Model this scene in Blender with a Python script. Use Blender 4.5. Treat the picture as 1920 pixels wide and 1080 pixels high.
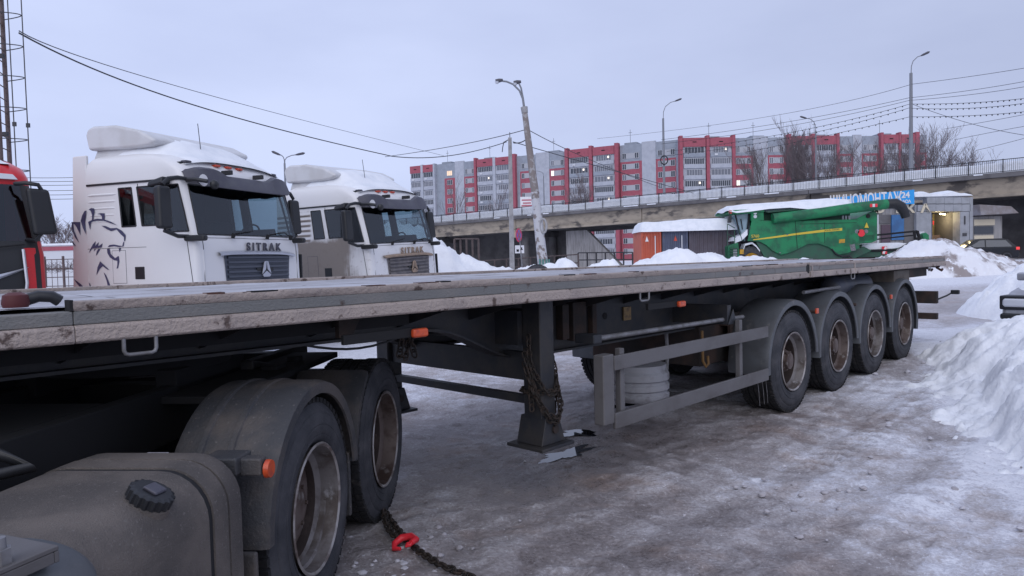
import bpy, bmesh, math, random
import numpy as np
from math import sin, cos, radians, pi, sqrt, atan2
from mathutils import Vector, Matrix, Euler
for o in list(bpy.data.objects): bpy.data.objects.remove(o)
SC = bpy.context.scene; COL = SC.collection
random.seed(7); R_ = random.Random(11)

# ---------------------------------------------------------------- camera
FPX, PITCH, ROLL, CAMH = 1321.0, radians(-2.33), radians(-1.387), 1.667
cd = bpy.data.cameras.new('camera'); cam = bpy.data.objects.new('camera', cd); COL.objects.link(cam)
cd.sensor_width = 36; cd.lens = 36 * FPX / 1920; cd.clip_start = .05; cd.clip_end = 3000
cam.matrix_world = Matrix.Translation((0, 0, CAMH)) @ Matrix.Rotation(pi / 2 + PITCH, 4, 'X') @ Matrix.Rotation(ROLL, 4, 'Z')
SC.camera = cam
# ---------------------------------------------------------------- sky, sun, exposure
SUN_EL, SUN_AZ = radians(38), radians(150)
w = bpy.data.worlds.new('World'); SC.world = w; w.use_nodes = True
nt = w.node_tree; nt.nodes.clear(); N = nt.nodes.new; L = nt.links.new
wo = N('ShaderNodeOutputWorld'); bg = N('ShaderNodeBackground'); bg.inputs['Strength'].default_value = .1
sk = N('ShaderNodeTexSky'); sk.sky_type = 'NISHITA'; sk.sun_disc = False; sk.sun_elevation = SUN_EL; sk.sun_rotation = SUN_AZ
tc = N('ShaderNodeTexCoord'); mp = N('ShaderNodeMapping'); mp.inputs['Scale'].default_value = (1.2, 1.2, 3.5)
no = N('ShaderNodeTexNoise'); no.inputs['Scale'].default_value = 1.6; no.inputs['Detail'].default_value = 5; no.inputs['Roughness'].default_value = .5
cr = N('ShaderNodeValToRGB'); cr.color_ramp.elements[0].position = .36; cr.color_ramp.elements[1].position = .66
cr.color_ramp.elements[0].color = (4.90, 5.55, 7.95, 1); cr.color_ramp.elements[1].color = (5.75, 6.45, 8.95, 1)
mx = N('ShaderNodeMix'); mx.data_type = 'RGBA'; mx.inputs[0].default_value = .95
L(tc.outputs['Generated'], mp.inputs[0]); L(mp.outputs[0], no.inputs['Vector']); L(no.outputs['Fac'], cr.inputs[0])
dt = N('ShaderNodeVectorMath'); dt.operation = 'DOT_PRODUCT'; dt.inputs[1].default_value = (-.80, .45, .40); L(tc.outputs['Generated'], dt.inputs[0])
gr_ = N('ShaderNodeMapRange'); gr_.interpolation_type = 'SMOOTHSTEP'; gr_.inputs[1].default_value = -.35; gr_.inputs[2].default_value = 1.0; gr_.inputs[3].default_value = .90; gr_.inputs[4].default_value = 1.19; L(dt.outputs['Value'], gr_.inputs[0])
mg_ = N('ShaderNodeMix'); mg_.data_type = 'RGBA'; mg_.blend_type = 'MULTIPLY'; mg_.inputs[0].default_value = 1; L(cr.outputs[0], mg_.inputs[6]); L(gr_.outputs[0], mg_.inputs[7])
L(sk.outputs[0], mx.inputs[6]); L(mg_.outputs[2], mx.inputs[7]); L(mx.outputs[2], bg.inputs['Color']); L(bg.outputs[0], wo.inputs[0])
sl = bpy.data.lights.new('sun', 'SUN'); sl.energy = 1.3; sl.angle = radians(70); sl.color = (1, .97, .95)
so = bpy.data.objects.new('sun', sl); COL.objects.link(so); so.location = (0, 0, 60)
so.rotation_euler = (radians(52), 0, radians(-6))
SC.view_settings.view_transform = 'Standard'; SC.view_settings.look = 'None'; SC.view_settings.exposure = 0.0; SC.view_settings.gamma = 1
SC.cycles.use_denoising = True; SC.cycles.max_bounces = 7; SC.cycles.transparent_max_bounces = 12; SC.cycles.caustics_reflective = False; SC.cycles.caustics_refractive = False

# ---------------------------------------------------------------- helpers
_fw = Vector((0, cos(PITCH), sin(PITCH))); _up = Vector((0, -sin(PITCH), cos(PITCH))); _rt = Vector((1, 0, 0))
_r2 = cos(ROLL) * _rt + sin(ROLL) * _up; _u2 = -sin(ROLL) * _rt + cos(ROLL) * _up
def at(x, y, Y):
    """point of the place seen at photo pixel x, y that stands Y metres in front of the camera"""
    r = _fw + _r2 * ((x - 960) / FPX) + _u2 * ((540 - y) / FPX); r = r * (Y / r.y)
    return Vector((r.x, r.y, r.z + CAMH))
TH = radians(44.1); T0 = 2.97
def st(X, Y): return X * np.sin(TH) + Y * np.cos(TH), -X * np.cos(TH) + Y * np.sin(TH) - T0
def vn(x, y, seed=0):
    x = np.asarray(x, float); y = np.asarray(y, float)
    xi = np.floor(x).astype(np.int64); yi = np.floor(y).astype(np.int64); fx = x - xi; fy = y - yi
    def h(a, b):
        n = (a * 374761393 + b * 668265263 + seed * 1442695041) & 0x7fffffff
        n = ((n ^ (n >> 13)) * 1274126177) & 0x7fffffff
        n = ((n ^ (n >> 15)) * 48271) & 0x7fffffff
        return (n & 0xffffff) / float(0xffffff)
    u = fx * fx * fx * (fx * (fx * 6 - 15) + 10); v = fy * fy * fy * (fy * (fy * 6 - 15) + 10)
    return (h(xi, yi) * (1 - u) + h(xi + 1, yi) * u) * (1 - v) + (h(xi, yi + 1) * (1 - u) + h(xi + 1, yi + 1) * u) * v
def fbm(x, y, o=4, seed=0, g=.5):
    s = 0; a = 1; t = 0
    for i in range(o):
        s = s + a * vn(x * 2 ** i + 17.3 * i, y * 2 ** i - 9.1 * i, seed + i); t += a; a *= g
    return s / t
def sst(x, a, b):
    t = np.clip((x - a) / (b - a), 0, 1); return t * t * (3 - 2 * t)
def gz(X, Y):
    s, t = st(X, Y)
    return .0188 * np.clip(s - 7.3, 0, 5.7) + .5 * sst(Y, 26, 44) * sst(X, 14, 30)

class MB:
    """collects shapes; build() links them as one mesh object"""
    def __init__(s): s.v = []; s.f = []; s.m = []; s.M = Matrix.Identity(4); s.mi = 0
    def add(s, vs, fs):
        b = len(s.v); s.v += [s.M @ Vector(p) for p in vs]; s.f += [tuple(b + i for i in f) for f in fs]; s.m += [s.mi] * len(fs); return s
    def box(s, x0, x1, y0, y1, z0, z1):
        return s.add([(x0, y0, z0), (x1, y0, z0), (x1, y1, z0), (x0, y1, z0), (x0, y0, z1), (x1, y0, z1), (x1, y1, z1), (x0, y1, z1)],
                     [(3, 2, 1, 0), (4, 5, 6, 7), (0, 1, 5, 4), (1, 2, 6, 5), (2, 3, 7, 6), (3, 0, 4, 7)])
    def hexa(s, p):
        return s.add(p, [(3, 2, 1, 0), (4, 5, 6, 7), (0, 1, 5, 4), (1, 2, 6, 5), (2, 3, 7, 6), (3, 0, 4, 7)])
    def tube(s, pts, r, n=8, closed=False, cap=True):
        pts = [Vector(p) for p in pts]; k = len(pts); rs = r if isinstance(r, (list, tuple)) else [r] * k
        vs = []; up = None
        for i in range(k):
            a = pts[(i - 1) % k] if (i > 0 or closed) else pts[i]; b = pts[(i + 1) % k] if (i < k - 1 or closed) else pts[i]
            d = (b - a).normalized() if (b - a).length > 1e-9 else Vector((0, 0, 1))
            if up is None: up = Vector((0, 0, 1)) if abs(d.z) < .9 else Vector((1, 0, 0))
            e1 = (up - d * up.dot(d)).normalized(); e2 = d.cross(e1); up = e1
            for j in range(n):
                t = 2 * pi * j / n; vs.append(pts[i] + (e1 * cos(t) + e2 * sin(t)) * rs[i])
        fs = []
        for i in range(k if closed else k - 1):
            for j in range(n):
                a = i * n + j; b = i * n + (j + 1) % n; c = ((i + 1) % k) * n + (j + 1) % n; d = ((i + 1) % k) * n + j
                fs.append((a, b, c, d))
        if cap and not closed: fs += [tuple(range(n - 1, -1, -1)), tuple((k - 1) * n + j for j in range(n))]
        return s.add(vs, fs)
    def cyl(s, a, b, r, r2=None, n=16): return s.tube([a, b], [r, r if r2 is None else r2], n)
    def prism(s, poly, a0, a1, ax='y'):
        """poly: 2-D outline, extruded along axis ax from a0 to a1"""
        def P(p, a): return (p[0], a, p[1]) if ax == 'y' else ((a, p[0], p[1]) if ax == 'x' else (p[0], p[1], a))
        n = len(poly); vs = [P(p, a0) for p in poly] + [P(p, a1) for p in poly]
        return s.add(vs, [tuple(range(n - 1, -1, -1)), tuple(range(n, 2 * n))] + [(i, (i + 1) % n, n + (i + 1) % n, n + i) for i in range(n)])
    def lathe(s, prof, n=32, ax='y', c=(0, 0, 0), a0=0, a1=2 * pi, closed_prof=False):
        """prof: list of (axial, radius)"""
        full = abs(a1 - a0 - 2 * pi) < 1e-6; k = n if full else n + 1; m = len(prof); vs = []
        for i in range(k):
            t = a0 + (a1 - a0) * i / n
            for q, r in prof:
                p = (r * cos(t), q, r * sin(t)) if ax == 'y' else ((q, r * cos(t), r * sin(t)) if ax == 'x' else (r * cos(t), r * sin(t), q))
                vs.append((p[0] + c[0], p[1] + c[1], p[2] + c[2]))
        fs = []
        for i in range(n):
            j = (i + 1) % k
            for q in range(m if closed_prof else m - 1):
                q2 = (q + 1) % m; fs.append((i * m + q, j * m + q, j * m + q2, i * m + q2))
        return s.add(vs, fs)
    def grid(s, P):
        """P: rows of points"""
        h = len(P); wd = len(P[0]); return s.add([p for r in P for p in r], [(i * wd + j, i * wd + j + 1, (i + 1) * wd + j + 1, (i + 1) * wd + j) for i in range(h - 1) for j in range(wd - 1)])
    def mesh(s, name, mats, smooth=None, fix=True):
        me = bpy.data.meshes.new(name); me.from_pydata([tuple(p) for p in s.v], [], s.f)
        mats = mats if isinstance(mats, (list, tuple)) else [mats]
        for q in mats: me.materials.append(q)
        me.polygons.foreach_set('material_index', s.m)
        if fix:
            bm = bmesh.new(); bm.from_mesh(me); bmesh.ops.recalc_face_normals(bm, faces=bm.faces); bm.to_mesh(me); bm.free()
        if smooth is not None:
            me.polygons.foreach_set('use_smooth', [True] * len(me.polygons)); me.set_sharp_from_angle(angle=radians(smooth))
        me.update(); return me
    def build(s, name, mats, parent=None, smooth=None, bev=0, loc=None, rot=None, kind=None, fix=True, seg=2):
        o = bpy.data.objects.new(name, s.mesh(name, mats, smooth, fix)); COL.objects.link(o); o.parent = parent
        if loc is not None: o.location = loc
        if rot is not None: o.rotation_euler = rot
        if bev:
            b = o.modifiers.new('b', 'BEVEL'); b.width = bev; b.segments = seg; b.limit_method = 'ANGLE'; b.angle_limit = radians(40)
            o.data.polygons.foreach_set('use_smooth', [True] * len(o.data.polygons)); b.harden_normals = True
        if kind: o['kind'] = kind
        return o
def tag(o, label, cat, group=None):
    o['label'] = label; o['category'] = cat
    if group: o['group'] = group
    return o
def thing(name, label, cat, loc=(0, 0, 0), rz=0, group=None, rot=None):
    o = bpy.data.objects.new(name, None); COL.objects.link(o); o.empty_display_size = .2; o.location = loc; o.rotation_euler = rot if rot else (0, 0, rz)
    return tag(o, label, cat, group)
def part(name, parent, loc=(0, 0, 0), rot=(0, 0, 0)):
    o = bpy.data.objects.new(name, None); COL.objects.link(o); o.parent = parent; o.location = loc; o.rotation_euler = rot; return o
def inst(name, me, parent, loc=(0, 0, 0), rot=(0, 0, 0), sc=None):
    o = bpy.data.objects.new(name, me); COL.objects.link(o); o.parent = parent; o.location = loc; o.rotation_euler = rot
    if sc: o.scale = sc
    return o
def dup(root, loc, rot, label=None, parent=None):
    r = root.copy(); COL.objects.link(r); r.location = loc; r.rotation_euler = rot
    if label: r['label'] = label
    def rec(a, b):
        for ch in list(a.children):
            c = ch.copy(); COL.objects.link(c); c.parent = b; rec(ch, c)
    rec(root, r); return r
def text_mesh(name, body, size, mat, parent, M, depth=.01, bold=0.0, sx=1.0):
    cu = bpy.data.curves.new(name, 'FONT'); cu.body = body; cu.size = size; cu.extrude = depth; cu.offset = bold; cu.align_x = 'CENTER'; cu.align_y = 'CENTER'
    to = bpy.data.objects.new('tmp', cu); COL.objects.link(to); dg = bpy.context.evaluated_depsgraph_get()
    me = bpy.data.meshes.new_from_object(to.evaluated_get(dg)); bpy.data.objects.remove(to); bpy.data.curves.remove(cu)
    me.name = name; me.materials.clear(); me.materials.append(mat); me.transform(Matrix.Diagonal((sx, 1, 1, 1)))
    o = bpy.data.objects.new(name, me); COL.objects.link(o); o.parent = parent; o.matrix_local = M; return o

# ---------------------------------------------------------------- materials
def mat(name, c, rough=.6, metal=0, c2=None, sc=6, lo=.4, hi=.65, bump=0, bsc=40, det=5, spec=.5, c3=None, sc3=2, lo3=.5, hi3=.7, stretch=None, emit=None, ground=None, alpha=None, r2=None):
    m = bpy.data.materials.new(name); m.use_nodes = True; nt = m.node_tree; N = nt.nodes.new; L = nt.links.new
    p = nt.nodes['Principled BSDF']; p.inputs['Base Color'].default_value = (*c, 1); p.inputs['Roughness'].default_value = rough; p.inputs['Metallic'].default_value = metal
    p.inputs['Specular IOR Level'].default_value = spec
    tc = N('ShaderNodeTexCoord'); vec = tc.outputs['Object']
    if stretch:
        mp = N('ShaderNodeMapping'); mp.inputs['Scale'].default_value = stretch; L(vec, mp.inputs[0]); vec = mp.outputs[0]
    def noise(scale, d=det):
        n = N('ShaderNodeTexNoise'); n.inputs['Scale'].default_value = scale; n.inputs['Detail'].default_value = d; n.inputs['Roughness'].default_value = .6; L(vec, n.inputs['Vector']); return n.outputs['Fac']
    def ramp(src, a, b):
        r = N('ShaderNodeMapRange'); r.interpolation_type = 'SMOOTHSTEP'; r.inputs[1].default_value = a; r.inputs[2].default_value = b; L(src, r.inputs[0]); return r.outputs[0]
    col = None
    def mixc(fac, A, B):
        x = N('ShaderNodeMix'); x.data_type = 'RGBA'; L(fac, x.inputs[0])
        if isinstance(A, tuple): x.inputs[6].default_value = (*A, 1)
        else: L(A, x.inputs[6])
        x.inputs[7].default_value = (*B, 1); return x.outputs[2]
    if c2:
        f2 = ramp(noise(sc), lo, hi); col = mixc(f2, c, c2)
        if r2 is not None:
            r = N('ShaderNodeMapRange'); r.inputs[3].default_value = rough; r.inputs[4].default_value = r2; L(f2, r.inputs[0]); L(r.outputs[0], p.inputs['Roughness'])
    if c3: col = mixc(ramp(noise(sc3), lo3, hi3), col if col else c, c3)
    if col: L(col, p.inputs['Base Color'])
    if bump:
        b = N('ShaderNodeBump'); b.inputs['Strength'].default_value = bump; b.inputs['Distance'].default_value = .02; L(noise(bsc, 4), b.inputs['Height']); L(b.outputs[0], p.inputs['Normal'])
    if emit: p.inputs['Emission Color'].default_value = (*emit[0], 1); p.inputs['Emission Strength'].default_value = emit[1]
    m['_'] = 0
    return m
def glass(name, tint, refl=.12):
    m = bpy.data.materials.new(name); m.use_nodes = True; nt = m.node_tree; nt.nodes.clear(); N = nt.nodes.new; L = nt.links.new
    o = N('ShaderNodeOutputMaterial'); x = N('ShaderNodeMixShader'); t = N('ShaderNodeBsdfTransparent'); g = N('ShaderNodeBsdfGlossy'); lw = N('ShaderNodeFresnel'); lw.inputs[0].default_value = 1.5
    t.inputs[0].default_value = (*tint, 1); g.inputs['Roughness'].default_value = .03; g.inputs[0].default_value = (.9, .95, 1, 1)
    a = N('ShaderNodeMath'); a.operation = 'ADD'; a.inputs[1].default_value = refl; a.use_clamp = True
    L(lw.outputs[0], a.inputs[0]); L(a.outputs[0], x.inputs[0]); L(t.outputs[0], x.inputs[1]); L(g.outputs[0], x.inputs[2]); L(x.outputs[0], o.inputs[0]); return m
m_snow = mat('snow', (.85, .865, .895), .75, c2=(.76, .775, .815), sc=2.2, lo=.4, hi=.75, bump=.9, bsc=16, det=8, spec=.25)
m_snowroof = mat('roof_snow', (.80, .82, .86), .75, c2=(.72, .75, .80), sc=3, bump=.3, bsc=14, spec=.2)
m_snowdirty = mat('dirty_snow', (.74, .745, .78), .8, c2=(.30, .265, .26), sc=.42, lo=.47, hi=.56, c3=(.78, .80, .84), sc3=2.6, lo3=.56, hi3=.64, bump=.5, bsc=10, spec=.2)
m_frame = mat('frame_black_paint', (.022, .024, .030), .55, c2=(.040, .037, .036), sc=5, bump=.1, bsc=60)
m_frame2 = mat('underframe_rusty', (.022, .019, .018), .8, c2=(.055, .033, .026), sc=4, bump=.2, bsc=40)
m_railgrey = mat('rail_grey_paint', (.160, .162, .160), .6, c2=(.215, .200, .190), sc=3, lo=.4, hi=.7, c3=(.075, .055, .048), sc3=11, lo3=.60, hi3=.70, bump=.4, bsc=80, det=9, stretch=(.7, 1, 1))
m_railtan = mat('rail_mud_coat', (.385, .325, .295), .85, c2=(.275, .235, .222), sc=4, lo=.4, hi=.7, c3=(.105, .075, .066), sc3=13, lo3=.575, hi3=.66, bump=.8, bsc=60, det=9, stretch=(.8, 1, .8))
m_rust = mat('rust', (.09, .035, .022), .85, c2=(.05, .03, .028), sc=20)
m_deck = mat('icy_deck_boards', (.31, .30, .315), .45, c2=(.45, .455, .49), sc=2.2, lo=.4, hi=.62, c3=(.12, .095, .085), sc3=5, lo3=.56, hi3=.66, bump=.3, bsc=25, stretch=(.35, 1.5, 1), r2=.6)
m_alu = mat('guard_rail_aluminium', (.135, .130, .134), .6, .15, c2=(.100, .093, .093), sc=4, lo=.4, hi=.7, bump=.1, bsc=60, stretch=(.5, 1, 1))
m_galv = mat('galvanised_steel', (.22, .22, .235), .5, .3, c2=(.14, .135, .135), sc=12)
m_tyre = mat('tyre_rubber', (.036, .038, .045), .78, c2=(.068, .068, .076), sc=5, lo=.35, hi=.7, c3=(.105, .103, .108), sc3=3.0, lo3=.60, hi3=.78, bump=.3, bsc=70, spec=.3)
m_tread = mat('tyre_tread', (.020, .020, .022), .85, c2=(.05, .045, .043), sc=14, lo=.5, hi=.7, bump=.4, bsc=50, spec=.3)
m_rim = mat('dirty_steel_rim', (.195, .180, .178), .55, .25, c2=(.085, .068, .060), sc=5, lo=.40, hi=.62, c3=(.32, .31, .32), sc3=9, lo3=.58, hi3=.7, bump=.15, bsc=50)
m_rim2 = mat('rusty_brown_rim', (.135, .105, .094), .62, .3, c2=(.070, .046, .038), sc=6, lo=.4, hi=.6, c3=(.2, .18, .17), sc3=8, lo3=.6, hi3=.7, bump=.15, bsc=50)
m_fender = mat('grey_plastic_mudguard', (.085, .092, .102), .5, c2=(.062, .064, .070), sc=3, lo=.4, hi=.7, c3=(.13, .125, .125), sc3=10, lo3=.6, hi3=.75, bump=.08, bsc=60)
m_fenderd = mat('dark_plastic_fender', (.040, .041, .046), .62, c2=(.088, .076, .070), sc=3.4, lo=.40, hi=.66, c3=(.12, .112, .11), sc3=60, lo3=.60, hi3=.72, bump=.25, bsc=80, det=9)
m_tank = mat('dirty_fuel_tank', (.088, .079, .075), .8, c2=(.155, .134, .120), sc=2.6, lo=.36, hi=.66, c3=(.175, .160, .150), sc3=75, lo3=.56, hi3=.72, bump=.5, bsc=160, det=9, spec=.3)
m_black = mat('black_plastic', (.014, .015, .018), .45)
m_blackm = mat('matt_black', (.010, .010, .012), .85)
m_orange = mat('orange_reflector', (.60, .085, .025), .3, c2=(.42, .06, .03), sc=30)
m_chain = mat('rusty_chain', (.026, .022, .020), .75, .3, c2=(.055, .038, .030), sc=30)
m_red = mat('red_paint', (.62, .022, .030), .3, c2=(.52, .02, .028), sc=4)
m_redhook = mat('red_hook_paint', (.75, .030, .045), .45)
m_white = mat('white_cab_paint', (.73, .725, .735), .33, c2=(.63, .60, .60), sc=1.3, lo=.45, hi=.75, bump=.02, bsc=8)
m_greyplas = mat('dark_grey_plastic', (.062, .060, .082), .5, c2=(.075, .075, .09), sc=8)
m_grille = mat('grille_grey_blue', (.072, .082, .108), .5)
m_chrome = mat('satin_silver', (.50, .52, .58), .3, .6)
m_inner = mat('cab_interior', (.020, .026, .032), .8)
m_glass = glass('cab_glass', (.42, .52, .56), .03)
m_glassd = glass('dark_glass', (.15, .2, .23), .05)
m_navy = mat('navy_decal', (.060, .062, .125), .5)
m_amber = mat('amber_lens', (.55, .07, .035), .3)
m_lens = mat('clear_lens', (.55, .57, .62), .15)
# ================================================================ ground
def axis_pts(lo, hi, step, far_lo, far_hi, g=1.22):
    a = list(np.arange(lo, hi + 1e-6, step)); d = step
    while a[-1] < far_hi: d = min(d * g, 60); a.append(a[-1] + d)
    d = step; b = []
    x = lo
    while x > far_lo: d = min(d * g, 60); x -= d; b.append(x)
    return np.array(b[::-1] + a)
xs = axis_pts(-2.6, 6.6, .03, -900, 900); ys = axis_pts(2.5, 11.5, .03, -60, 1400)
X, Y = np.meshgrid(xs, ys); S_, T_ = st(X, Y)
near = sst(-np.hypot(X - 2, Y - 6), -26, -10)
lane = sst(T_, 3.2, .4) if False else None
wx = X + .5 * (fbm(X * .8, Y * .8, 3, 3) - .5); wy = Y + .5 * (fbm(X * .8, Y * .8, 3, 9) - .5)
h = .05 * (fbm(wx * .55, wy * .55, 3, 21) - .5) + .026 * (fbm(wx * 2.1, wy * 2.1, 4, 5) - .5)
crust = sst(fbm(wx * 1.3, wy * 1.3, 4, 40), .47, .56)
h += crust * (.008 + .024 * (fbm(X * 8, Y * 8, 3, 8) - .4)) + .010 * (vn(X * 18, Y * 18, 4) - .5) * (1 - .6 * crust)
# wheel ruts pressed along the way the trailer came, and curved ones that cross them
for off, wd, dp in ((-.45, .28, .020), (-1.15, .22, .016), (-2.2, .3, .022), (-2.95, .26, .018), (1.9, .3, .02)):
    q = (T_ - off + .25 * np.sin(S_ * .35 + off)) / wd; h -= dp * np.exp(-q * q); h += .5 * dp * np.exp(-(np.abs(q) - 1.5) ** 2 * 3)
# tread prints: rows of short bars inside two of the ruts
for off, wd in ((-.8, .16), (-1.9, .17), (-2.6, .16)):
    q = T_ - off + .22 * np.sin(S_ * .3 + off * 2); inside = sst(-np.abs(q), -wd, -wd * .7) * sst(fbm(X * .7, Y * .7, 2, 55), .42, .58)
    h += inside * .011 * np.sign(np.sin(S_ * 2 * np.pi / .17 + np.abs(q) * 22)) * .8
# scraped ridges and broken crust plates
scr = fbm(S_ * .9, T_ * 7, 4, 88); h += .011 * (sst(scr, .5, .56) - .4) * sst(fbm(X * .5, Y * .5, 2, 19), .4, .6)
pl_ = fbm(wx * 3.3, wy * 3.3, 4, 140); h += .009 * sst(pl_, .55, .585) + .010 * (vn(X * 27, Y * 27, 9) - .5)
rr = np.hypot(X + 4, Y - 1.5)
for r0 in (6.3, 6.75, 8.6, 9.1):
    q = (rr - r0) / .12; h -= .014 * np.exp(-q * q) * sst(fbm(X, Y, 2, 77), .35, .6)
Z = gz(X, Y) + h * near
pud = [(.44, 5.98, .22, .085, 44), (.60, 6.68, .16, .13, 10), (1.25, 7.9, .3, .08, 40), (3.2, 9.05, .30, .06, 44)]
for (px, py, a, b, rot) in pud:
    c, s = cos(radians(rot)), sin(radians(rot)); u = ((X - px) * c + (Y - py) * s) / a; v = (-(X - px) * s + (Y - py) * c) / b
    e = np.exp(-(u * u + v * v) * .55); Z = Z * (1 - e) + (gz(X, Y) - .022) * e + .0
# (wet and darker round the melt water)
# snow amount: packed grey-brown ice on the way, cleaner snow to the sides
edge = 3.4 + .48 * (Y - 4.6)
dirt = fbm(wx * .35, wy * .35, 4, 61)
clean = np.maximum(sst(X - edge + .5 * (fbm(wx * 1.1, wy * 1.1, 3, 33) - .5), -.55, .35) * sst(Y, 3, 5) * sst(-Y, -17, -11), sst(T_, 5.2, 7.5) * sst(-X, -9, -3))
clean = np.maximum(clean, sst(Y, 24, 36) * .75)
lite = sst(fbm(wx * .9, wy * .9, 5, 90), .42, .62) * .36 + crust * .2 + sst(pl_, .55, .585) * .22 + .30 * (sst(scr, .5, .56) - .4) * .5
right = sst(X - .42 * Y, -1.2, 1.2) * .22
trk = fbm(S_ * .35, (T_ + .22 * np.sin(S_ * .3)) * 5.5, 4, 160)
streak = .17 * (sst(trk, .44, .62) - .45) * sst(-T_, -1.0, .3)
for off, wd in ((-.8, .16), (-1.9, .17), (-2.6, .16)):
    q = T_ - off + .22 * np.sin(S_ * .3 + off * 2); streak = streak + sst(-np.abs(q), -wd, -wd * .7) * sst(fbm(X * .7, Y * .7, 2, 55), .38, .55) * (.10 * np.sign(np.sin(S_ * 2 * np.pi / .17 + np.abs(q) * 22)) + .02)
for r0 in (6.3, 6.75, 8.6, 9.1): streak = streak + .22 * np.exp(-((np.hypot(X + 4, Y - 1.5) - r0 - .1) / .035) ** 2) * sst(fbm(X * 1.3, Y * 1.3, 2, 78), .42, .6)
mask = np.clip(.195 + streak + lite * (.50 + right * 1.0) + right * .55 + clean * .9 + (dirt - .5) * .35 + sst(T_, 2.2, 5) * .38 - .22 * np.exp(-((X - .4) ** 2 / .5 + (Y - 6.2) ** 2 / .9)), 0, 1)
ny, nx = X.shape
me = bpy.data.meshes.new('ground'); V = np.stack([X, Y, Z], -1).reshape(-1, 3)
idx = np.arange(nx * ny).reshape(ny, nx); F4 = np.stack([idx[:-1, :-1], idx[:-1, 1:], idx[1:, 1:], idx[1:, :-1]], -1).reshape(-1, 4)
me.vertices.add(len(V)); me.vertices.foreach_set('co', V.astype(np.float32).ravel()); me.loops.add(F4.size); me.loops.foreach_set('vertex_index', F4.astype(np.int32).ravel())
me.polygons.add(len(F4)); me.polygons.foreach_set('loop_start', np.arange(0, F4.size, 4, dtype=np.int32)); me.polygons.foreach_set('loop_total', np.full(len(F4), 4, np.int32)); me.update()
at_ = me.attributes.new('snow', 'FLOAT', 'POINT'); at_.data.foreach_set('value', mask.astype(np.float32).ravel())
me.polygons.foreach_set('use_smooth', np.ones(len(F4), bool))
g = bpy.data.objects.new('ground', me); COL.objects.link(g); g['kind'] = 'structure'
mg = bpy.data.materials.new('packed_dirty_ice'); mg.use_nodes = True; nt = mg.node_tree; N = nt.nodes.new; L = nt.links.new; p = nt.nodes['Principled BSDF']
tc = N('ShaderNodeTexCoord'); A = N('ShaderNodeAttribute'); A.attribute_name = 'snow'
def gn(scale, d=6, vec=None):
    n = N('ShaderNodeTexNoise'); n.inputs['Scale'].default_value = scale; n.inputs['Detail'].default_value = d; n.inputs['Roughness'].default_value = .65; L(vec or tc.outputs['Object'], n.inputs['Vector']); return n.outputs['Fac']
def mth(op, a, b=None, cl=False):
    n = N('ShaderNodeMath'); n.operation = op; n.use_clamp = cl
    for i, q in enumerate((a, b)):
        if q is None: continue
        if isinstance(q, (int, float)): n.inputs[i].default_value = q
        else: L(q, n.inputs[i])
    return n.outputs[0]
n1 = gn(7); n2 = gn(42, 5); n3 = gn(1.1, 4)
fac = mth('ADD', A.outputs['Fac'], mth('MULTIPLY', mth('SUBTRACT', n1, .5), .8)); spk = N('ShaderNodeMapRange'); spk.interpolation_type = 'SMOOTHSTEP'; spk.inputs[1].default_value = .60; spk.inputs[2].default_value = .70; L(gn(70, 3), spk.inputs[0]); fac = mth('ADD', fac, mth('MULTIPLY', spk.outputs[0], .44)); fac = mth('ADD', fac, mth('MULTIPLY', mth('SUBTRACT', n2, .5), 1.0), True)
cr = N('ShaderNodeValToRGB'); e = cr.color_ramp.elements; e[0].position = 0; e[0].color = (.172, .150, .148, 1); e[1].position = 1; e[1].color = (.74, .75, .80, 1)
for pos, c in ((.18, (.228, .203, .203, 1)), (.40, (.320, .294, .298, 1)), (.62, (.45, .43, .445, 1)), (.82, (.56, .56, .61, 1))):
    q = e.new(pos); q.color = c
L(fac, cr.inputs[0])
tint = N('ShaderNodeMix'); tint.data_type = 'RGBA'; tint.blend_type = 'MULTIPLY'; r = N('ShaderNodeMapRange'); r.inputs[1].default_value = .52; r.inputs[2].default_value = .68; L(n3, r.inputs[0]); L(mth('MULTIPLY', r.outputs[0], mth('SUBTRACT', 1.0, A.outputs['Fac'], True)), tint.inputs[0]); L(cr.outputs[0], tint.inputs[6]); tint.inputs[7].default_value = (1.0, .84, .72, 1)
L(tint.outputs[2], p.inputs['Base Color'])
rr_ = N('ShaderNodeMapRange'); rr_.inputs[3].default_value = .27; rr_.inputs[4].default_value = .8; rr_.inputs[2].default_value = .5; L(fac, rr_.inputs[0]); L(rr_.outputs[0], p.inputs['Roughness']); p.inputs['Specular IOR Level'].default_value = .35
b = N('ShaderNodeBump'); b.inputs['Strength'].default_value = .8; b.inputs['Distance'].default_value = .03; L(mth('ADD', mth('MULTIPLY', n1, .6), mth('MULTIPLY', n2, .5)), b.inputs['Height']); L(b.outputs[0], p.inputs['Normal'])
me.materials.append(mg)
# puddles of melt water
m_water = mat('melt_water', (.012, .013, .016), .02, spec=.6)
for k, (px, py, a, b_, rot) in enumerate(pud):
    mb = MB(); n = 90; vs = [(px, py, float(gz(px, py)) - .006)]
    for i in range(n):
        t = 2 * pi * i / n; q = 1.15 + .9 * float(fbm(np.array(3 + 2.2 * cos(t) + k * 7), np.array(3 + 2.2 * sin(t)), 4, 5) - .5) * 2
        u, v = a * q * cos(t), b_ * q * sin(t); c, s = cos(radians(rot)), sin(radians(rot))
        vs.append((px + u * c - v * s, py + u * s + v * c, float(gz(px, py)) - .006))
    mb.add(vs, [(0, 1 + i, 1 + (i + 1) % n) for i in range(n)]); mb.build('puddle', m_water, kind='structure')

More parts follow.
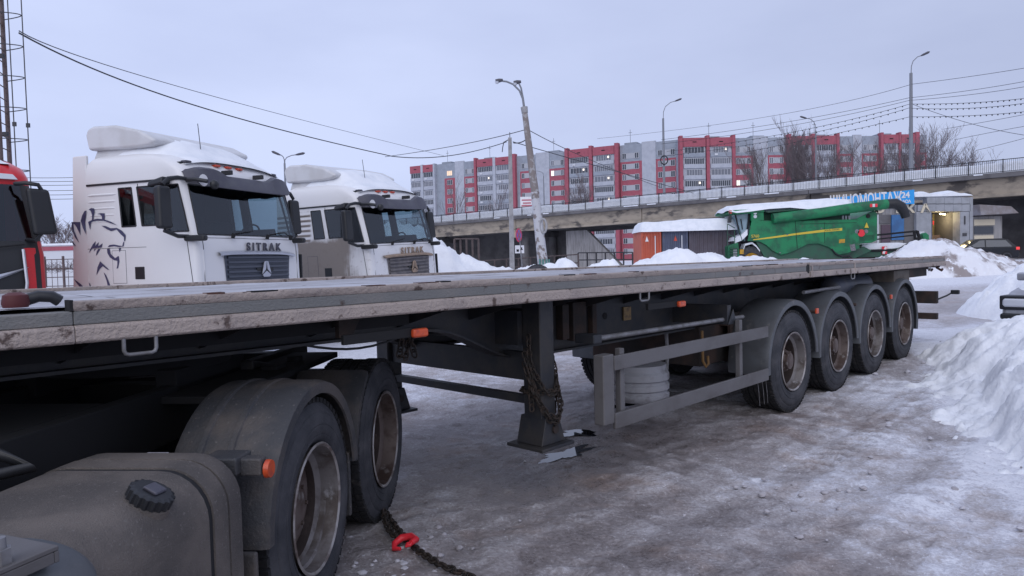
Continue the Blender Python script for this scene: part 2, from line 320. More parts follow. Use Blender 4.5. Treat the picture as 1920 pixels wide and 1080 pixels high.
# ================================================================ snow piles
def heap(name, label, blobs, material, res, nz=.12, nsc=1.1, seed=1, pw=2.0, group=None):
    """heightfield mound: blobs are (x, y, rx, ry, rot, height)"""
    x0 = min(b[0] - max(b[2], b[3]) for b in blobs) - .3; x1 = max(b[0] + max(b[2], b[3]) for b in blobs) + .3
    y0 = min(b[1] - max(b[2], b[3]) for b in blobs) - .3; y1 = max(b[1] + max(b[2], b[3]) for b in blobs) + .3
    gx = np.arange(x0, x1, res); gy = np.arange(y0, y1, res); X, Y = np.meshgrid(gx, gy)
    wX = X + 1.2 * nz * (fbm(X * nsc, Y * nsc, 4, seed + 30) - .5) * 2; wY = Y + 1.2 * nz * (fbm(X * nsc, Y * nsc, 4, seed + 60) - .5) * 2
    H = np.full(X.shape, -1.0)
    for (bx, by, rx, ry, rot, hh) in blobs:
        c, s = cos(radians(rot)), sin(radians(rot)); u = ((wX - bx) * c + (wY - by) * s) / rx; v = (-(wX - bx) * s + (wY - by) * c) / ry
        d = np.sqrt(u * u + v * v); q = hh * (1 - d ** pw)
        k = .12 * max(hh, .5); hm = np.clip(.5 + .5 * (q - H) / k, 0, 1); H = H * (1 - hm) + q * hm + k * hm * (1 - hm) * .9
    H = H + nz * (fbm(X * nsc, Y * nsc, 5, seed) - .5) * 1.6 + .75 * nz * (fbm(X * nsc * 5, Y * nsc * 5, 4, seed + 3) - .5) + .35 * nz * sst(fbm(X * nsc * 2.3, Y * nsc * 2.3, 3, seed + 5), .5, .6)
    keep = H > -.12; Zz = gz(X, Y) + np.maximum(H, -.12)
    ny, nx = X.shape; idx = np.arange(nx * ny).reshape(ny, nx)
    kf = keep[:-1, :-1] | keep[1:, :-1] | keep[:-1, 1:] | keep[1:, 1:]
    F4 = np.stack([idx[:-1, :-1], idx[:-1, 1:], idx[1:, 1:], idx[1:, :-1]], -1)[kf]
    used = np.unique(F4); remap = np.full(nx * ny, -1); remap[used] = np.arange(len(used)); V = np.stack([X, Y, Zz], -1).reshape(-1, 3)[used]
    me = bpy.data.meshes.new(name); me.from_pydata(V.tolist(), [], remap[F4].tolist()); me.materials.append(material); me.polygons.foreach_set('use_smooth', [True] * len(me.polygons))
    o = bpy.data.objects.new(name, me); COL.objects.link(o); return tag(o, label, 'snow pile', group)
heap('snow_bank', 'steep white snow bank in the right foreground beside the icy track',
     [(7.15, 9.6, 1.35, 1.2, 10, .54), (6.55, 8.2, 1.3, 1.25, 20, .72), (6.05, 6.8, 1.5, 1.35, 30, 1.06), (5.4, 5.4, 1.6, 1.4, 30, 1.14), (4.9, 4.0, 1.6, 1.4, 30, 1.1), (5.7, 6.9, 1.35, 2.9, -26, .20), (8.3, 7.6, 2.4, 2.3, 0, .92), (7.4, 5.2, 2.2, 2.2, 0, 1.12), (9.2, 9.2, 2, 1.6, 0, .8)], m_snow, .032, .13, 1.9, 3, 2.3)
heap('snow_bank', 'big smooth white snow mound behind the half buried silver car',
     [(14.9, 16.3, 4.0, 3.2, 20, 1.55), (12.4, 15.4, 2.2, 2.2, 10, 1.15), (13.6, 14.2, 1.8, 1.6, 10, 1.0), (16.2, 14.2, 2.2, 1.8, 10, 1.25), (18, 15.5, 4, 3.5, 0, 1.7)], m_snow, .06, .26, .9, 8, 2.6)
heap('snow_pile', 'dirty grey topped snow pile beyond the rear end of the flatbed trailer',
     [(22.6, 38.0, 3.6, 3, 0, 1.9), (25.0, 38.6, 2.9, 2.6, 0, 1.2), (27.2, 39.5, 2.0, 2.2, 0, .55), (20.2, 37.5, 2.6, 2.4, 0, 1.25)], m_snowdirty, .13, .3, .8, 12, 1.7)
heap('snow_pile', 'tall white snow pile sloping down right of the muddy white truck',
     [(-3.4, 21, 3.4, 3.0, 0, 2.6), (-1.6, 21.0, 2.3, 2.4, 0, 1.6), (-.5, 21.2, 2.0, 2, 0, 1.2)], m_snow, .09, .26, 1.0, 14, 1.7)
heap('snow_bank', 'long lumpy snow berm in front of the containers and the poles',
     [(-1.5, 27.5, 3, 2.2, 0, 1.2), (1.2, 27.5, 2.6, 2, 0, 1.25), (2.15, 27.3, .85, 1.1, 0, 1.50), (3.6, 27.4, 1.6, 1.6, 0, 1.28), (3.75, 27.2, .7, .9, 0, 1.48), (5.4, 27.5, 2.2, 2, 0, 1.35),
      (6.4, 27.0, 1.6, 1.6, 0, 1.85), (7.5, 27.2, 1.6, 1.6, 0, 1.6), (9.4, 27.5, 2.4, 2, 0, 1.4), (11.5, 27.8, 2.2, 2, 0, 1.25), (13.5, 29, 2.5, 2, 0, 1.1), (-4.5, 27.8, 3, 2.4, 0, 1.1)], m_snow, .08, .16, 1.3, 17, 2.4)
heap('snow_bank', 'low snow bank in the gap between the red truck and the first white truck',
     [(-11.5, 17.5, 2.8, 1.6, 0, 1.2), (-14, 18, 3, 2, 0, 1.1)], m_snow, .12, .14, 1.0, 27, 2.2)
# small frozen clods scattered on the way and along the bank
cl = MB()
def clod(x, y, r):
    n = 7; rings = []
    for a in (-.5, .25, .75):
        rings.append([(x + r * cos(2 * pi * i / n + a) * sqrt(max(0, 1 - a * a)) * R_.uniform(.55, 1.35), y + r * sin(2 * pi * i / n + a) * sqrt(max(0, 1 - a * a)) * R_.uniform(.75, 1.2), float(gz(x, y)) + r * .15 + r * a * R_.uniform(.35, .8)) for i in range(n)])
    vs = [p for q in rings for p in q] + [(x + r * R_.uniform(-.3, .3), y, float(gz(x, y)) + r * R_.uniform(.6, .95))]
    cl.add(vs, [(k * n + i, k * n + (i + 1) % n, (k + 1) * n + (i + 1) % n, (k + 1) * n + i) for k in range(2) for i in range(n)] + [(2 * n + i, 2 * n + (i + 1) % n, 3 * n) for i in range(n)])
for i in range(60):
    y = R_.uniform(3.2, 13); x = 3.3 + .48 * (y - 4.6) + R_.gauss(-.35, .35); clod(x, y, R_.uniform(.010, .034) * R_.uniform(.5, 1.5))
for i in range(70): clod(R_.uniform(-.6, 4.6), R_.uniform(2.9, 9.5), R_.uniform(.005, .015))
for i in range(110): clod(R_.gauss(-.75, .28), R_.gauss(3.6, .45), R_.uniform(.006, .028))
for i in range(35): clod(R_.gauss(2.2, .5), R_.gauss(4.6, .5), R_.uniform(.008, .030))
tag(cl.build('snow_clods', mat('frozen_clods', (.52, .51, .55), .8, c2=(.36, .34, .36), sc=.9, lo=.42, hi=.6, bump=.3, bsc=30), smooth=50, kind='stuff'), 'small frozen snow clods scattered over the icy track', 'snow')
cl = MB()
for i in range(150):
    y = R_.uniform(3.6, 10.6); x = 4.0 + .48 * (y - 4.6) + abs(R_.gauss(0, .2)) - .1; clod(x, y, R_.uniform(.015, .06) * R_.uniform(.5, 1.2))
m_clod = mat('frozen_clods', (.52, .51, .55), .8, c2=(.36, .34, .36), sc=.9, lo=.42, hi=.6, bump=.3, bsc=30)
tag(cl.build('snow_lumps', m_snow, smooth=50, kind='stuff'), 'broken white snow lumps along the foot of the right snow bank', 'snow')
# ================================================================ wheels
WH = {}
m_lip = mat('worn_rim_edge', (.36, .34, .33), .45, .5, c2=(.15, .12, .11), sc=8)
m_disc = mat('shaded_brown_disc', (.040, .028, .025), .75, .2, c2=(.075, .055, .048), sc=7, lo=.45, hi=.65, bump=.2, bsc=40)  # brown rim metal, darkened so the colour holds the shade inside the dish
def wheel_meshes(kind):
    if kind in WH: return WH[kind]
    R = .53 if kind == 'trailer' else .52; W = .385 if kind == 'trailer' else .30; rr = .298
    t = MB(); t.mi = 0
    side = [(0.03, rr - .006), (.012, rr + .012), (-.004, rr + .03), (-.009, rr + .045), (-.006, rr + .048), (-.011, rr + .055), (-.013, rr + .09), (-.009, rr + .094), (-.012, rr + .100), (-.007, R - .09), (-.001, R - .070), (.004, R - .066), (.003, R - .056), (.008, R - .045), (.022, R - .018)]
    t.lathe(side, 56)
    t.lathe([(W - a, b) for a, b in side], 56)
    t.mi = 1; tr = [(.022, R - .018), (.04, R - .004)]
    ng = 4
    for i in range(ng):
        c = .04 + (W - .08) * (i + 1) / (ng + 1); tr += [(c - .009, R), (c - .008, R - .014), (c + .008, R - .014), (c + .009, R)]
    tr += [(W - .04, R - .004), (W - .022, R - .018)]
    t.lathe(tr, 56)
    for i in range(64):                                      # shoulder lugs
        a = 2 * pi * i / 64
        for y0, y1 in ((.018, .062), (W - .062, W - .018)):
            M = Matrix.Rotation(-a, 4, 'Y'); t.M = M; t.box(R - .02, R + .005, y0, y1, -.017, .017)
    t.M = Matrix.Identity(4)
    tyre = t.mesh('tyre', [m_tyre, m_tread], 35)
    r = MB()
    if kind == 'trailer':
        prof = [(-.006, rr + .012), (-.014, rr + .004), (-.004, rr - .008), (.03, rr - .014), (.07, rr - .02), (.082, rr - .045), (.09, rr - .05)]; well = [(.09, rr - .05), (.15, rr - .056), (.19, rr - .062)]; disc = [(.19, rr - .062), (.20, .225), (.205, .20), (.195, .18), (.18, .17), (.175, .10)]
        nut_r, nut_y = .167, .18; hub = [(.18, .122), (.09, .116), (.075, .108), (.06, .09), (.035, .085), (.03, .06), (.028, 0)]
    else:
        prof = [(-.006, rr + .012), (-.012, rr + .004), (-.004, rr - .006), (.03, rr - .012), (.085, rr - .018), (.098, rr - .042), (.105, rr - .048)]; well = [(.105, rr - .048), (.16, rr - .056), (.20, rr - .055)]; disc = [(.20, rr - .055), (.215, rr - .075), (.218, .2), (.21, .17), (.21, .14)]
        nut_r, nut_y = .167, .198; hub = [(.2, .14), (.14, .135), (.12, .12), (.1, .11), (.095, .06), (.1, 0)]
    r.lathe(prof[2:], 48); r.mi = 2; r.lathe(prof[:3], 48); r.mi = 1; r.lathe(well, 48); r.mi = 3; r.lathe(disc, 48)
    for i in range(10):
        r.mi = 2; a = 2 * pi * i / 10; r.cyl((nut_r * cos(a), nut_y + .002, nut_r * sin(a)), (nut_r * cos(a), nut_y - .032, nut_r * sin(a)), .017, n=6)
    r.mi = 0; r.lathe([(.2, rr - .02), (W - .01, rr - .01), (W + .004, rr + .012)], 32)
    h = MB(); h.lathe(hub, 28)
    for i in range(6):
        a = 2 * pi * i / 6 + .3; q = hub[2][0]; h.cyl((.1 * cos(a), hub[3][0] + .01, .1 * sin(a)), (.1 * cos(a), hub[3][0] - .012, .1 * sin(a)), .01, n=6)
    WH[kind] = dict(tyre=tyre, rim=r.mesh('rim', [m_rim, m_disc, m_lip, m_rim2], 35), rim_b=r.mesh('rim', [m_rim2, m_disc, m_lip, m_disc], 35), hub=h.mesh('hub', m_rim2, 35), W=W)
    return WH[kind]
def wheel(parent, x, y, z, kind='trailer', flip=False, brown=False, spin=0.0, hub=True):
    d = wheel_meshes(kind); e = part('wheel', parent, (x, y, z), (0, spin, pi if flip else 0))
    inst('tyre', d['tyre'], e); inst('rim', d['rim_b' if brown else 'rim'], e)
    if hub: inst('hub', d['hub'], e)
    return e
def arc_guard(parent, cx, cz, R, y0, y1, a0, a1, m, lip=.055, name='mudguard', n=30, tail=0, crown=.012):
    """arched guard over a wheel: angles from the rear (0) over the top to the front (pi)"""
    mb = MB(); th = .012; prof = [(y0, R + crown * .2 - lip), (y0 - .002, R), (y0 + .035, R + crown), (y1 - .03, R + crown), (y1, R), (y1, R - .03), (y1 - th, R - .03), (y1 - th, R - th), (y0 + .04, R + crown - th), (y0 + th, R - th), (y0 + th, R - lip)]
    mb.lathe(prof, n, c=(cx, 0, cz), a0=a0, a1=a1, closed_prof=True)
    m_ = len(prof)
    mb.f.append(tuple(range(m_))); mb.f.append(tuple(n * m_ + i for i in range(m_ - 1, -1, -1))); mb.m += [0, 0]
    return mb.build(name, m, parent, smooth=40)
def torus_link(mb, c, d, nrm, L, W, r, n1=10, n2=5):
    d = Vector(d).normalized(); s = Vector(nrm); s = (s - d * s.dot(d)).normalized(); pts = []
    for i in range(n1):
        a = 2 * pi * i / n1; ca, sa = cos(a), sin(a); pts.append(Vector(c) + d * (ca * W / 2 + (1 if ca > 0 else -1) * (L - W) / 2 * (abs(ca) > .01)) + s * sa * W / 2)
    mb.tube(pts, r, n2, closed=True)
def chain(mb, pts, L=.052, W=.034, r=.0065, jit=.3):
    """links along a polyline"""
    pts = [Vector(p) for p in pts]; step = L * .68; acc = 0; k = 0
    for a, b in zip(pts[:-1], pts[1:]):
        d = b - a; ln = d.length
        while acc < ln:
            c = a + d * (acc / ln); up = Vector((0, 0, 1)) if abs(d.normalized().z) < .8 else Vector((1, 0, 0)); s = d.cross(up).normalized(); t = d.normalized().cross(s)
            ang = (k % 2) * pi / 2 + R_.uniform(-jit, jit); torus_link(mb, c, d, s * cos(ang) + t * sin(ang), L, W, r); acc += step; k += 1
        acc -= ln

# ================================================================ flatbed semi-trailer (local x runs to its rear, y to its far side)
PHI = pi / 2 - TH
_n = Vector((-cos(TH), sin(TH), 0)); _d = Vector((sin(TH), cos(TH), 0))
TR = thing('semi_trailer', 'long empty flatbed semi trailer with four axles parked across the yard', 'trailer', _n * T0, PHI)
SEND = 13.40; LB = 0.02; HT, HB = 1.552, 1.393
# deck panels, far rail, near rail
k = 0; s = -.1
while s < SEND - .06:
    e = min(s + 1.24, SEND - .05); mb = MB(); nxp = 26; nyp = 20; rows = []
    for j in range(nyp + 1):
        yy = .075 + 2.35 * j / nyp; rows.append([(s + .006 + (e - s - .012) * i / nxp, yy, 1.528 + .012 * (fbm((s + (e - s) * i / nxp) * 2.0, yy * 5, 3, 31) - .5) - (.006 if i in (0, nxp) else 0)) for i in range(nxp + 1)])
    mb.grid(rows); mb.box(s + .006, e - .006, .075, 2.425, 1.49, 1.512); mb.build('deck_panel', m_deck, TR, smooth=40, fix=False); s = e; k += 1
def rail_piece(x0, x1, lip=True):
    up = MB(); up.prism([(0.0, 1.462), (0.0, 1.514), (.07, 1.514), (.07, 1.462)], x0, x1, 'x'); up.build('rail_web', m_railgrey, TR, bev=.006)
    lo = MB(); lo.prism([(-.002, 1.4615), (-.014, 1.452), (-.016, 1.402), (-.006, HB), (.05, HB), (.05, 1.4615)], x0, x1, 'x'); lo.build('rail_flange', m_railtan, TR, bev=.004)
    if lip:
        n = max(3, int((x1 - x0) / .12)); t = MB(); P = []
        def lz(i): return 1.553 + .006 * (fbm((x0 + (x1 - x0) * i / n) * 3.1, 4.4, 3, 44) - .5) * 2
        for j, (yy, dz) in enumerate(((.004, 0), (-.004, .012), (-.004, .034), (.003, None), (.05, None), (.06, .01), (.06, 0))):
            P.append([(x0 + (x1 - x0) * i / n, yy + .004 * (vn(i * 1.7 + x0 * 9, 2.2, 8) - .5), (1.5145 + dz) if dz is not None else lz(i)) for i in range(n + 1)])
        t.grid(P); m_ = n + 1
        t.f.append(tuple(j * m_ for j in range(7))); t.f.append(tuple(j * m_ + n for j in range(6, -1, -1))); t.m += [0, 0]
        t.build('rail_lip', m_railtan, TR, smooth=50)
rail_piece(-.1, .735, None)
for a, b in ((.736, 3.05), (3.052, 5.6), (5.602, 7.58), (7.68, 10.4), (10.402, SEND)): rail_piece(a, b)
mb = MB(); mb.box(.725, .737, -.002, .065, 1.5155, 1.556); mb.build('end_stop', m_blackm, TR); mb = MB(); mb.box(7.582, 7.678, .008, .07, 1.44, 1.535); mb.build('stake_pocket', m_blackm, TR)
mb = MB(); mb.box(7.60, 7.66, -.004, .07, 1.40, 1.44); mb.build('stake_pocket', m_railtan, TR, bev=.004)
for q in (7.72, 9.05): 
    mb = MB(); mb.prism([(-.020, 1.395), (-.020, 1.455), (-.006, 1.462), (-.006, 1.55), (.0, 1.55), (0, 1.395)], q, q + .035, 'x'); mb.build('rail_joint_plate', m_railtan, TR, bev=.003)
mb = MB(); mb.prism([(2.43, 1.393), (2.5, 1.393), (2.5, 1.552), (2.43, 1.552)], -.1, SEND, 'x'); mb.build('far_side_rail', m_railtan, TR, bev=.006)
mb = MB(); mb.box(SEND - .045, SEND + .02, .075, 2.425, 1.36, 1.535); mb.build('rear_crossbar', m_rust, TR, bev=.006)
mb = MB(); mb.box(-.16, -.102, 0, 2.5, 1.36, 1.55); mb.build('front_crossbar', m_railgrey, TR, bev=.006)
# rust scabs and dents on the top edge
for i in range(30):
    x = R_.uniform(1.2, SEND - .3); l = R_.uniform(.03, .2); z = 1.553 + .006 * (float(fbm(np.array(x * 3.1), np.array(4.4), 3, 44)) - .5) * 2; mb = MB(); mb.box(x, x + l, -.003, .045, z - R_.uniform(.004, .012), z + .003); mb.build('rust_scab', m_rust if R_.random() < .7 else m_blackm, TR)
# main beams with a stepped neck
def beam_bottom(x): return 1.225 if x < 2.9 else (.945 if x > 3.8 else 1.225 - .28 * float(sst(np.array(x), 2.9, 3.8)))
for yc in (.68, 1.82):
    xsb = [-.05, 1, 2.2, 2.9] + [2.9 + .9 * i / 10 for i in range(1, 11)] + [5, 7, 9, 11.6, 12.1, 12.6, SEND - .06]
    def bb(x): return beam_bottom(x) if x < 11.7 else .945 + .27 * min(1, (x - 11.6) / .9)
    web = MB(); web.prism([(x, bb(x)) for x in xsb] + [(SEND - .06, 1.40), (-.05, 1.40)], yc - .006, yc + .006); web.build('main_beam', m_frame, TR)
    fl = MB(); fl.grid([[(x, yc - .075, bb(x)) for x in xsb], [(x, yc + .075, bb(x)) for x in xsb]]); fl.grid([[(x, yc - .075, bb(x) - .016) for x in xsb], [(x, yc + .075, bb(x) - .016) for x in xsb]])
    fl.grid([[(x, yc - .075, bb(x)) for x in xsb], [(x, yc - .075, bb(x) - .016) for x in xsb]]); fl.build('beam_flange', m_frame, TR, fix=False)
x = .2
while x < 13.2:
    mb = MB(); mb.box(x, x + .05, .03, 2.47, 1.400, 1.488); mb.prism([(.052, 1.40), (.67, 1.40), (.67, 1.25), (.2, 1.37)], x + .015, x + .027, 'x'); mb.build('cross_member', m_frame, TR); x += .62
mb = MB(); mb.box(-.05, 1.72, .75, 1.75, 1.222, 1.236); mb.build('coupling_plate', m_frame, TR)
mb = MB(); mb.box(-.08, -.02, .1, 2.4, 1.2, 1.40); mb.build('front_bulkhead', m_frame, TR)
mb = MB(); mb.box(-.02, 2.6, .42, .445, 1.29, 1.399); mb.build('side_channel', m_blackm, TR)
for yy in (.72, .95, 1.3, 1.6):
    mb = MB(); mb.tube([(x * .5, yy + .04 * sin(x), 1.33 - .03 * sin(x * 1.3)) for x in range(0, 24)], .013, 6); mb.build('air_hose', m_black, TR, smooth=60)
mb = MB(); mb.tube([(2.1 + 1.0 * i / 10, .95, 1.2 - .09 * sin(pi * i / 10)) for i in range(11)], .008, 6); mb.build('air_hose', m_black, TR, smooth=60)
# rope loops and side markers
for x, sc_ in ((.90, 1), (4.43, 1), (8.93, 1), (12.37, .9)):
    mb = MB(); pts = [(x, -.004, 1.40)] + [(x + .018 - .018 * cos(a), -.004, 1.333 + .018 - .018 * sin(a)) for a in (0, pi / 4, pi / 2)] + [(x + .10 + .018 * sin(a), -.004, 1.333 + .018 - .018 * cos(a)) for a in (0, pi / 4, pi / 2)] + [(x + .118, -.004, 1.40)]
    mb.tube(pts, .008, 8); mb.build('rope_loop', m_galv, TR, smooth=60)
for x, z in ((2.33, 1.281), (5.04, 1.269)):
    mb = MB(); mb.box(x - .42, x + .02, .05, .075, z - .02, z + .03); mb.build('marker_bracket', m_blackm, TR, bev=.004)
    mb = MB(); mb.box(x - .005, x + .10, .02, .055, z - .024, z + .026); mb.build('side_marker', m_orange, TR, bev=.014)
for x, z in ((7.86, 1.02), (10.5, 1.03)):
    mb = MB(); mb.box(x - .03, x + .04, -.012, .012, z - .03, z + .03); mb.build('side_marker', m_orange, TR, bev=.01)
mb = MB(); mb.prism([(1.98, 1.28), (1.98, 1.39), (2.12, 1.39), (2.06, 1.28)], .2, .24); mb.build('lashing_bracket', m_frame2, TR, bev=.004)
# landing legs
for yc, nm in ((.36, 'near'), (2.14, 'far')):
    lg = part('landing_leg', TR, (3.69, yc, 0))
    mb = MB(); mb.box(-.075, .075, -.085, .085, .52, 1.399); mb.build('outer_tube', m_frame, lg, bev=.012)
    mb = MB(); mb.box(-.06, .06, -.07, .07, .42, .60); mb.build('inner_tube', m_frame, lg, bev=.008)
    mb = MB(); mb.prism([(-.12, .37), (-.07, .56), (.07, .56), (.13, .37)], -.12, .12); mb.build('foot', m_frame, lg, bev=.006)
    mb = MB(); mb.box(-.17, .17, -.17, .17, .345, .369); mb.build('foot_plate', m_frame, lg, bev=.004)
    mb = MB(); mb.cyl((.02, -.135, .47), (.02, .135, .47), .03); mb.build('pivot_pin', m_frame2, lg, smooth=40)
    mb = MB(); mb.box(-.12, .12, .086, .33, 1.06, 1.3); mb.build('mounting_plate', m_frame, lg)
mb = MB(); mb.cyl((3.72, .35, 1.08), (3.72, 2.15, 1.08), .022, n=10); mb.build('leg_cross_shaft', m_frame, TR, smooth=40)
for zz, hh in ((.90, .10), (.66, .028)):
    mb = MB(); mb.box(3.655, 3.715, .44, 2.06, zz - hh, zz + hh); mb.build('leg_brace', m_frame, TR)
# control box, drain, plate, cable
mb = MB(); mb.box(4.25, 4.33, .60, .672, 1.02, 1.30); mb.build('ladder_bracket', m_frame2, TR, bev=.006); mb = MB(); mb.box(4.38, 4.55, .60, .672, 1.0, 1.31); mb.build('ladder_bracket', m_frame2, TR, bev=.006)
mb = MB(); mb.box(4.66, 4.72, .62, .672, 1.0, 1.31); mb.build('ladder_bracket', m_frame2, TR, bev=.006)
mb = MB(); mb.box(5.16, 5.27, .655, .671, 1.10, 1.22); mb.build('yellow_plate', mat('ochre_plate', (.30, .20, .09), .7, c2=(.16, .11, .07), sc=20), TR, bev=.003)
mb = MB(); mb.cyl((4.9, .668, 1.16), (4.9, .69, 1.16), .03); mb.build('hole_plug', m_blackm, TR)
mb = MB(); mb.cyl((4.05, .664, 1.16), (4.05, .672, 1.16), .055, n=20); mb.build('beam_hole', m_blackm, TR)
# side guard
G = part('side_guard', TR)
mb = MB(); mb.prism([(3.965, .475), (3.965, .975), (4.095, .975), (4.095, .475)], .0, .09); mb.build('end_post', m_alu, G, bev=.010)
mb = MB(); mb.box(4.096, 6.63, -.004, .022, .852, .958); mb.build('guard_rail', m_alu, G, bev=.006)
mb = MB(); mb.box(4.096, 6.63, -.004, .022, .43, .545); mb.build('guard_rail', m_alu, G, bev=.006)
for x, z1 in ((4.20, 1.0), (6.08, 1.06)):
    mb = MB(); mb.box(x, x + .055, .023, .07, .44, z1); mb.build('upright', m_alu, G, bev=.006)
mb = MB(); mb.cyl((4.12, .15, 1.075), (6.4, .15, 1.062), .02, n=10); mb.build('hinge_tube', m_galv, G, smooth=40)
mb = MB(); mb.box(4.02, 4.12, .12, .30, 1.04, 1.11); mb.build('hinge_block', m_frame, G, bev=.01)
mb = MB(); mb.box(6.0, 6.07, .1, .7, 1.02, 1.2); mb.prism([(5.98, 1.02), (6.08, 1.16), (6.14, 1.02)], .08, .095); mb.build('hinge_block', m_frame, G, bev=.006)
# white ribbed drum slung under the frame, straps, drips
mb = MB(); mb.lathe([(.27, .0), (.27, .26), (.30, .285), (.33, .285), (.345, .265), (.36, .265), (.375, .285), (.42, .285), (.435, .265), (.45, .265), (.465, .285), (.52, .285), (.545, .262), (.60, .26), (.6, 0)], 40, ax='z', c=(5.55, .78, .06))
mb.build('ribbed_drum', mat('white_drum', (.34, .345, .375), .65, c2=(.20, .19, .195), sc=5, lo=.5, hi=.7), TR, smooth=40)
mb = MB(); mb.tube([(6.0, .75, .95), (6.02, .75, .7), (5.97, .74, .45), (5.9, .74, .38)], .018, 8); mb.build('strap_hose', m_galv, TR, smooth=60)
mb = MB(); mb.tube([(6.25, .5, .92), (6.26, .5, .62), (6.3, .49, .56), (6.35, .49, .58), (6.34, .49, .66)], .014, 8); mb.build('hook', mat('ochre_hook', (.25, .14, .05), .6), TR, smooth=60)
mb = MB(); mb.box(6.3, 6.9, .55, 1.9, .55, .95); mb.build('spare_wheel_carrier', m_frame2, TR, bev=.02)
# axles, wheels, guards
for i in range(4):
    x = 7.30 + 1.31 * i; zc = .53 + .0188 * (x - 7.3)
    wheel(TR, x, .03, zc, 'trailer', False, brown=(i in (1, 3)), spin=R_.uniform(0, 6)); wheel(TR, x, 2.47, zc, 'trailer', True, spin=R_.uniform(0, 6))
    mb = MB(); mb.cyl((x, .12, zc), (x, 2.38, zc), .065, n=14); mb.build('axle', m_frame2, TR, smooth=40)
    for yc in (.68, 1.82):
        mb = MB(); mb.prism([(x - .62, .93), (x - .34, .93), (x - .40, .62), (x - .52, .58)], yc - .06, yc + .06); mb.build('hanger_bracket', m_frame2, TR)
        mb = MB(); mb.hexa([(x - .5, yc - .04, .60), (x + .4, yc - .04, .52), (x + .4, yc + .04, .52), (x - .5, yc + .04, .60), (x - .5, yc - .04, .67), (x + .4, yc - .04, .59), (x + .4, yc + .04, .59), (x - .5, yc + .04, .67)]); mb.build('trailing_arm', m_frame2, TR)
        mb = MB(); mb.lathe([(.6, .08), (.64, .13), (.72, .135), (.75, .12), (.78, .135), (.88, .13), (.93, .09)], 18, ax='z', c=(x + .36, yc, 0)); mb.build('air_spring', m_blackm, TR, smooth=40)
    arc_guard(TR, x, zc, .640, .015, .44, radians(3 if i < 3 else -12), radians(186), m_fender)
    arc_guard(TR, x, zc, .640, 2.06, 2.485, radians(3), radians(186), m_fender)
    mb = MB(); mb.cyl((x + .66, .05, 1.0), (x + .66, .7, 1.0), .018, n=8); mb.build('guard_bracket', m_frame2, TR)
mb = MB(); mb.box(6.7, 12.0, .46, 2.04, .93, 1.0); mb.build('suspension_subframe', m_frame2, TR)
mb = MB(); mb.box(6.72, 12.0, .44, .47, .72, 1.06); mb.build('splash_apron', m_frame2, TR)
# air tanks, box, rear underrun bars
def tank(x0, x1, y, z, r, m): 
    mb = MB(); mb.lathe([(x0, 0), (x0, r * .5), (x0 + .03, r * .85), (x0 + .07, r), (x1 - .07, r), (x1 - .03, r * .85), (x1, r * .5), (x1, 0)], 24, ax='x', c=(0, y, z)); return mb.build('air_tank', m, TR, smooth=50)
tank(9.2, 10.55, .36, 1.215, .135, mat('blue_grey_tank', (.055, .062, .085), .5, c2=(.08, .08, .09), sc=5))
mb = MB(); mb.cyl((7.9, .16, 1.22), (9.0, .16, 1.23), .02, n=8); mb.build('tie_bar', m_galv, TR, smooth=40)
mb = MB(); mb.box(11.0, 11.75, .1, .5, 1.14, 1.375); mb.build('pallet_box', mat('grey_wood_box', (.13, .115, .10), .8, c2=(.085, .07, .06), sc=5), TR, bev=.012)
mb = MB(); mb.box(11.8, 12.9, .15, .66, 1.24, 1.385); mb.build('rear_frame', m_frame2, TR)
mb = MB(); mb.box(13.02, 13.12, .03, 2.47, .78, .98); mb.build('rear_lamp_bar', m_frame2, TR, bev=.006)
mb = MB(); mb.box(13.02, 13.12, .03, 2.47, .52, .62); mb.build('underrun_bar', m_frame2, TR, bev=.006)
for yy in (.6, 1.8):
    mb = MB(); mb.box(12.9, 13.02, yy, yy + .08, .52, 1.36); mb.build('underrun_strut', m_frame2, TR)
mb = MB(); mb.tube([(13.12, .05, .84), (13.25, -.06, .90), (13.34, -.12, .95)], .014, 8); mb.build('lamp_arm', m_black, TR); mb = MB(); mb.box(13.3, 13.38, -.22, -.10, .92, .99); mb.build('outline_lamp', m_black, TR, bev=.012)
for yy in (.1, .25):
    mb = MB(); mb.tube([(SEND - .1, yy, 1.36), (SEND, yy - .05, 1.31), (SEND + .05, yy - .05, 1.33)], .02, 6); mb.build('rear_hook', m_rust, TR)
for x in (6.6, 6.7, 6.78):
    mb = MB(); mb.tube([(x, .1, .43), (x + .03, .1, .3), (x + .05, .1, .16)], .003, 4); mb.build('icicle_wire', m_galv, TR)
# red and black air couplings lying on the deck's front corner
mb = MB(); mb.lathe([(0, 0), (0, .04), (.015, .045), (.045, .04), (.055, .02), (.055, 0)], 18, ax='z', c=(.585, .13, 1.535))
tag_ = mb.build('air_coupling', mat('dull_red_coupling', (.085, .014, .016), .6), TR, smooth=40, bev=.0)
mb = MB(); mb.tube([(.62, .14, 1.560), (.66, .14, 1.572), (.70, .13, 1.568), (.725, .13, 1.55)], .022, 8); mb.build('coupling_hose', m_black, TR, smooth=60)

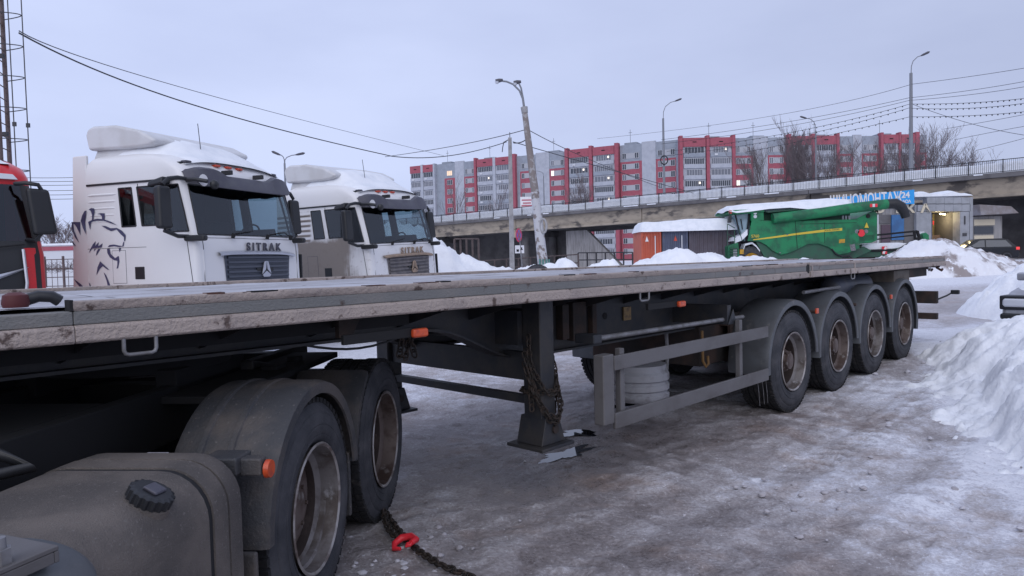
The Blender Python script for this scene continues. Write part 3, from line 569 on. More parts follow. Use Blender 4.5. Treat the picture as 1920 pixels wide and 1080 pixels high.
# chains hung on the near landing leg
cm = MB()
def legp(a, z, r=.17): return Vector((3.69 + r * .72 * cos(a), .36 + r * .74 * sin(a) , z))
for (zl, zr, zb, off) in ((1.02, .98, .72, .0), (1.0, .86, .52, .02), (.93, .80, .56, .03)):
    pts = []
    for i in range(15):
        f = i / 14; a = pi + f * pi * 1.0; sag = sin(pi * f); z = (zl * (1 - f) + zr * f) * (1 - sag) + zb * sag; pts.append(legp(a, z, .175 + off))
    chain(cm, pts, .055, .036, .006, .5)
for zc in (.74,): chain(cm, [legp(2 * pi * i / 20, zc, .17) for i in range(21)], .055, .036, .006, .5)
chain(cm, [legp(pi * 1.05, 1.12), legp(pi * 1.1, .6, .19)], .055, .036, .006, .5); chain(cm, [legp(-.1, .95, .18), legp(-.15, .55, .19)], .055, .036, .006, .5)
o = cm.build('lashing_chain', m_chain, smooth=60); o.location = _n * T0; o.rotation_euler = (0, 0, PHI); tag(o, 'rusty lashing chain slung in loops round the trailer landing leg', 'chain')
cm = MB()
chain(cm, [(2.70, .62, 1.2), (2.67, .62, 1.08), (2.72, .62, 1.06), (2.76, .62, 1.2), (2.79, .62, 1.07)], .055, .036, .006, .5)
o = cm.build('lashing_chain', m_chain, smooth=60); o.location = _n * T0; o.rotation_euler = (0, 0, PHI); tag(o, 'short chain hanging under the trailer frame beside the tractor rear wheel', 'chain')
# ================================================================ tractor unit coupled in front (local x runs to its rear, y to its far side)
T5 = radians(5); _n5 = Vector((-cos(T5), sin(T5), 0))
TU = thing('tractor_unit', 'dirty black tractor chassis with fuel tank and tandem drive wheels under the trailer neck', 'truck', _n5 * 1.25, pi / 2 - T5)
for i, x in enumerate((3.25, 4.48)):
    wheel(TU, x, .0, .515 - (.018 if i == 0 else 0), 'drive', False, brown=(i == 1), spin=.4 + i); wheel(TU, x, .35, .515, 'drive', True, hub=False)
    wheel(TU, x, 2.5, .515, 'drive', True, spin=1); wheel(TU, x, 2.15, .515, 'drive', False, hub=False)
    mb = MB(); mb.cyl((x, .3, .515), (x, 2.2, .515), .09, n=14); mb.lathe([(-.2, .08), (-.12, .2), (0, .24), (.12, .2), (.2, .08)], 20, c=(x, 1.25, .515)); mb.build('drive_axle', m_blackm, TU, smooth=40)
for y0, y1 in ((-.02, .44), (1.88, 2.52)):
    arc_guard(TU, 3.25, .515, .582, y0, y1, radians(6), radians(178), m_fenderd, lip=.055, name='fender')
    arc_guard(TU, 4.48, .515, .582, y0 + .03, y1, radians(122), radians(178), m_fenderd, lip=.04, name='fender')
    mb = MB(); mb.box(2.572, 2.60, y0 + .01, y1, .12, .56); mb.build('fender_skirt', m_fenderd, TU, bev=.012)
    mb = MB(); mb.box(3.77, 3.80, y0 + .03, y1, .26, .62); mb.build('mud_flap', m_fenderd, TU, bev=.01)
    if y0 > 1: mb = MB(); mb.box(2.62, 4.9, y0 + .1, y1, 1.02, 1.06); mb.build('fender_top_plate', m_blackm, TU, bev=.01)
for q in (.17, .30):
    mb = MB(); mb.lathe([(q, .590), (q + .008, .602), (q + .03, .602), (q + .038, .590)], 16, c=(3.25, 0, .515), a0=radians(60), a1=radians(150)); mb.build('fender_rib', m_fenderd, TU, smooth=50)
for yy in (.80, 1.62):
    mb = MB(); mb.box(-1.5, 5.25, yy, yy + .08, .78, 1.06); mb.build('chassis_rail', m_blackm, TU, bev=.01)
for x in (1.0, 2.0, 2.8, 3.82, 5.15):
    mb = MB(); mb.box(x, x + .12, .88, 1.62, .80, 1.0); mb.build('cross_beam', m_blackm, TU)
# fifth wheel with its ramps
mb = MB(); mb.lathe([(1.12, .10), (1.12, .50), (1.195, .52), (1.205, .50), (1.205, .06)], 36, ax='z', c=(3.82, 1.25, 0)); mb.build('coupling_plate', m_blackm, TU, smooth=40)
for q in (.80, 1.58):
    mb = MB(); mb.box(3.45, 4.2, q, q + .12, 1.0, 1.14); mb.build('fifth_wheel_stand', m_blackm, TU, bev=.01)
for yy in (.72, 1.52):
    mb = MB(); mb.hexa([(4.15, yy, .98), (4.95, yy, .88), (4.95, yy + .22, .88), (4.15, yy + .22, .98), (4.15, yy, 1.085), (4.95, yy, .92), (4.95, yy + .22, .92), (4.15, yy + .22, 1.085)]); mb.build('ramp', m_frame, TU, bev=.01)
mb = MB(); mb.box(3.3, 4.95, .46, .80, .99, 1.03); mb.box(4.1, 4.25, .55, .65, 1.029, 1.055); mb.cyl((4.5, .6, 1.02), (4.5, .6, 1.065), .05, n=12); mb.build('walkway_plate', m_blackm, TU, bev=.006)
mb = MB(); mb.box(1.2, 3.0, .88, 1.62, 1.02, 1.06); mb.build('catwalk', m_blackm, TU, bev=.006)
mb = MB(); mb.box(2.55, 5.2, 1.7, 1.86, .5, 1.1); mb.build('inner_splash_panel', m_blackm, TU)
mb = MB(); mb.box(.6, 2.5, 1.75, 2.48, .32, 1.05); mb.build('battery_box', m_blackm, TU, bev=.06)
mb = MB(); mb.box(5.2, 5.28, .2, 2.3, .62, .86); mb.build('rear_lamp_bar', m_blackm, TU, bev=.01)
# fuel tank with straps, cap and step
def rrect(y0, y1, z0, z1, r, n=7):
    P = []
    for (cy, cz, a) in ((y1 - r, z1 - r, 0), (y0 + r, z1 - r, 90), (y0 + r, z0 + r, 180), (y1 - r, z0 + r, 270)):
        for i in range(n + 1):
            t = radians(a + 90 * i / n); P.append((cy + r * cos(t), cz + r * sin(t)))
    return P
def ring_loft(mb, rings, cap=True):
    n = len(rings[0]); mb.add([p for r in rings for p in r], [(k * n + i, k * n + (i + 1) % n, (k + 1) * n + (i + 1) % n, (k + 1) * n + i) for k in range(len(rings) - 1) for i in range(n)] + ([tuple(range(n - 1, -1, -1)), tuple((len(rings) - 1) * n + i for i in range(n))] if cap else []))
FT = part('fuel_tank', TU)
mb = MB(); prof = [(.80, .05), (.815, .02), (.85, .0), (2.262, .0), (2.264, .012), (2.290, .012), (2.292, -.002), (2.388, -.002), (2.390, .008), (2.402, .008), (2.404, 0), (2.50, .004), (2.535, .022), (2.55, .06)]
ring_loft(mb, [[(x, y, z) for y, z in rrect(-.0 + d, .70 - d, .30 + d, .975 - d, .17)] for x, d in prof]); mb.build('tank_shell', m_tank, FT, smooth=38)
mb = MB(); P = [[(x, y, z) for y, z in rrect(.004, .696, .304, .971, .168)] for x in (2.264, 2.290)]; ring_loft(mb, P, False); mb.build('strap_rubber', m_blackm, FT)
CP = part('filler_cap', FT, (2.05, .085, .935), (radians(28), radians(4), 0))
mb = MB(); mb.lathe([(-.02, .0), (-.02, .075), (.012, .072), (.014, .062)], 28, ax='z'); mb.build('cap_neck', m_tank, CP, smooth=40)
mb = MB(); n = 36; pr = []
for i in range(n * 2): pr.append((.070 if i % 4 < 2 else .064))
mb.add([(r * cos(2 * pi * i / 72), r * sin(2 * pi * i / 72), .014) for i, r in enumerate(pr)] + [(r * cos(2 * pi * i / 72), r * sin(2 * pi * i / 72), .046) for i, r in enumerate(pr)] + [(.056 * cos(2 * pi * i / 72), .056 * sin(2 * pi * i / 72), .052) for i in range(72)],
       [(i, (i + 1) % 72, 72 + (i + 1) % 72, 72 + i) for i in range(72)] + [(72 + i, 72 + (i + 1) % 72, 144 + (i + 1) % 72, 144 + i) for i in range(72)] + [tuple(144 + i for i in range(72))]); mb.build('cap_lid', m_black, CP, smooth=30)
mb = MB(); mb.box(-.03, .03, -.028, .022, .05, .062); mb.build('lock_cover', m_greyplas, CP, bev=.006)
mb = MB(); mb.lathe([(0, .15), (.03, .145), (.045, .12), (.05, 0)], 36, ax='z'); o = mb.build('round_lid', m_fender, FT, smooth=40, loc=(1.52, .05, .93), rot=(radians(25), 0, 0))
SP = part('step_bracket', TU, (1.47, .05, 1.015), (0, radians(-2), radians(-18)))
mb = MB(); mb.box(-.35, .09, -.05, .25, -.012, .0); mb.box(.078, .09, -.05, .25, -.04, -.012); mb.box(-.35, .078, -.05, -.038, -.04, -.012); mb.build('step_plate', m_alu, SP, bev=.003)
for i in range(6):
    mb = MB(); mb.cyl((-.28 + .06 * i, .06, .0005), (-.28 + .06 * i, .06, .002), .012, n=10); mb.build('plate_hole', m_blackm, SP)
mb = MB(); mb.cyl((-.02, -.02, .0), (-.02, -.02, .035), .022, n=6); mb.cyl((-.02, -.02, .035), (-.02, -.02, .06), .012, n=10); mb.build('bolt', m_galv, SP, smooth=40)
mb = MB(); mb.tube([(2.15, .95, 1.10), (2.2, .7, 1.05), (2.22, .6, 1.0), (2.1, .72, .99)], .022, 8); mb.build('air_line', m_black, TU, smooth=60)
# round orange reflector on its bracket
mb = MB(); mb.box(2.565, 2.70, .05, .2, .86, .93); mb.box(2.60, 2.66, -.03, .06, .85, .92); mb.build('reflector_bracket', m_fenderd, TU, bev=.01)
mb = MB(); mb.lathe([(0, .0), (0, .034), (.012, .036), (.02, .036)], 24, c=(2.64, -.055, .87)); mb.build('round_reflector', m_orange, TU, smooth=40)
mb = MB(); mb.box(2.62, 2.66, -.036, -.03, .84, .9); mb.build('reflector_plate', m_black, TU)

# chain lying on the ground with its red hook
cm = MB(); gh = lambda x, y: float(gz(x, y)) + .03
def gpts(L_): return [(x, y, gh(x, y)) for x, y in L_]
chain(cm, gpts([(-.86, 4.55), (-.80, 4.40), (-.72, 4.22), (-.64, 4.06), (-.56, 3.92), (-.44, 3.76), (-.34, 3.66), (-.2, 3.55)]), .052, .036, .007, .4)
chain(cm, [(-.88, 4.52, .09), (-.83, 4.36, .06), (-.78, 4.2, .05), (-.71, 4.08, .045)], .052, .036, .007, .4)
tag(cm.build('ground_chain', m_chain, smooth=60), 'dark chain trailing over the dirty ice from the tractor rear tyre', 'chain')
hk = MB(); M0 = Matrix.Translation((-.655, 3.99, .05)) @ Matrix.Rotation(radians(-35), 4, 'Z') @ Matrix.Rotation(radians(25), 4, 'X')
hk.M = M0; hk.tube([(.06, .0, .02), (.055, .045, .0), (.0, .062, -.005), (-.052, .035, -.005), (-.06, -.02, 0), (-.03, -.055, .004), (.012, -.045, .006)], [.016, .019, .022, .022, .019, .015, .009], 10); hk.tube([(.06, 0, .02), (.075, -.02, .028), (.06, -.035, .03), (.048, -.015, .025), (.06, 0, .02)], .01, 8)
tag(hk.build('chain_hook', m_redhook, smooth=60), 'red painted chain hook lying on the ice at the chain', 'hook')

# ================================================================ white cab trucks (local x forward, y to the truck's left)
def mud_paint(name, base, mud, expr):
    m = bpy.data.materials.new(name); m.use_nodes = True; nt = m.node_tree; N = nt.nodes.new; L = nt.links.new; p = nt.nodes['Principled BSDF']
    tc = N('ShaderNodeTexCoord'); sp = N('ShaderNodeSeparateXYZ'); L(tc.outputs['Object'], sp.inputs[0])
    def no(sc, st_=None):
        n = N('ShaderNodeTexNoise'); n.inputs['Scale'].default_value = sc; n.inputs['Detail'].default_value = 6; n.inputs['Roughness'].default_value = .6
        if st_:
            mp = N('ShaderNodeMapping'); mp.inputs['Scale'].default_value = st_; L(tc.outputs['Object'], mp.inputs[0]); L(mp.outputs[0], n.inputs['Vector'])
        else: L(tc.outputs['Object'], n.inputs['Vector'])
        return n.outputs['Fac']
    def mr(src, a, b):
        r = N('ShaderNodeMapRange'); r.interpolation_type = 'SMOOTHSTEP'; r.inputs[1].default_value = a; r.inputs[2].default_value = b; L(src, r.inputs[0]); return r.outputs[0]
    def ad(a, b, k):
        n = N('ShaderNodeMath'); n.operation = 'MULTIPLY_ADD'; L(b, n.inputs[0]); n.inputs[1].default_value = k; L(a, n.inputs[2]); return n.outputs[0]
    def mu(a, b):
        n = N('ShaderNodeMath'); n.operation = 'MULTIPLY'; L(a, n.inputs[0]); L(b, n.inputs[1]); return n.outputs[0]
    n1 = no(2.2); n2 = no(9); n3 = no(3, (6, 1, .5))
    if expr == 'heavy':
        zz = ad(ad(sp.outputs[2], n1, .35), n2, .12); xx = ad(ad(sp.outputs[0], n1, .6), n3, .5)
        f = mu(mr(zz, 2.60, 2.47), mr(xx, .25, -.15))
        rib = N('ShaderNodeMath'); rib.operation = 'SINE'; q = N('ShaderNodeMath'); q.operation = 'MULTIPLY'; q.inputs[1].default_value = 2 * pi / .105; L(sp.outputs[2], q.inputs[0]); L(q.outputs[0], rib.inputs[0])
        f2 = mu(mu(mr(rib.outputs[0], .3, -.3), mr(ad(sp.outputs[2], n2, .1), 2.98, 2.85)), mr(ad(sp.outputs[0], n1, .2), -1.42, -1.5))
        mxn = N('ShaderNodeMath'); mxn.operation = 'MAXIMUM'; L(f, mxn.inputs[0]); L(f2, mxn.inputs[1]); f = mxn.outputs[0]
        g = N('ShaderNodeMath'); g.operation = 'MULTIPLY_ADD'; g.use_clamp = True; L(f, g.inputs[0]); g.inputs[1].default_value = .93; L(mu(mr(n2, .55, .75), mr(sp.outputs[2], 2.4, 1.3)), g.inputs[2]); 
        g2 = N('ShaderNodeMath'); g2.operation = 'MINIMUM'; L(g.outputs[0], g2.inputs[0]); g2.inputs[1].default_value = .95; f = g2.outputs[0]
    else:
        f = mu(mr(ad(sp.outputs[2], n1, .9), 3.0, 1.7), mr(ad(sp.outputs[0], n1, .9), .1, -1.5))
        q = N('ShaderNodeMath'); q.operation = 'MULTIPLY'; L(f, q.inputs[0]); q.inputs[1].default_value = .42; f = q.outputs[0]
    x = N('ShaderNodeMix'); x.data_type = 'RGBA'; L(f, x.inputs[0]); x.inputs[6].default_value = (*base, 1); x.inputs[7].default_value = (*mud, 1); L(x.outputs[2], p.inputs['Base Color'])
    r = N('ShaderNodeMapRange'); r.inputs[3].default_value = .32; r.inputs[4].default_value = .85; L(f, r.inputs[0]); L(r.outputs[0], p.inputs['Roughness']); return m
m_clean = mud_paint('white_paint_light_dirt', (.73, .725, .735), (.47, .435, .425), 'light')
m_muddy = mud_paint('white_paint_mud_caked', (.73, .725, .735), (.215, .182, .160), 'heavy')
m_mudtan = mat('tan_mud', (.32, .235, .175), .8, c2=(.24, .18, .14), sc=10)
m_mudgrille = mat('muddy_grille', (.165, .150, .150), .75, c2=(.11, .105, .115), sc=8)
m_mudglass = glass('muddy_glass', (.42, .52, .56), .03)
m_fairing = mat('fairing_offwhite', (.62, .625, .645), .4, c2=(.54, .535, .54), sc=2)

ROWS = [(.60, -.06, 1.17, .14), (1.0, .01, 1.215, .17), (1.45, .02, 1.225, .19), (1.95, .01, 1.225, .2), (2.10, -.01, 1.225, .2), (2.15, -.02, 1.225, .2), (2.20, -.03, 1.224, .2), (2.31, -.055, 1.222, .21), (2.5, -.10, 1.219, .21), (2.7, -.15, 1.214, .22), (2.90, -.20, 1.208, .23), (3.02, -.225, 1.204, .24), (3.12, -.25, 1.20, .27), (3.22, -.32, 1.192, .32), (3.31, -.43, 1.170, .4), (3.39, -.62, 1.12, .5), (3.45, -.90, 1.0, .6), (3.485, -1.2, .8, .6)]
SIDEX = [-2.21, -1.85, -1.48, -1.20, -1.08, -.84, -.60, -.36, -.22]       # nominal, front end is the corner start
XR = -2.21; NC = 7; FY = [-.98, -.6, -.2, .2, .6, .98]
def cab_ring(row):
    z, xf, wd, r = row; r = r * (.68 if z < 3.2 else .85); P = []; rear = XR + (0 if z < 3.3 else (z - 3.3) * .8)
    for q in SIDEX:
        k = (q - XR) / (SIDEX[-1] - XR); P.append((rear + (xf - r - rear) * k, -wd, z))
    bul = .06
    def fx(y): return xf - bul * (y / wd) ** 2 * 1.0
    for i in range(1, NC + 1):
        t = radians(90 * i / NC); P.append((xf - r + r * sin(t) - bul * (1 - (1 - i / NC) * 0) * ((wd - r + r * (1 - sin(t)) * 0 + r * cos(t)) / wd) ** 2 * (i / NC), -(wd - r) - r * cos(t), z))
    for q in FY:
        y = q / .98 * (wd - r) * .82; P.append((fx(y), y, z))
    m_ = len(SIDEX) + NC
    for p in [P[i] for i in range(m_ - 1, -1, -1)]: P.append((p[0], -p[1], p[2]))
    return P
RINGS = [cab_ring(r) for r in ROWS]; NR = len(RINGS[0]); NS = len(SIDEX)
zi = {r[0]: i for i, r in enumerate(ROWS)}
def hole(i, j):
    """which window the quad at row i, column j belongs to"""
    z0 = ROWS[i][0]
    jj = j if j < NR / 2 else NR - 2 - j
    side = 'r' if j < NR / 2 else 'l'
    if 2.31 <= z0 < 2.9 and jj == 2: return 'quarter_' + side
    if jj in (4, 5) and 2.31 <= z0 < 2.9: return 'door_' + side
    if jj in (6, 7) and 2.20 <= z0 < 2.9: return 'door_' + side
    if NS + 4 <= j <= NR - NS - 6 and 2.15 <= z0 < 2.9: return 'wind'
    return None
def cab_parts():
    shell = MB(); liner = MB(); panes = {}
    for i in range(len(ROWS) - 1):
        for j in range(NR - 1):
            q = [RINGS[i][j], RINGS[i][j + 1], RINGS[i + 1][j + 1], RINGS[i + 1][j]]; hh = hole(i, j)
            if hh: panes.setdefault(hh, MB()).add(q, [(0, 1, 2, 3)])
            else:
                shell.add(q, [(0, 1, 2, 3)])
                if ROWS[i][0] < 3.3: liner.add([((p[0] - .05) * 1 - (.03 if p[0] > -.6 else 0), p[1] * .965, p[2]) for p in q], [(0, 1, 2, 3)])
    top = RINGS[-1]; shell.add(top + [(-1.5, 0, 3.50)], [(j, j + 1, NR) for j in range(NR - 1)]); 
    back = [RINGS[i][0] for i in range(len(ROWS))] + [RINGS[i][-1] for i in range(len(ROWS) - 1, -1, -1)]; shell.add(back + [(-1.5, 0, 3.50)], [tuple(range(len(back)))] + [(len(ROWS) - 1, len(ROWS), len(back))])
    liner.box(-2.15, -.05, -1.18, 1.18, .9, 1.0); liner.box(-2.16, -2.12, -1.18, 1.18, .9, 3.25); liner.box(-2.15, -.4, -1.1, 1.1, 3.22, 3.25)
    shell.v = [Vector(v) for v in shell.v]; return shell, liner, panes
LION = [[[-2.559,2.429],[-2.359,2.421],[-2.364,2.209],[-2.413,2.291],[-2.446,2.345],[-2.489,2.393],[-2.515,2.401],[-2.504,2.294],[-2.399,2.091],[-2.493,2.187],[-2.567,2.323]],[[-2.185,2.591],[-2.231,2.586],[-2.316,2.524],[-2.352,2.44],[-2.311,2.326],[-2.228,2.224],[-2.248,2.324],[-2.25,2.429],[-2.207,2.533]],[[-2.139,2.608],[-2.085,2.626],[-2.023,2.619],[-2.021,2.564],[-2.062,2.428],[-2.083,2.436],[-2.074,2.514],[-2.096,2.58]],[[-1.967,2.529],[-1.895,2.539],[-1.804,2.531],[-1.823,2.438],[-1.866,2.446],[-1.872,2.492],[-1.905,2.519]],[[-2.167,2.413],[-2.079,2.442],[-1.971,2.455],[-1.831,2.441],[-1.694,2.4],[-1.559,2.334],[-1.695,2.374],[-1.833,2.419],[-1.973,2.428],[-2.071,2.419],[-2.109,2.397],[-2.13,2.293]],[[-1.89,2.343],[-1.803,2.336],[-1.7,2.297],[-1.575,2.298],[-1.478,2.256],[-1.397,2.183],[-1.411,2.1],[-1.434,2.081],[-1.436,2.152],[-1.499,2.199],[-1.58,2.275],[-1.694,2.254],[-1.771,2.283]],[[-1.78,2.007],[-1.743,2.039],[-1.647,2.045],[-1.536,2.024],[-1.476,2.018],[-1.451,2.082],[-1.434,2.077],[-1.45,2.011],[-1.545,2.003],[-1.648,2.019],[-1.736,2.012]],[[-1.796,1.982],[-1.741,1.983],[-1.725,1.902],[-1.634,1.832],[-1.571,1.865],[-1.555,1.859],[-1.551,1.781],[-1.583,1.678],[-1.615,1.672],[-1.597,1.73],[-1.593,1.792],[-1.662,1.803],[-1.746,1.85],[-1.791,1.916]],[[-1.555,1.981],[-1.504,1.984],[-1.537,1.92]],[[-2.185,1.92],[-2.154,1.978],[-2.086,2.062],[-2.024,2.109],[-2.043,2.034],[-1.96,2.091],[-1.978,2.026],[-1.881,2.069],[-1.909,2.004],[-2.108,1.997]],[[-2.036,1.877],[-2.013,1.948],[-1.984,1.98],[-1.931,1.985],[-1.979,1.934]],[[-2.075,1.95],[-2.065,1.979],[-2.023,1.985]],[[-2.046,1.575],[-2.012,1.699],[-1.952,1.792],[-1.876,1.736],[-1.767,1.655],[-1.811,1.662],[-1.904,1.717],[-1.969,1.672]],[[-1.888,1.618],[-1.843,1.578],[-1.796,1.486],[-1.755,1.387],[-1.811,1.381],[-1.836,1.486]],[[-2.566,1.522],[-2.468,1.481],[-2.38,1.427],[-2.33,1.373],[-2.402,1.371],[-2.488,1.454]],[[-2.215,1.465],[-2.189,1.444],[-2.167,1.378],[-2.189,1.374]],[[-2.574,2.137],[-2.518,2.095],[-2.467,2.04],[-2.538,2.069],[-2.576,2.11]]]
def weld(me):
    bm = bmesh.new(); bm.from_mesh(me); bmesh.ops.remove_doubles(bm, verts=bm.verts, dist=.0005); bmesh.ops.recalc_face_normals(bm, faces=bm.faces); bm.to_mesh(me); bm.free(); me.polygons.foreach_set('use_smooth', [True] * len(me.polygons)); me.set_sharp_from_angle(angle=radians(38)); me.update()
def make_truck(label, loc, rot, paint, muddy=False, lion=False):
    T = thing('truck', label, 'truck', loc, rot=rot)
    shell, liner, panes = cab_parts()
    o = shell.build('cab_shell', paint, T); weld(o.data)
    liner.build('cab_lining', m_inner, T)
    for k, mb in panes.items():
        o = mb.build('windscreen' if k == 'wind' else ('door_window' if 'door' in k else 'quarter_window'), m_glass, T); weld(o.data)
    # seals: thin dark edge round each opening
    SE = {}
    def edge(i, j, i2, j2): se.tube([Vector(RINGS[i][j]), Vector(RINGS[i2][j2])], .012, 5)
    for i in range(len(ROWS) - 1):
        for j in range(NR - 1):
            if hole(i, j):
                se = SE.setdefault(hole(i, j), MB())
                if hole(i, j - 1) != hole(i, j): edge(i, j, i + 1, j)
                if hole(i, j + 1) != hole(i, j): edge(i, j + 1, i + 1, j + 1)
                if hole(i - 1, j) != hole(i, j): edge(i, j, i, j + 1)
                if hole(i + 1, j) != hole(i, j): edge(i + 1, j, i + 1, j + 1)
    for se in SE.values(): se.build('window_seal', m_black, T)
    # interior: seats, dash, wheel
    for yy in (-.62, .62):
        mb = MB(); mb.box(-1.3, -.75, yy - .28, yy + .28, 1.0, 1.75); mb.box(-1.38, -1.2, yy - .27, yy + .27, 1.7, 2.45); mb.build('seat', m_inner, T, bev=.06)
    mb = MB(); mb.box(-.62, -.3, -1.1, 1.1, 1.3, 2.12); mb.build('dashboard', m_inner, T, bev=.08)
    mb = MB(); c = Vector((-.62, .6, 2.2)); mb.tube([c + Vector((.10 * cos(2 * pi * i / 24) * .9, .23 * sin(2 * pi * i / 24), .23 * cos(2 * pi * i / 24) * .75)) for i in range(24)], .016, 6, closed=True); mb.tube([c, (-.45, .6, 2.0)], .03, 6); mb.box(-.63, -.60, .4, .8, 2.19, 2.22); mb.build('steering_wheel', m_blackm, T, smooth=60)
    # trim, seams, door handle
    for sgn in (-1, 1):
        Y = 1.2085 * sgn
        mb = MB(); mb.box(-2.19, -.26, Y - .012, Y + .012, 2.965, 2.995); mb.build('roof_trim', m_black, T)
        mb = MB(); ys_ = lambda z: (1.2255 if z < 2.3 else 1.2255 - (z - 2.3) * .028) * sgn
        for x0, z0, x1, z1 in ((-1.215, 1.0, -1.14, 2.95), (-.07, 1.0, -.215, 2.1), (-1.215, 1.0, -.07, 1.0)):
            mb.hexa([(x0 - .005, ys_(z0) - .003, z0), (x0 + .005, ys_(z0) - .003, z0), (x0 + .005, ys_(z0) + .003, z0), (x0 - .005, ys_(z0) + .003, z0), (x1 - .005, ys_(z1) - .003, z1), (x1 + .005, ys_(z1) - .003, z1), (x1 + .005, ys_(z1) + .003, z1), (x1 - .005, ys_(z1) + .003, z1)]) if z0 != z1 else mb.box(x0, x1, 1.216 * sgn - .004, 1.216 * sgn + .004, z0 - .005, z0 + .005)
        mb.box(-2.21, -1.0, 1.2255 * sgn - .001, 1.2255 * sgn + .001, 1.985, 1.991) if not muddy else None
        mb.build('door_seam', m_blackm, T)
        mb = MB(); mb.box(-1.245, -1.055, 1.226 * sgn - .006, 1.226 * sgn + .006, 1.50, 1.69); mb.build('door_handle', m_black, T, bev=.02)
        if sgn < 0:
            mb = MB(); mb.box(-1.70, -1.42, -1.2272, -1.2245, 1.44, 1.95); mb.box(-1.694, -1.426, -1.2280, -1.2274, 1.446, 1.944); mb.m = [1] * 6 + [0] * 6; mb.build('locker_door', [paint, m_greyplas], T)
        for i in range(5):
            z = 2.40 + .105 * i; mb = MB(); mb.tube([(-2.17, 1.205 * sgn, z), (-2.1, 1.206 * sgn, z), (-1.65, 1.206 * sgn, z), (-1.55, 1.2 * sgn, z)], [.012, .020, .020, .008], 8); mb.build('side_rib', paint, T, smooth=60)
        # side fairing behind the cab
        mb = MB(); mb.hexa([(-2.60, sgn * 1.225, .95), (-2.222, sgn * 1.225, .95), (-2.222, sgn * 1.18, .95), (-2.60, sgn * 1.18, .95), (-2.50, sgn * 1.185, 3.46), (-2.20, sgn * 1.195, 3.46), (-2.20, sgn * 1.14, 3.46), (-2.50, sgn * 1.14, 3.46)]); mb.build('side_fairing', paint, T, bev=.02)
        # mirrors: tall double mirror on two arms, kerb mirror over the windscreen corner, step mirror
        mi = part('mirror', T)
        s = sgn; mi.location.y = -.20 if sgn > 0 else 0
        mb = MB(); mb.hexa([(-.30, s * 1.46, 2.22), (-.20, s * 1.46, 2.22), (-.18, s * 1.71, 2.22), (-.32, s * 1.71, 2.22), (-.33, s * 1.45, 2.84), (-.23, s * 1.45, 2.84), (-.21, s * 1.69, 2.84), (-.35, s * 1.69, 2.84)]); mb.build('mirror_housing', m_black, mi, bev=.05, seg=3)
        mb = MB(); mb.tube([(-.22, s * 1.17, 2.97), (-.24, s * 1.32, 2.98), (-.26, s * 1.48, 2.95), (-.27, s * 1.58, 2.86)], .030, 8); mb.build('mirror_arm', m_black, mi, smooth=60); mb = MB(); mb.tube([(-.18, s * 1.2, 2.12), (-.2, s * 1.4, 2.12), (-.25, s * 1.6, 2.2)], .03, 8); mb.build('mirror_arm', m_black, mi, smooth=60)
        mb = MB(); mb.box(-.20, .18, s * 1.26 - .05, s * 1.26 + .05, 2.045, 2.135); mb.build('arm_shroud', m_black, mi, bev=.03)
        mb = MB(); mb.hexa([(-.75, s * 1.24, 2.86), (-.45, s * 1.24, 2.90), (-.45, s * 1.42, 2.90), (-.75, s * 1.42, 2.86), (-.73, s * 1.24, 2.95), (-.45, s * 1.24, 3.01), (-.45, s * 1.40, 3.01), (-.73, s * 1.40, 2.95)]); mb.build('kerb_mirror', m_black, mi, bev=.03)
        mb = MB(); mb.box(-.35, -.2, s * 1.49 - .004 - .02, s * 1.49 - .02, 2.44, 2.455); mb.build('mirror_seam', m_greyplas, mi)
    mb = MB(); mb.tube([(-.20, -1.18, 2.96), (-.02, -1.2, 2.95), (.12, -1.12, 2.92)], .03, 8); mb.build('front_mirror_arm', m_black, T, smooth=60)
    mb = MB(); mb.lathe([(-.06, .0), (-.055, .04), (-.02, .07), (.02, .07), (.055, .04), (.06, 0)], 18, ax='x', c=(.15, -1.02, 2.88)); o = mb.build('front_mirror', m_black, T, smooth=50)
    mb = MB(); mb.lathe([(0, .055), (.05, .09), (.06, .0)], 14, ax='x', c=(-.06, -1.06, 2.95)); mb.build('corner_lamp', m_white, T, smooth=50)
    # sun visor
    mb = MB(); P0 = []; P1 = []; n = 28
    for i in range(n + 1):
        y = -1.16 + 2.32 * i / n; ay = abs(y); tp = 3.18 - .10 * float(sst(np.array(-ay), -.72, -.42)) - .07 * max(0, ay - .95) / .21; bt = 2.90 - .04 * (1 - (y / 1.16) ** 2) + (.03 if ay > 1.05 else 0)
        xo = -.02 - .17 * (y / 1.16) ** 2 - (.10 if ay > 1.1 else 0); P0.append([(xo - .10, y, tp), (xo - .02, y, tp - .03), (xo + .06, y, bt), (xo + .045, y, bt - .006), (xo - .05, y, tp - .06)])
    mb.grid(P0); mb.build('sun_visor', m_greyplas, T, smooth=50)
    for yy in (-.42, .30):
        mb = MB(); mb.box(-.24, -.05, yy - .03, yy + .03, 3.10, 3.17); mb.build('visor_bracket', m_black, T, bev=.01)
    for yy in (-.43, -.18, .07):
        mb = MB(); mb.box(-.40, -.30, yy - .055, yy + .055, 3.235, 3.27); mb.build('roof_lamp', m_amber, T, bev=.012)
    for yy in (-1.0, .95):
        mb = MB(); mb.box(-.44, -.33, yy - .06, yy + .06, 3.235, 3.275); mb.build('corner_roof_lamp', m_greyplas, T, bev=.015)
    for jj in (NS + NC - 1, NR - NS - NC):
        mb = MB(); mb.tube([Vector(RINGS[i][jj]) for i in range(1, 6)], .006, 5); mb.build('front_seam', m_blackm, T)
    mb = MB(); mb.tube([Vector(RINGS[4][j]) + Vector((.001, 0, 0)) for j in range(NS + NC - 1, NR - NS - NC + 1)], .004, 5); mb.build('front_seam', m_greyplas, T)
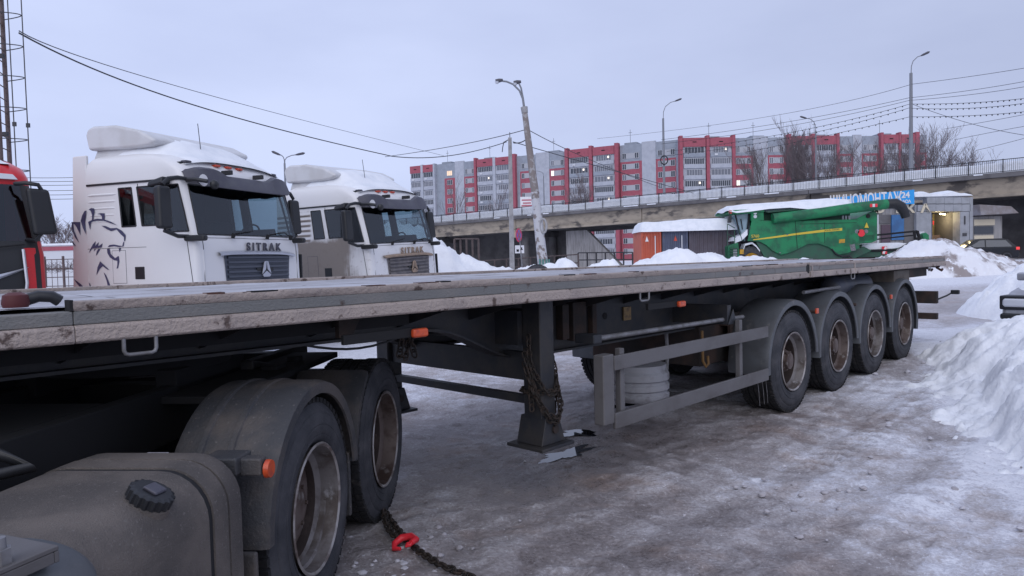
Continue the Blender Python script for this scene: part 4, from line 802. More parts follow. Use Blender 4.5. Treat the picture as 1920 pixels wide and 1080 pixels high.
    # front: lettering, grille with slats, emblem, bumper, lamps, wipers
    text_mesh('lettering', 'S I T R A K', .175, m_mudtan if muddy else m_greyplas, T, Matrix.Translation((.032, .17, 1.965)) @ Matrix.Rotation(pi / 2, 4, 'Z') @ Matrix.Rotation(pi / 2, 4, 'X'), .008, .006, 1.02)
    gm = m_mudgrille if muddy else m_grille
    def gx(y): return .02 - .06 * (y / 1.225) ** 2
    gr = part('grille', T)
    mb = MB(); mb.grid([[(gx(y) + .004, y, z) for y in np.linspace(-.72 * k, .86 * k, 12)] for z, k in ((1.36, .95), (1.84, 1.0))]); mb.build('grille_panel', gm, gr)
    for i in range(6):
        z = 1.40 + .075 * i; mb = MB(); mb.grid([[(gx(y) + dx, y, z + dz) for y in np.linspace(-.66, .80, 12)] for dx, dz in ((.006, 0), (.03, .012), (.03, .04), (.006, .055))]); mb.build('grille_slat', gm, gr)
    mb = MB(); mb.grid([[(gx(y) + dx, y, z - .03 * (y / .9) ** 4) for y in np.linspace(-.84, .96, 16)] for dx, z in ((.0, 1.845), (.06, 1.85), (.065, 1.875), (.03, 1.905), (0, 1.91))]); mb.build('grille_trim', m_mudtan if muddy else m_chrome, gr, smooth=60)
    em = part('emblem', T, (.062, .16, 1.60), (0, 0, 0))
    em_m = m_mudtan if muddy else m_chrome
    for poly in ([(0, .14), (-.045, .13), (-.11, -.075), (-.02, .0)], [(0, .14), (.045, .13), (.11, -.075), (.02, .0)], [(0, -.02), (.105, -.09), (.07, -.12), (-.07, -.12), (-.105, -.09)]):
        mb = MB(); mb.prism([(y, z) for y, z in poly], 0, .02, 'x'); mb.build('emblem_piece', em_m, em, bev=.004)
    mb = MB(); mb.box(-.03, -.012, -.20, .20, -.03, .03); mb.build('emblem_bar', m_black, em)
    mb = MB(); mb.prism([(-1.2, .38), (-1.22, 1.0), (1.22, 1.0), (1.2, .38)], -.55, .06, 'x'); mb.build('bumper', m_greyplas, T, bev=.05)
    for yy in (-.95, .95):
        mb = MB(); mb.box(.03, .075, yy - .2, yy + .2, .72, .92); mb.build('headlamp', m_lens, T, bev=.03)
        mb = MB(); mb.box(-.2, -.02, yy * 1.29 - .012, yy * 1.29 + .012, 1.30, 1.85); mb.build('air_intake', m_black, T) if yy > 0 else None
        mb = MB(); mb.hexa([(-.16, yy * 1.2, 1.35), (-.02, yy * 1.12, 1.35), (-.03, yy * 1.16, 1.36), (-.17, yy * 1.27, 1.36), (-.12, yy * 1.23, 1.93), (-.02, yy * 1.15, 1.93), (-.03, yy * 1.18, 1.92), (-.13, yy * 1.28, 1.92)]); mb.build('corner_deflector', paint, T, bev=.01)
    for yy, dy in ((-.55, .5), (.25, .5), (.85, -.1)):
        mb = MB(); mb.tube([(.03, yy, 2.10), (.045, yy + .02, 2.17)], .03, 6); mb.tube([(.02, yy, 2.16), (.0, yy + dy * .6, 2.2), (-.01, yy + dy, 2.22)], .009, 5); mb.build('wiper', m_blackm, T, smooth=50)
    # roof deflector box, snow, antenna
    mb = MB(); pr = [(-2.32, 3.56), (-2.37, 3.80), (-2.33, 3.90), (-2.2, 3.94), (-1.75, 3.92), (-1.25, 3.80), (-.97, 3.66), (-.93, 3.60), (-1.05, 3.545), (-1.3, 3.53)]
    mb.prism(pr, -1.05, 1.05); mb.build('roof_deflector', m_fairing, T, bev=.06, seg=3); mb = MB(); mb.hexa([(-2.28, -1.0, 3.4), (-1.3, -1.0, 3.4), (-1.3, 1.0, 3.4), (-2.28, 1.0, 3.4), (-2.25, -.95, 3.57), (-1.4, -.95, 3.57), (-1.4, .95, 3.57), (-2.25, .95, 3.57)]); mb.build('deflector_base', m_fairing, T, bev=.03)
    sn = MB(); rows = []; nn = 46; ht_ = 1.35 if muddy else .85
    for i in range(nn + 1):
        x = -1.95 + 1.62 * i / nn; r = []
        for j in range(nn + 1):
            y = -1.06 + 2.12 * j / nn; ex = min(1, (x + 1.95) / .3, (-.33 - x) / .55); ey = min(1, (1.06 - abs(y)) / .30); ex = max(0, ex); ey = max(0, ey)
            body = (ex * ey) ** .55; base = 3.37 + .12 * min(1, (-.33 - x) / .8) - .10 * (abs(y) / 1.06) ** 3
            prof = .38 if muddy else .31
            z = base - .06 + (prof * (.45 + .55 * float(sst(np.array(-x), .35, 1.3)))) * body + .09 * (float(fbm(np.array(x * 2.2 + 9 * muddy), np.array(y * 2.2), 4, 71)) - .5) * body
            r.append((x, y, z))
        rows.append(r)
    sn.grid(rows); sn.build('roof_snow', m_snowroof, T, smooth=80, fix=False)
    mb = MB(); mb.tube([(-.75, -.3, 3.45), (-.80, -.3, 3.98)], .006, 5); mb.build('antenna', m_black, T)
    # chassis and wheels
    for yy in (-.45, .37):
        mb = MB(); mb.box(-6.2, -.6, yy, yy + .08, .75, 1.02); mb.build('chassis_rail', m_blackm, T)
    for x in (-1.45, -4.5, -5.85):
        wheel(T, x, -1.22, .52, 'drive'); wheel(T, x, 1.22, .52, 'drive', True)
        mb = MB(); mb.cyl((x, -1.0, .52), (x, 1.0, .52), .07, n=10); mb.build('axle', m_blackm, T)
    mb = MB(); mb.box(-3.9, -2.75, -1.2, -.55, .4, 1.05); mb.build('fuel_tank', m_galv, T, bev=.1)
    if lion:
        dc = part('lion_decal', T)
        for poly in LION:
            mb = MB(); mb.add([(max(x, -2.55), (-1.2335 if x > -2.24 else -1.2290 + max(0, z - .95) * .0119), z) for x, z in poly], [tuple(range(len(poly)))]); mb.build('decal_piece', m_navy, dc, fix=False)
        text_mesh('decal_lettering', 'HOWO', .085, m_greyplas, dc, Matrix.Translation((-1.68, -1.234, 1.635)) @ Matrix.Rotation(pi / 2, 4, 'X'), .001, .002, 1.1) if False else None
    return T
make_truck('clean white cab-over truck with a navy lion emblem on its side', (-4.161, 11.501, 0), (0, 0, radians(-20)), m_clean, False, True)
F2 = at(703, 490, 14.3); a2 = radians(27); O2 = Vector((F2.x, F2.y, 0)) + 1.225 * Vector((sin(a2), cos(a2), 0))
make_truck('white cab-over truck with mud caked side and thick roof snow', (O2.x, O2.y, -.05), (radians(2.2), radians(-.8), -a2), m_muddy, True)
# ================================================================ red truck at the left edge
def red_truck():
    c = at(90, 500, 10.3); a = radians(47); lf = Vector((sin(a), cos(a), 0)); f = Vector((cos(a), -sin(a), 0))
    T = thing('truck', 'red and black truck cab with a big dark mirror beside the first white truck', 'truck', (c.x - lf.x * 1.22, c.y - lf.y * 1.22, 0), -a)
    rows = [(.55, -.02, 1.2, .2), (1.3, .03, 1.22, .24), (1.9, .0, 1.22, .26), (2.0, -.03, 1.21, .26), (2.1, -.05, 1.20, .26), (2.85, -.26, 1.13, .3), (2.93, -.27, 1.13, .3), (3.05, -.26, 1.12, .34), (3.2, -.36, 1.08, .42), (3.32, -.6, .98, .5), (3.38, -1.0, .8, .5)]
    def ring(r):
        z, xf, wd, q = r; P = [(-2.1, -wd, z), (-1.0, -wd, z), (xf - q - .02, -wd, z)]
        for i in range(7): t = radians(90 * i / 6); P.append((xf - q + q * sin(t) - .05 * (i / 6), -(wd - q) - q * cos(t), z))
        P.append((xf, -.3, z)); return P + [(p[0], -p[1], p[2]) for p in P[::-1]]
    RG = [ring(r) for r in rows]; n = len(RG[0])
    body = MB(); wind = MB(); low = MB(); pil = MB()
    for i in range(len(rows) - 1):
        for j in range(n - 1):
            q = [RG[i][j], RG[i][j + 1], RG[i + 1][j + 1], RG[i + 1][j]]
            if 7 <= j <= n - 9 and rows[i][0] in (2.1, 2.85): wind.add(q, [(0, 1, 2, 3)])
            elif j in (4, 5, 6, n - 8, n - 7, n - 6) and rows[i][0] in (2.1, 2.85): pil.add(q, [(0, 1, 2, 3)])
            elif 6 <= j <= n - 8 and rows[i][0] < 2.1 and rows[i][0] > .5: low.add(q, [(0, 1, 2, 3)])
            elif j in (1, n - 3) and rows[i][0] == 2.1: wind.add(q, [(0, 1, 2, 3)])
            else: body.add(q, [(0, 1, 2, 3)])
    body.add(RG[-1], [tuple(range(n))]); body.add([RG[i][0] for i in range(len(rows))] + [RG[i][-1] for i in range(len(rows) - 1, -1, -1)], [tuple(range(2 * len(rows)))])
    o = body.build('cab_shell', m_red, T); weld(o.data); o = pil.build('windscreen_pillars', m_black, T, kind='stuff'); weld(o.data); o = low.build('front_panel', m_black, T); weld(o.data); o = wind.build('windscreen', m_glass, T); weld(o.data)
    mb = MB(); mb.box(-2.0, -.45, -1.0, 1.0, 1.0, 2.0); mb.box(-2.05, -2.0, -1.0, 1.0, 1.0, 3.1); mb.build('dashboard', m_inner, T, bev=.05)
    for yy in (-.55, .55):
        mb = MB(); mb.box(-1.35, -1.15, yy - .26, yy + .26, 2.0, 2.7); mb.build('seat', m_inner, T, bev=.06)
    # silver streaks and red corner panel
    for (y0, z0, y1, z1, wdt) in ((.15, 1.50, .98, 1.72, .10), (.3, 1.22, .95, 1.42, .09), (.15, 1.0, .95, 1.18, .06)):
        mb = MB(); n_ = 10; P = []
        for k in range(n_ + 1):
            t = k / n_; y = y0 + (y1 - y0) * t; z = z0 + (z1 - z0) * t ** 1.5; ww = wdt * (1 - t) ** .7 + .008; x = .04 - .05 * (y / 1.2) ** 2
            P.append([(x, y, z - ww / 2), (x + .03, y, z), (x, y, z + ww / 2)])
        mb.grid(P); mb.build('silver_streak', m_chrome, T, smooth=60)
    mb = MB(); mb.hexa([(-.02, 1.02, 1.0), (.06, .95, 1.0), (-.06, 1.17, 1.0), (-.1, 1.16, 1.0), (-.06, 1.0, 2.0), (.0, .93, 2.0), (-.08, 1.09, 2.0), (-.14, 1.1, 2.0)]); mb.build('corner_panel', m_red, T, bev=.01)
    mb = MB(); mb.tube([(.02, .9, 1.05), (.045, .95, 1.5), (.0, .93, 1.98)], .022, 6); mb.build('corner_trim', m_chrome, T, smooth=60)
    mb = MB(); mb.hexa([(-.27, .55, 3.0), (-.235, .55, 3.0), (-.24, .95, 2.995), (-.3, .95, 2.995), (-.33, .57, 3.09), (-.28, .57, 3.09), (-.32, .90, 3.08), (-.36, .90, 3.08)]); mb.build('roof_lamp', m_lens, T, bev=.01)
    mb = MB(); mb.tube([(-.20, .9, 2.93), (-.02, 1.0, 2.93), (.0, 1.15, 2.91), (-.02, 1.2, 2.82)], .03, 6); mb.build('mirror_arm', m_black, T, smooth=60); mb = MB(); mb.tube([(-.1, 1.0, 2.12), (.04, 1.08, 2.1), (.0, 1.15, 2.2)], .03, 6); mb.build('mirror_arm', m_black, T, smooth=60)
    mb = MB(); mb.hexa([(-.06, 1.05, 2.18), (.06, 1.07, 2.18), (.04, 1.37, 2.20), (-.10, 1.37, 2.20), (-.08, .99, 2.86), (.04, 1.0, 2.86), (.02, 1.28, 2.85), (-.12, 1.28, 2.85)]); mb.build('mirror_housing', m_black, T, bev=.05, seg=3)
    mb = MB(); mb.tube([(.04, .1, 2.06), (.03, .5, 2.0), (-.02, .95, 2.05)], .012, 6); mb.build('wiper', m_blackm, T)
    mb = MB(); mb.prism([(-1.15, .35), (-1.2, .95), (1.2, .95), (1.15, .35)], -.6, .06, 'x'); mb.build('bumper', m_black, T, bev=.05)
    for x in (-1.4, -4.6):
        wheel(T, x, -1.2, .52, 'drive'); wheel(T, x, 1.2, .52, 'drive', True)
        mb = MB(); mb.cyl((x, -1.0, .52), (x, 1.0, .52), .07, n=10); mb.build('axle', m_blackm, T)
    for yy in (-.45, .37):
        mb = MB(); mb.box(-5.6, -.6, yy, yy + .08, .75, 1.0); mb.build('chassis_rail', m_blackm, T)
    sn = MB(); rows_ = []
    for i in range(13):
        r = []
        for j in range(13):
            x = -2.0 + 1.55 * i / 12; y = -.9 + 1.8 * j / 12; e = max(0, min(1, (x + 2) / .2, (-.45 - x) / .4)) * max(0, min(1, (.9 - abs(y)) / .25)); r.append((x, y, 3.24 + .07 * min(1, (-.45 - x) / .5) + .12 * e ** .6))
        rows_.append(r)
    sn.grid(rows_); sn.build('roof_snow', m_snowroof, T, smooth=80, fix=False)
red_truck()

# ================================================================ mast with a caged ladder
m_mast = mat('rusty_mast_steel', (.14, .105, .105), .7, c2=(.095, .06, .055), sc=3)
m_dsteel = mat('dark_steel', (.055, .055, .062), .6)
MT = thing('ladder_mast', 'tall rusty steel mast with a caged ladder behind the red truck', 'mast', (at(12, 200, 17).x, 17, 0))
def rung_obj(name, mb, m): return mb.build(name, m, MT, smooth=50)
for dx, r, dy in ((0, .065, -.3), (-.2, .05, .3)):
    mb = MB(); mb.cyl((dx, dy, 0), (dx, dy, 12), r, n=10); rung_obj('stringer', mb, m_mast)
for i in range(38):
    mb = MB(); mb.cyl((-.19, .28, .4 + .3 * i), (0, -.28, .4 + .3 * i), .014, n=6); rung_obj('rung', mb, m_mast)
for i in range(13):
    z = 2.6 + .735 * i; mb = MB(); mb.tube([(-.2 + .2 * k / 16 + .56 * sin(pi * k / 16), .3 - .6 * k / 16, z) for k in range(17)], .012, 5); mb.build('cage_hoop', m_dsteel, MT, smooth=60)
for px, py in ((.27, -.16), (.47, .02)):
    mb = MB(); mb.box(px - .012, px + .012, py - .004, py + .004, 2.4, 12); rung_obj('cage_strap', mb, m_dsteel)
    for z in (5.1, 8.5):
        mb = MB(); mb.box(px - .03, px + .05, py - .02, py + .02, z, z + .1); rung_obj('strap_clamp', mb, m_dsteel)
for z in (4.9, 6.75, 8.6, 10.4):
    mb = MB(); mb.box(-1.0, 0, -.04, .04, z, z + .1); mb.build('stay_bracket', m_dsteel, MT)
mb = MB(); mb.cyl((-1.1, .3, 0), (-1.1, .3, 12), .22, n=20); mb.build('mast_pipe', m_galv, MT, smooth=50)

# ================================================================ overpass bridge
m_conc = mat('weathered_concrete', (.37, .315, .25), .85, c2=(.26, .225, .185), sc=.7, lo=.42, hi=.62, c3=(.10, .088, .082), sc3=.35, lo3=.56, hi3=.66, bump=.2, bsc=8, stretch=(1, 1, 2.2))
m_concd = mat('dark_shaded_concrete', (.15, .145, .15), .9, c2=(.10, .095, .10), sc=.6, bump=.15, bsc=6)  # dark concrete; under the bridge its tone also carries painted-in shade
m_concl = mat('pale_concrete', (.33, .32, .32), .85, c2=(.22, .21, .21), sc=1.2, bump=.15, bsc=8, stretch=(3, 3, .4))
m_iron = mat('black_iron', (.02, .021, .026), .6)
B0 = Vector((52, 52.8, 0)); B1 = Vector((-45, 131.6, 0)); bd = (B1 - B0); BL = bd.length; bd = bd / BL; bn = Vector((-bd.y, bd.x, 0))
if bn.y < 0: bn = -bn
BR = thing('bridge', 'concrete road overpass with snowy walkway and iron railing across the background', 'bridge', B0, atan2(bd.y, bd.x))
sg = 1 if Vector((-bd.y, bd.x, 0)).y > 0 else -1                   # local y away from the camera = sg
def dz(u): return 8.15 - .85 * min(1, u / 70) - .010 * max(0, u - 70)
def seg_box(mb, u0, u1, y0, y1, a, b, fn=dz):
    ya, yb = sg * y0, sg * y1; mb.hexa([(u0, ya, fn(u0) + a), (u1, ya, fn(u1) + a), (u1, yb, fn(u1) + a), (u0, yb, fn(u0) + a), (u0, ya, fn(u0) + b), (u1, ya, fn(u1) + b), (u1, yb, fn(u1) + b), (u0, yb, fn(u0) + b)])
SPANS = [-6, 9.5, 28.5, 47.5, 66.5, 85.5, 104.5, BL]
for a, b in zip(SPANS[:-1], SPANS[1:]):
    mb = MB(); seg_box(mb, a, b - .04, 0, 18, -.32, 0); mb.build('deck_slab', m_concd, BR)
    mb = MB(); seg_box(mb, a, b - .05, -.08, .25, -.30, .10); mb.build('deck_edge', m_concd, BR)
    mb = MB(); seg_box(mb, a + .05, b - .05, .55, 1.1, -1.75, -.30); seg_box(mb, a + .05, b - .05, .40, 1.25, -1.95, -1.68); mb.build('girder', m_conc, BR)
    for k in range(1, 6):
        mb = MB(); seg_box(mb, a + .1, b - .1, .6 + k * 3, 1.2 + k * 3, -1.85, -.31); mb.build('girder', m_concd, BR)
    for k in range(3):
        mb = MB(); x0 = a + .5; mb.M = Matrix.Translation((a, sg * (2.5 + 6.5 * k), 0)); mb.cyl((0, 0, 0), (0, 0, dz(a) - 2.6), .55, n=18); mb.build('pier_column', m_concd, BR, smooth=50)
    mb = MB(); seg_box(mb, a - .7, a + .7, .8, 17, -2.65, -1.96); mb.build('pier_cap', m_concd, BR)
    mb = MB(); seg_box(mb, a - .55, a + .55, .35, .8, -2.75, -1.97); mb.build('bearing_block', m_conc, BR)
# retaining walls closing the space under the bridge
def bu(px, off):
    return min(np.linspace(-5, BL - 5, 1200), key=lambda u: abs(at(px, 450, (B0 + bd * u + bn * off).y).x - (B0 + bd * u + bn * off).x))
for a, b in ((-6, bu(1235, 9.5)), (bu(1085, 9.5), BL)):
    mb = MB(); mb.box(a, b, sg * 9.5, sg * 10.2, 0, dz(b) - .35) ; mb.build('retaining_wall', m_concd, BR)
mb = MB(); wa, wb, wc = bu(1172, 3), bu(1062, 3), bu(1100, 3); pr = [(wa, 0), (wb, 0), (wb, 5.2), (wc, 5.2)]; mb.prism(pr, sg * 3.0, sg * 3.6); mb.build('wing_wall', m_concl, BR)
# snow on the walkway
sn = MB(); P = []
us = np.linspace(-5.5, BL - .5, 240)
for j, (yy, hh) in enumerate(((.02, -.0), (.10, .55), (.35, .78), (.9, .85), (1.7, .7), (2.4, .5), (3.2, .02))):
    P.append([(u, sg * yy, dz(u) + .08 + hh * (.95 + .5 * float(fbm(np.array(u * .16), np.array(j * .3), 3, 51)) - (.25 if j == 6 else 0))) for u in us])
sn.grid(P); sn.build('walkway_snow', m_snowroof, BR, smooth=70, fix=False)
# railing: posts and top rails are parts, the thin bars are one part
u = -5.0; k = 0; bars = MB()
while u < BL - 3:
    e = u + 2.5
    mb = MB(); mb.box(u - .04, u + .04, sg * .02 - .04, sg * .02 + .04, dz(u) + .02, dz(u) + 1.25); mb.build('railing_post', m_iron, BR)
    mb = MB(); seg_box(mb, u + .041, e - .041, -.01, .05, 1.16, 1.22); mb.build('top_rail', m_iron, BR)
    mb = MB(); seg_box(mb, u + .041, e - .041, 0, .04, .16, .2); mb.build('bottom_rail', m_iron, BR)
    for i in range(1, 17):
        q = u + i * 2.5 / 17; bars.box(q - .011, q + .011, sg * .02 - .011, sg * .02 + .011, dz(q) + .201, dz(q) + 1.159)
    u = e
bars.build('railing_bars', m_iron, BR, kind='stuff')
# spill of snow and icicles on the edge, pipe bracket
for i in range(14):
    q = R_.uniform(0, 80); mb = MB(); mb.box(q, q + R_.uniform(.4, 1.6), sg * -.09 - .03, sg * -.09 + .03, dz(q) - .02, dz(q) + .09); mb.build('edge_snow', m_snowroof, BR, bev=.03)

# ================================================================ lamp posts, poles, signs
m_pole = mat('concrete_pole', (.34, .335, .34), .8, c2=(.25, .245, .25), sc=3)
m_lampg = mat('lamp_steel', (.20, .21, .235), .55)
def lamp_post(label, base, h, arm, thick=.11, group='street lamps on the overpass', collar=None):
    T = thing('street_lamp', label, 'street lamp', base, group=group)
    mb = MB(); mb.tube([(0, 0, 0), (0, 0, h * .5), (0, 0, h)], [thick, thick * .85, thick * .7], 12); mb.build('post', m_lampg, T, smooth=50)
    for (dx, dy, rise) in arm:
        mb = MB(); pts = [(0, 0, h - .3), (dx * .04, dy * .04, h + rise * .4), (dx * .2, dy * .2, h + rise * .7), (dx * .6, dy * .6, h + rise * .93), (dx, dy, h + rise)]; mb.tube(pts, .04, 8); mb.build('arm', m_lampg, T, smooth=60)
        d = Vector((dx, dy, rise * .25)).normalized(); mb = MB(); p = Vector((dx, dy, h + rise)); mb.tube([p - d * .1, p + d * .15, p + d * .6, p + d * .75], [.05, .10, .11, .03], 8); mb.build('lamp_head', m_greyplas, T, smooth=50)
    return T
def on_bridge(px, py, off=2.6):
    # u so that the post's foot shows at px
    best = None
    for u in np.linspace(-5, BL - 5, 900):
        P = B0 + bd * u + bn * off; v = at(px, py, P.y)
        e = abs(v.x - P.x)
        if best is None or e < best[0]: best = (e, u)
    u = best[1]; P = B0 + bd * u + bn * off; return Vector((P.x, P.y, dz(u) - .02))
b = on_bridge(1709, 320); t = at(1707, 137, b.y); t2 = at(1726, 105, b.y)
L1 = lamp_post('tall pale street lamp post on the overpass hung with many wires', b, t.z - b.z, [(t2.x - b.x, -.2, t2.z - t.z)], .19)
b = on_bridge(1246, 366); t = at(1244, 222, b.y); t2 = at(1266, 190, b.y)
L2 = lamp_post('street lamp post on the overpass with a coil hung halfway up', b, t.z - b.z, [(t2.x - b.x, -.2, t2.z - t.z)], .17)
mb = MB(); mb.tube([(.42 * cos(2 * pi * i / 20), -.25, t.z - b.z - 4.9 + .5 * sin(2 * pi * i / 20)) for i in range(20)], .07, 6, closed=True); mb.build('cable_coil', m_black, L2, smooth=60)
b = on_bridge(1530, 340, 14); t = at(1527, 245, b.y); t2 = at(1513, 221, b.y)
lamp_post('thin street lamp with its head tilted left behind the overpass poplars', b, t.z - b.z, [(t2.x - b.x, .2, t2.z - t.z)], .12)
b = on_bridge(1021, 395, 14); t = at(1019, 330, b.y); t2 = at(1003, 320, b.y)
lamp_post('small street lamp seen between the leaning pole and the flats', b, t.z - b.z, [(t2.x - b.x, .2, t2.z - t.z)], .10)
b = at(540, 480, 62); b.z = 0; t = at(540, 306, 62); l = at(524, 290, 62); r = at(556, 290, 62)
lamp_post('double headed street lamp seen between the two white trucks', b, t.z, [(l.x - b.x, 0, l.z - t.z), (r.x - b.x, 0, r.z - t.z)], .12, group=None)
# square concrete pole
pb = at(960, 500, 40); pt = at(956, 258, 40)
PC = thing('utility_pole', 'straight grey concrete utility pole left of the leaning lamp pole', 'pole', (pb.x, 40, 0))
dx = pt.x - pb.x; hz = pt.z
mb = MB(); mb.hexa([(-.15, -.13, 0), (.15, -.13, 0), (.15, .13, 0), (-.15, .13, 0), (dx - .10, -.09, hz), (dx + .10, -.09, hz), (dx + .10, .09, hz), (dx - .10, .09, hz)]); mb.build('pole_shaft', m_pole, PC, bev=.02)
mb = MB(); mb.cyl((dx, 0, hz), (dx, 0, hz + .3), .02, n=6); mb.tube([(dx - .05, 0, hz - .1), (dx - .35, 0, hz - .25), (dx - .42, 0, hz - .55), (dx - .45, 0, hz - .8)], .025, 6); mb.build('hook_arm', m_dsteel, PC, smooth=50)
# leaning lamp pole
q0 = at(1019, 505, 38); q1 = at(1003, 360, 38); q2 = at(984, 212, 38)
PL = thing('street_lamp', 'leaning whitewashed lamp pole with two curved lamp arms and a braced foot', 'street lamp', (q0.x, 38, 0))
g0 = Vector((q0.x, 38, 0)); f0 = (q0 - g0) * 1.0
m_wpole = mat('flaking_whitewash', (.48, .48, .50), .8, c2=(.20, .17, .16), sc=3, lo=.50, hi=.60, bump=.2, bsc=12)
m_bpole = mat('bare_brown_concrete', (.22, .19, .18), .85, c2=(.36, .35, .35), sc=3, lo=.52, hi=.62)
foot = f0 + (f0 - (q1 - g0)) * (f0.z / max(.1, (q1 - q0).z)) if (q1 - q0).z > 0 else f0
mb = MB(); mb.tube([foot, q1 - g0], [.30, .23], 14); mb.build('lower_shaft', m_wpole, PL, smooth=50)
mb = MB(); mb.tube([q1 - g0, q2 - g0], [.215, .15], 14); mb.build('upper_shaft', m_bpole, PL, smooth=50)
mb = MB(); mb.tube([q2 - g0, q2 - g0 + Vector((-.03, 0, .32))], [.17, .19], 12); mb.build('collar', m_pole, PL, smooth=40)
def P38(x, y): return at(x, y, 38) - g0
a0 = P38(984, 214)
mb = MB(); mb.tube([a0, P38(980, 185), P38(974, 170), P38(962, 158), P38(950, 153), P38(942, 152)], .05, 8); mb.build('lamp_arm', m_lampg, PL, smooth=60)
mb = MB(); mb.tube([a0 + Vector((.03, 0, 0)), P38(981, 185), P38(977, 165), P38(972, 154)], .045, 8); mb.build('lamp_arm', m_lampg, PL, smooth=60)
for x, y in ((936, 151), (970, 154)):
    c = P38(x, y); mb = MB(); mb.tube([c + Vector((.2, 0, .02)), c, c + Vector((-.2, 0, -.02))], [.07, .11, .09], 10); mb.build('lamp_head', m_greyplas, PL, smooth=50)
    mb = MB(); mb.lathe([(-.18, .0), (-.16, .08), (-.05, .12)], 12, ax='z', c=(c.x - .12, c.y, c.z)); mb.build('lamp_bowl', m_lens, PL, smooth=50)
m_teal = mat('teal_paint', (.09, .22, .20), .7)
for x0, y0, x1, y1 in ((1017, 452, 1024, 505), (1019, 452, 1030, 505), (1012, 470, 1010, 505)):
    a = P38(x0, y0); b = P38(x1, y1); b.z = 0; mb = MB(); mb.tube([b, a], .09, 8); mb.build('brace_leg', m_pole, PL, smooth=50)
for x in (1012, 1018, 1024, 1029):
    c = P38(x, 500); mb = MB(); mb.tube([(c.x, c.y - .3, 0), (c.x, c.y - .3, c.z + .4)], .05, 6); mb.build('painted_rod', m_teal, PL)
c = P38(1018, 424); mb = MB(); mb.tube([c + Vector((.18 * cos(2 * pi * i / 18), -.2, .38 * sin(2 * pi * i / 18))) for i in range(18)], .06, 8, closed=True); mb.build('brace_ring', m_pole, PL, smooth=60)
# no stopping sign with its plate, banner board behind
sp = at(982, 503, 36); sc_ = at(973, 441, 36)
SG = thing('road_sign', 'round no stopping sign with a small plate on a thin post', 'sign', (sp.x, 36, 0))
mb = MB(); mb.cyl((0, 0, 0), (sc_.x - sp.x, 0, sc_.z + .3), .035, n=8); mb.build('post', m_galv, SG, smooth=50)
sm = Matrix.Translation((sc_.x - sp.x, -.05, sc_.z)) @ Matrix.Rotation(radians(63), 4, 'Z')
m_sred = mat('sign_red', (.55, .05, .10), .5); m_sblue = mat('sign_violet_blue', (.22, .12, .38), .5)
mb = MB(); mb.M = sm; mb.lathe([(0, 0), (0, .35), (.02, .35), (.02, 0)], 28); mb.build('sign_rim', m_sred, SG)
mb = MB(); mb.M = sm; mb.lathe([(-.004, 0), (-.004, .27)], 28); mb.build('sign_face', m_sblue, SG)
for r in (45, -45):
    mb = MB(); mb.M = sm @ Matrix.Rotation(radians(r), 4, 'Y'); mb.box(-.27, .27, -.009, -.006, -.035, .035); mb.build('sign_bar', m_sred, SG)
mb = MB(); mb.M = Matrix.Translation((sc_.x - sp.x + .02, -.05, sc_.z - .72)) @ Matrix.Rotation(radians(35), 4, 'Z'); mb.box(-.28, .28, 0, .015, -.2, .2); mb.build('plate', m_white, SG)
mb = MB(); mb.M = Matrix.Translation((sc_.x - sp.x + .02, -.05, sc_.z - .72)) @ Matrix.Rotation(radians(35), 4, 'Z'); mb.box(-.2, -.05, -.006, -.003, -.12, 0); mb.box(.02, .2, -.006, -.003, -.04, .0); mb.box(.06, .16, -.006, -.003, .0, .1); mb.build('plate_symbol', m_blackm, SG, kind='stuff')
bp = at(988, 380, 96); 
BN = thing('banner_board', 'small white banner with red lines on the overpass behind the leaning pole', 'banner', (bp.x, 96, bp.z))
mb = MB(); mb.box(-.9, .9, 0, .05, -.8, .8); mb.build('board', m_white, BN)
for zz, ww in ((.35, .7), (-.05, .55), (-.4, .75)):
    mb = MB(); mb.box(-ww, ww, -.02, -.002, zz - .09, zz + .09); mb.build('red_line', mat('banner_red', (.45, .12, .16), .7), BN)
mb = MB(); mb.cyl((0, .08, -3), (0, .08, .8), .05, n=8); mb.build('post', m_lampg, BN)

# ================================================================ wires
m_wire = mat('wire_black', (.025, .025, .03), .6)
def wire(label, pts, r, beads=0):
    """pts: three (px, py, metres away): ends and a point on the way"""
    A = [at(*p) for p in pts]; (x0, x1, x2) = (pts[0][0], pts[1][0], pts[2][0]); tm = (x1 - x0) / (x2 - x0)
    C = (A[1] - A[0] * (1 - tm) ** 2 - A[2] * tm ** 2) / (2 * tm * (1 - tm)); n = 26; mb = MB()
    Q = [A[0] * (1 - t) ** 2 + C * 2 * t * (1 - t) + A[2] * t * t for t in [i / n for i in range(n + 1)]]
    mb.tube(Q, r, 5); o = mb.build('wire', m_wire, smooth=60); tag(o, label, 'wire', None)
    if beads:
        me = WIREB
        for i in range(1, beads):
            t = i / beads; p = A[0] * (1 - t) ** 2 + C * 2 * t * (1 - t) + A[2] * t * t; inst('clip', me, o, p - Vector((0, 0, .12)))
    return o
mb = MB(); mb.box(-.035, .035, -.03, .03, .02, .11); WIREB = mb.mesh('clip', m_wire)
wire('lower thick cable sagging from the ladder mast to the concrete pole', ((36, 62, 17), (420, 214, 27), (735, 293, 35)), .022)
wire('cable sagging from above the muddy truck up to the concrete pole', ((735, 293, 35), (850, 291, 38), (950, 266, 40)), .022)
wire('upper thin cable from the ladder mast towards the flats', ((36, 58, 17), (420, 186, 38), (832, 292, 70)), .015)
wire('cable rising from the left to the top of the leaning lamp pole', ((722, 294, 60), (860, 272, 48), (982, 244, 38)), .022)
wire('cable running down right from the leaning lamp pole', ((990, 243, 38), (1080, 288, 50), (1240, 352, 72)), .022)
wire('cable running down right from the concrete pole', ((962, 266, 40), (1080, 300, 50), (1300, 362, 70)), .025)
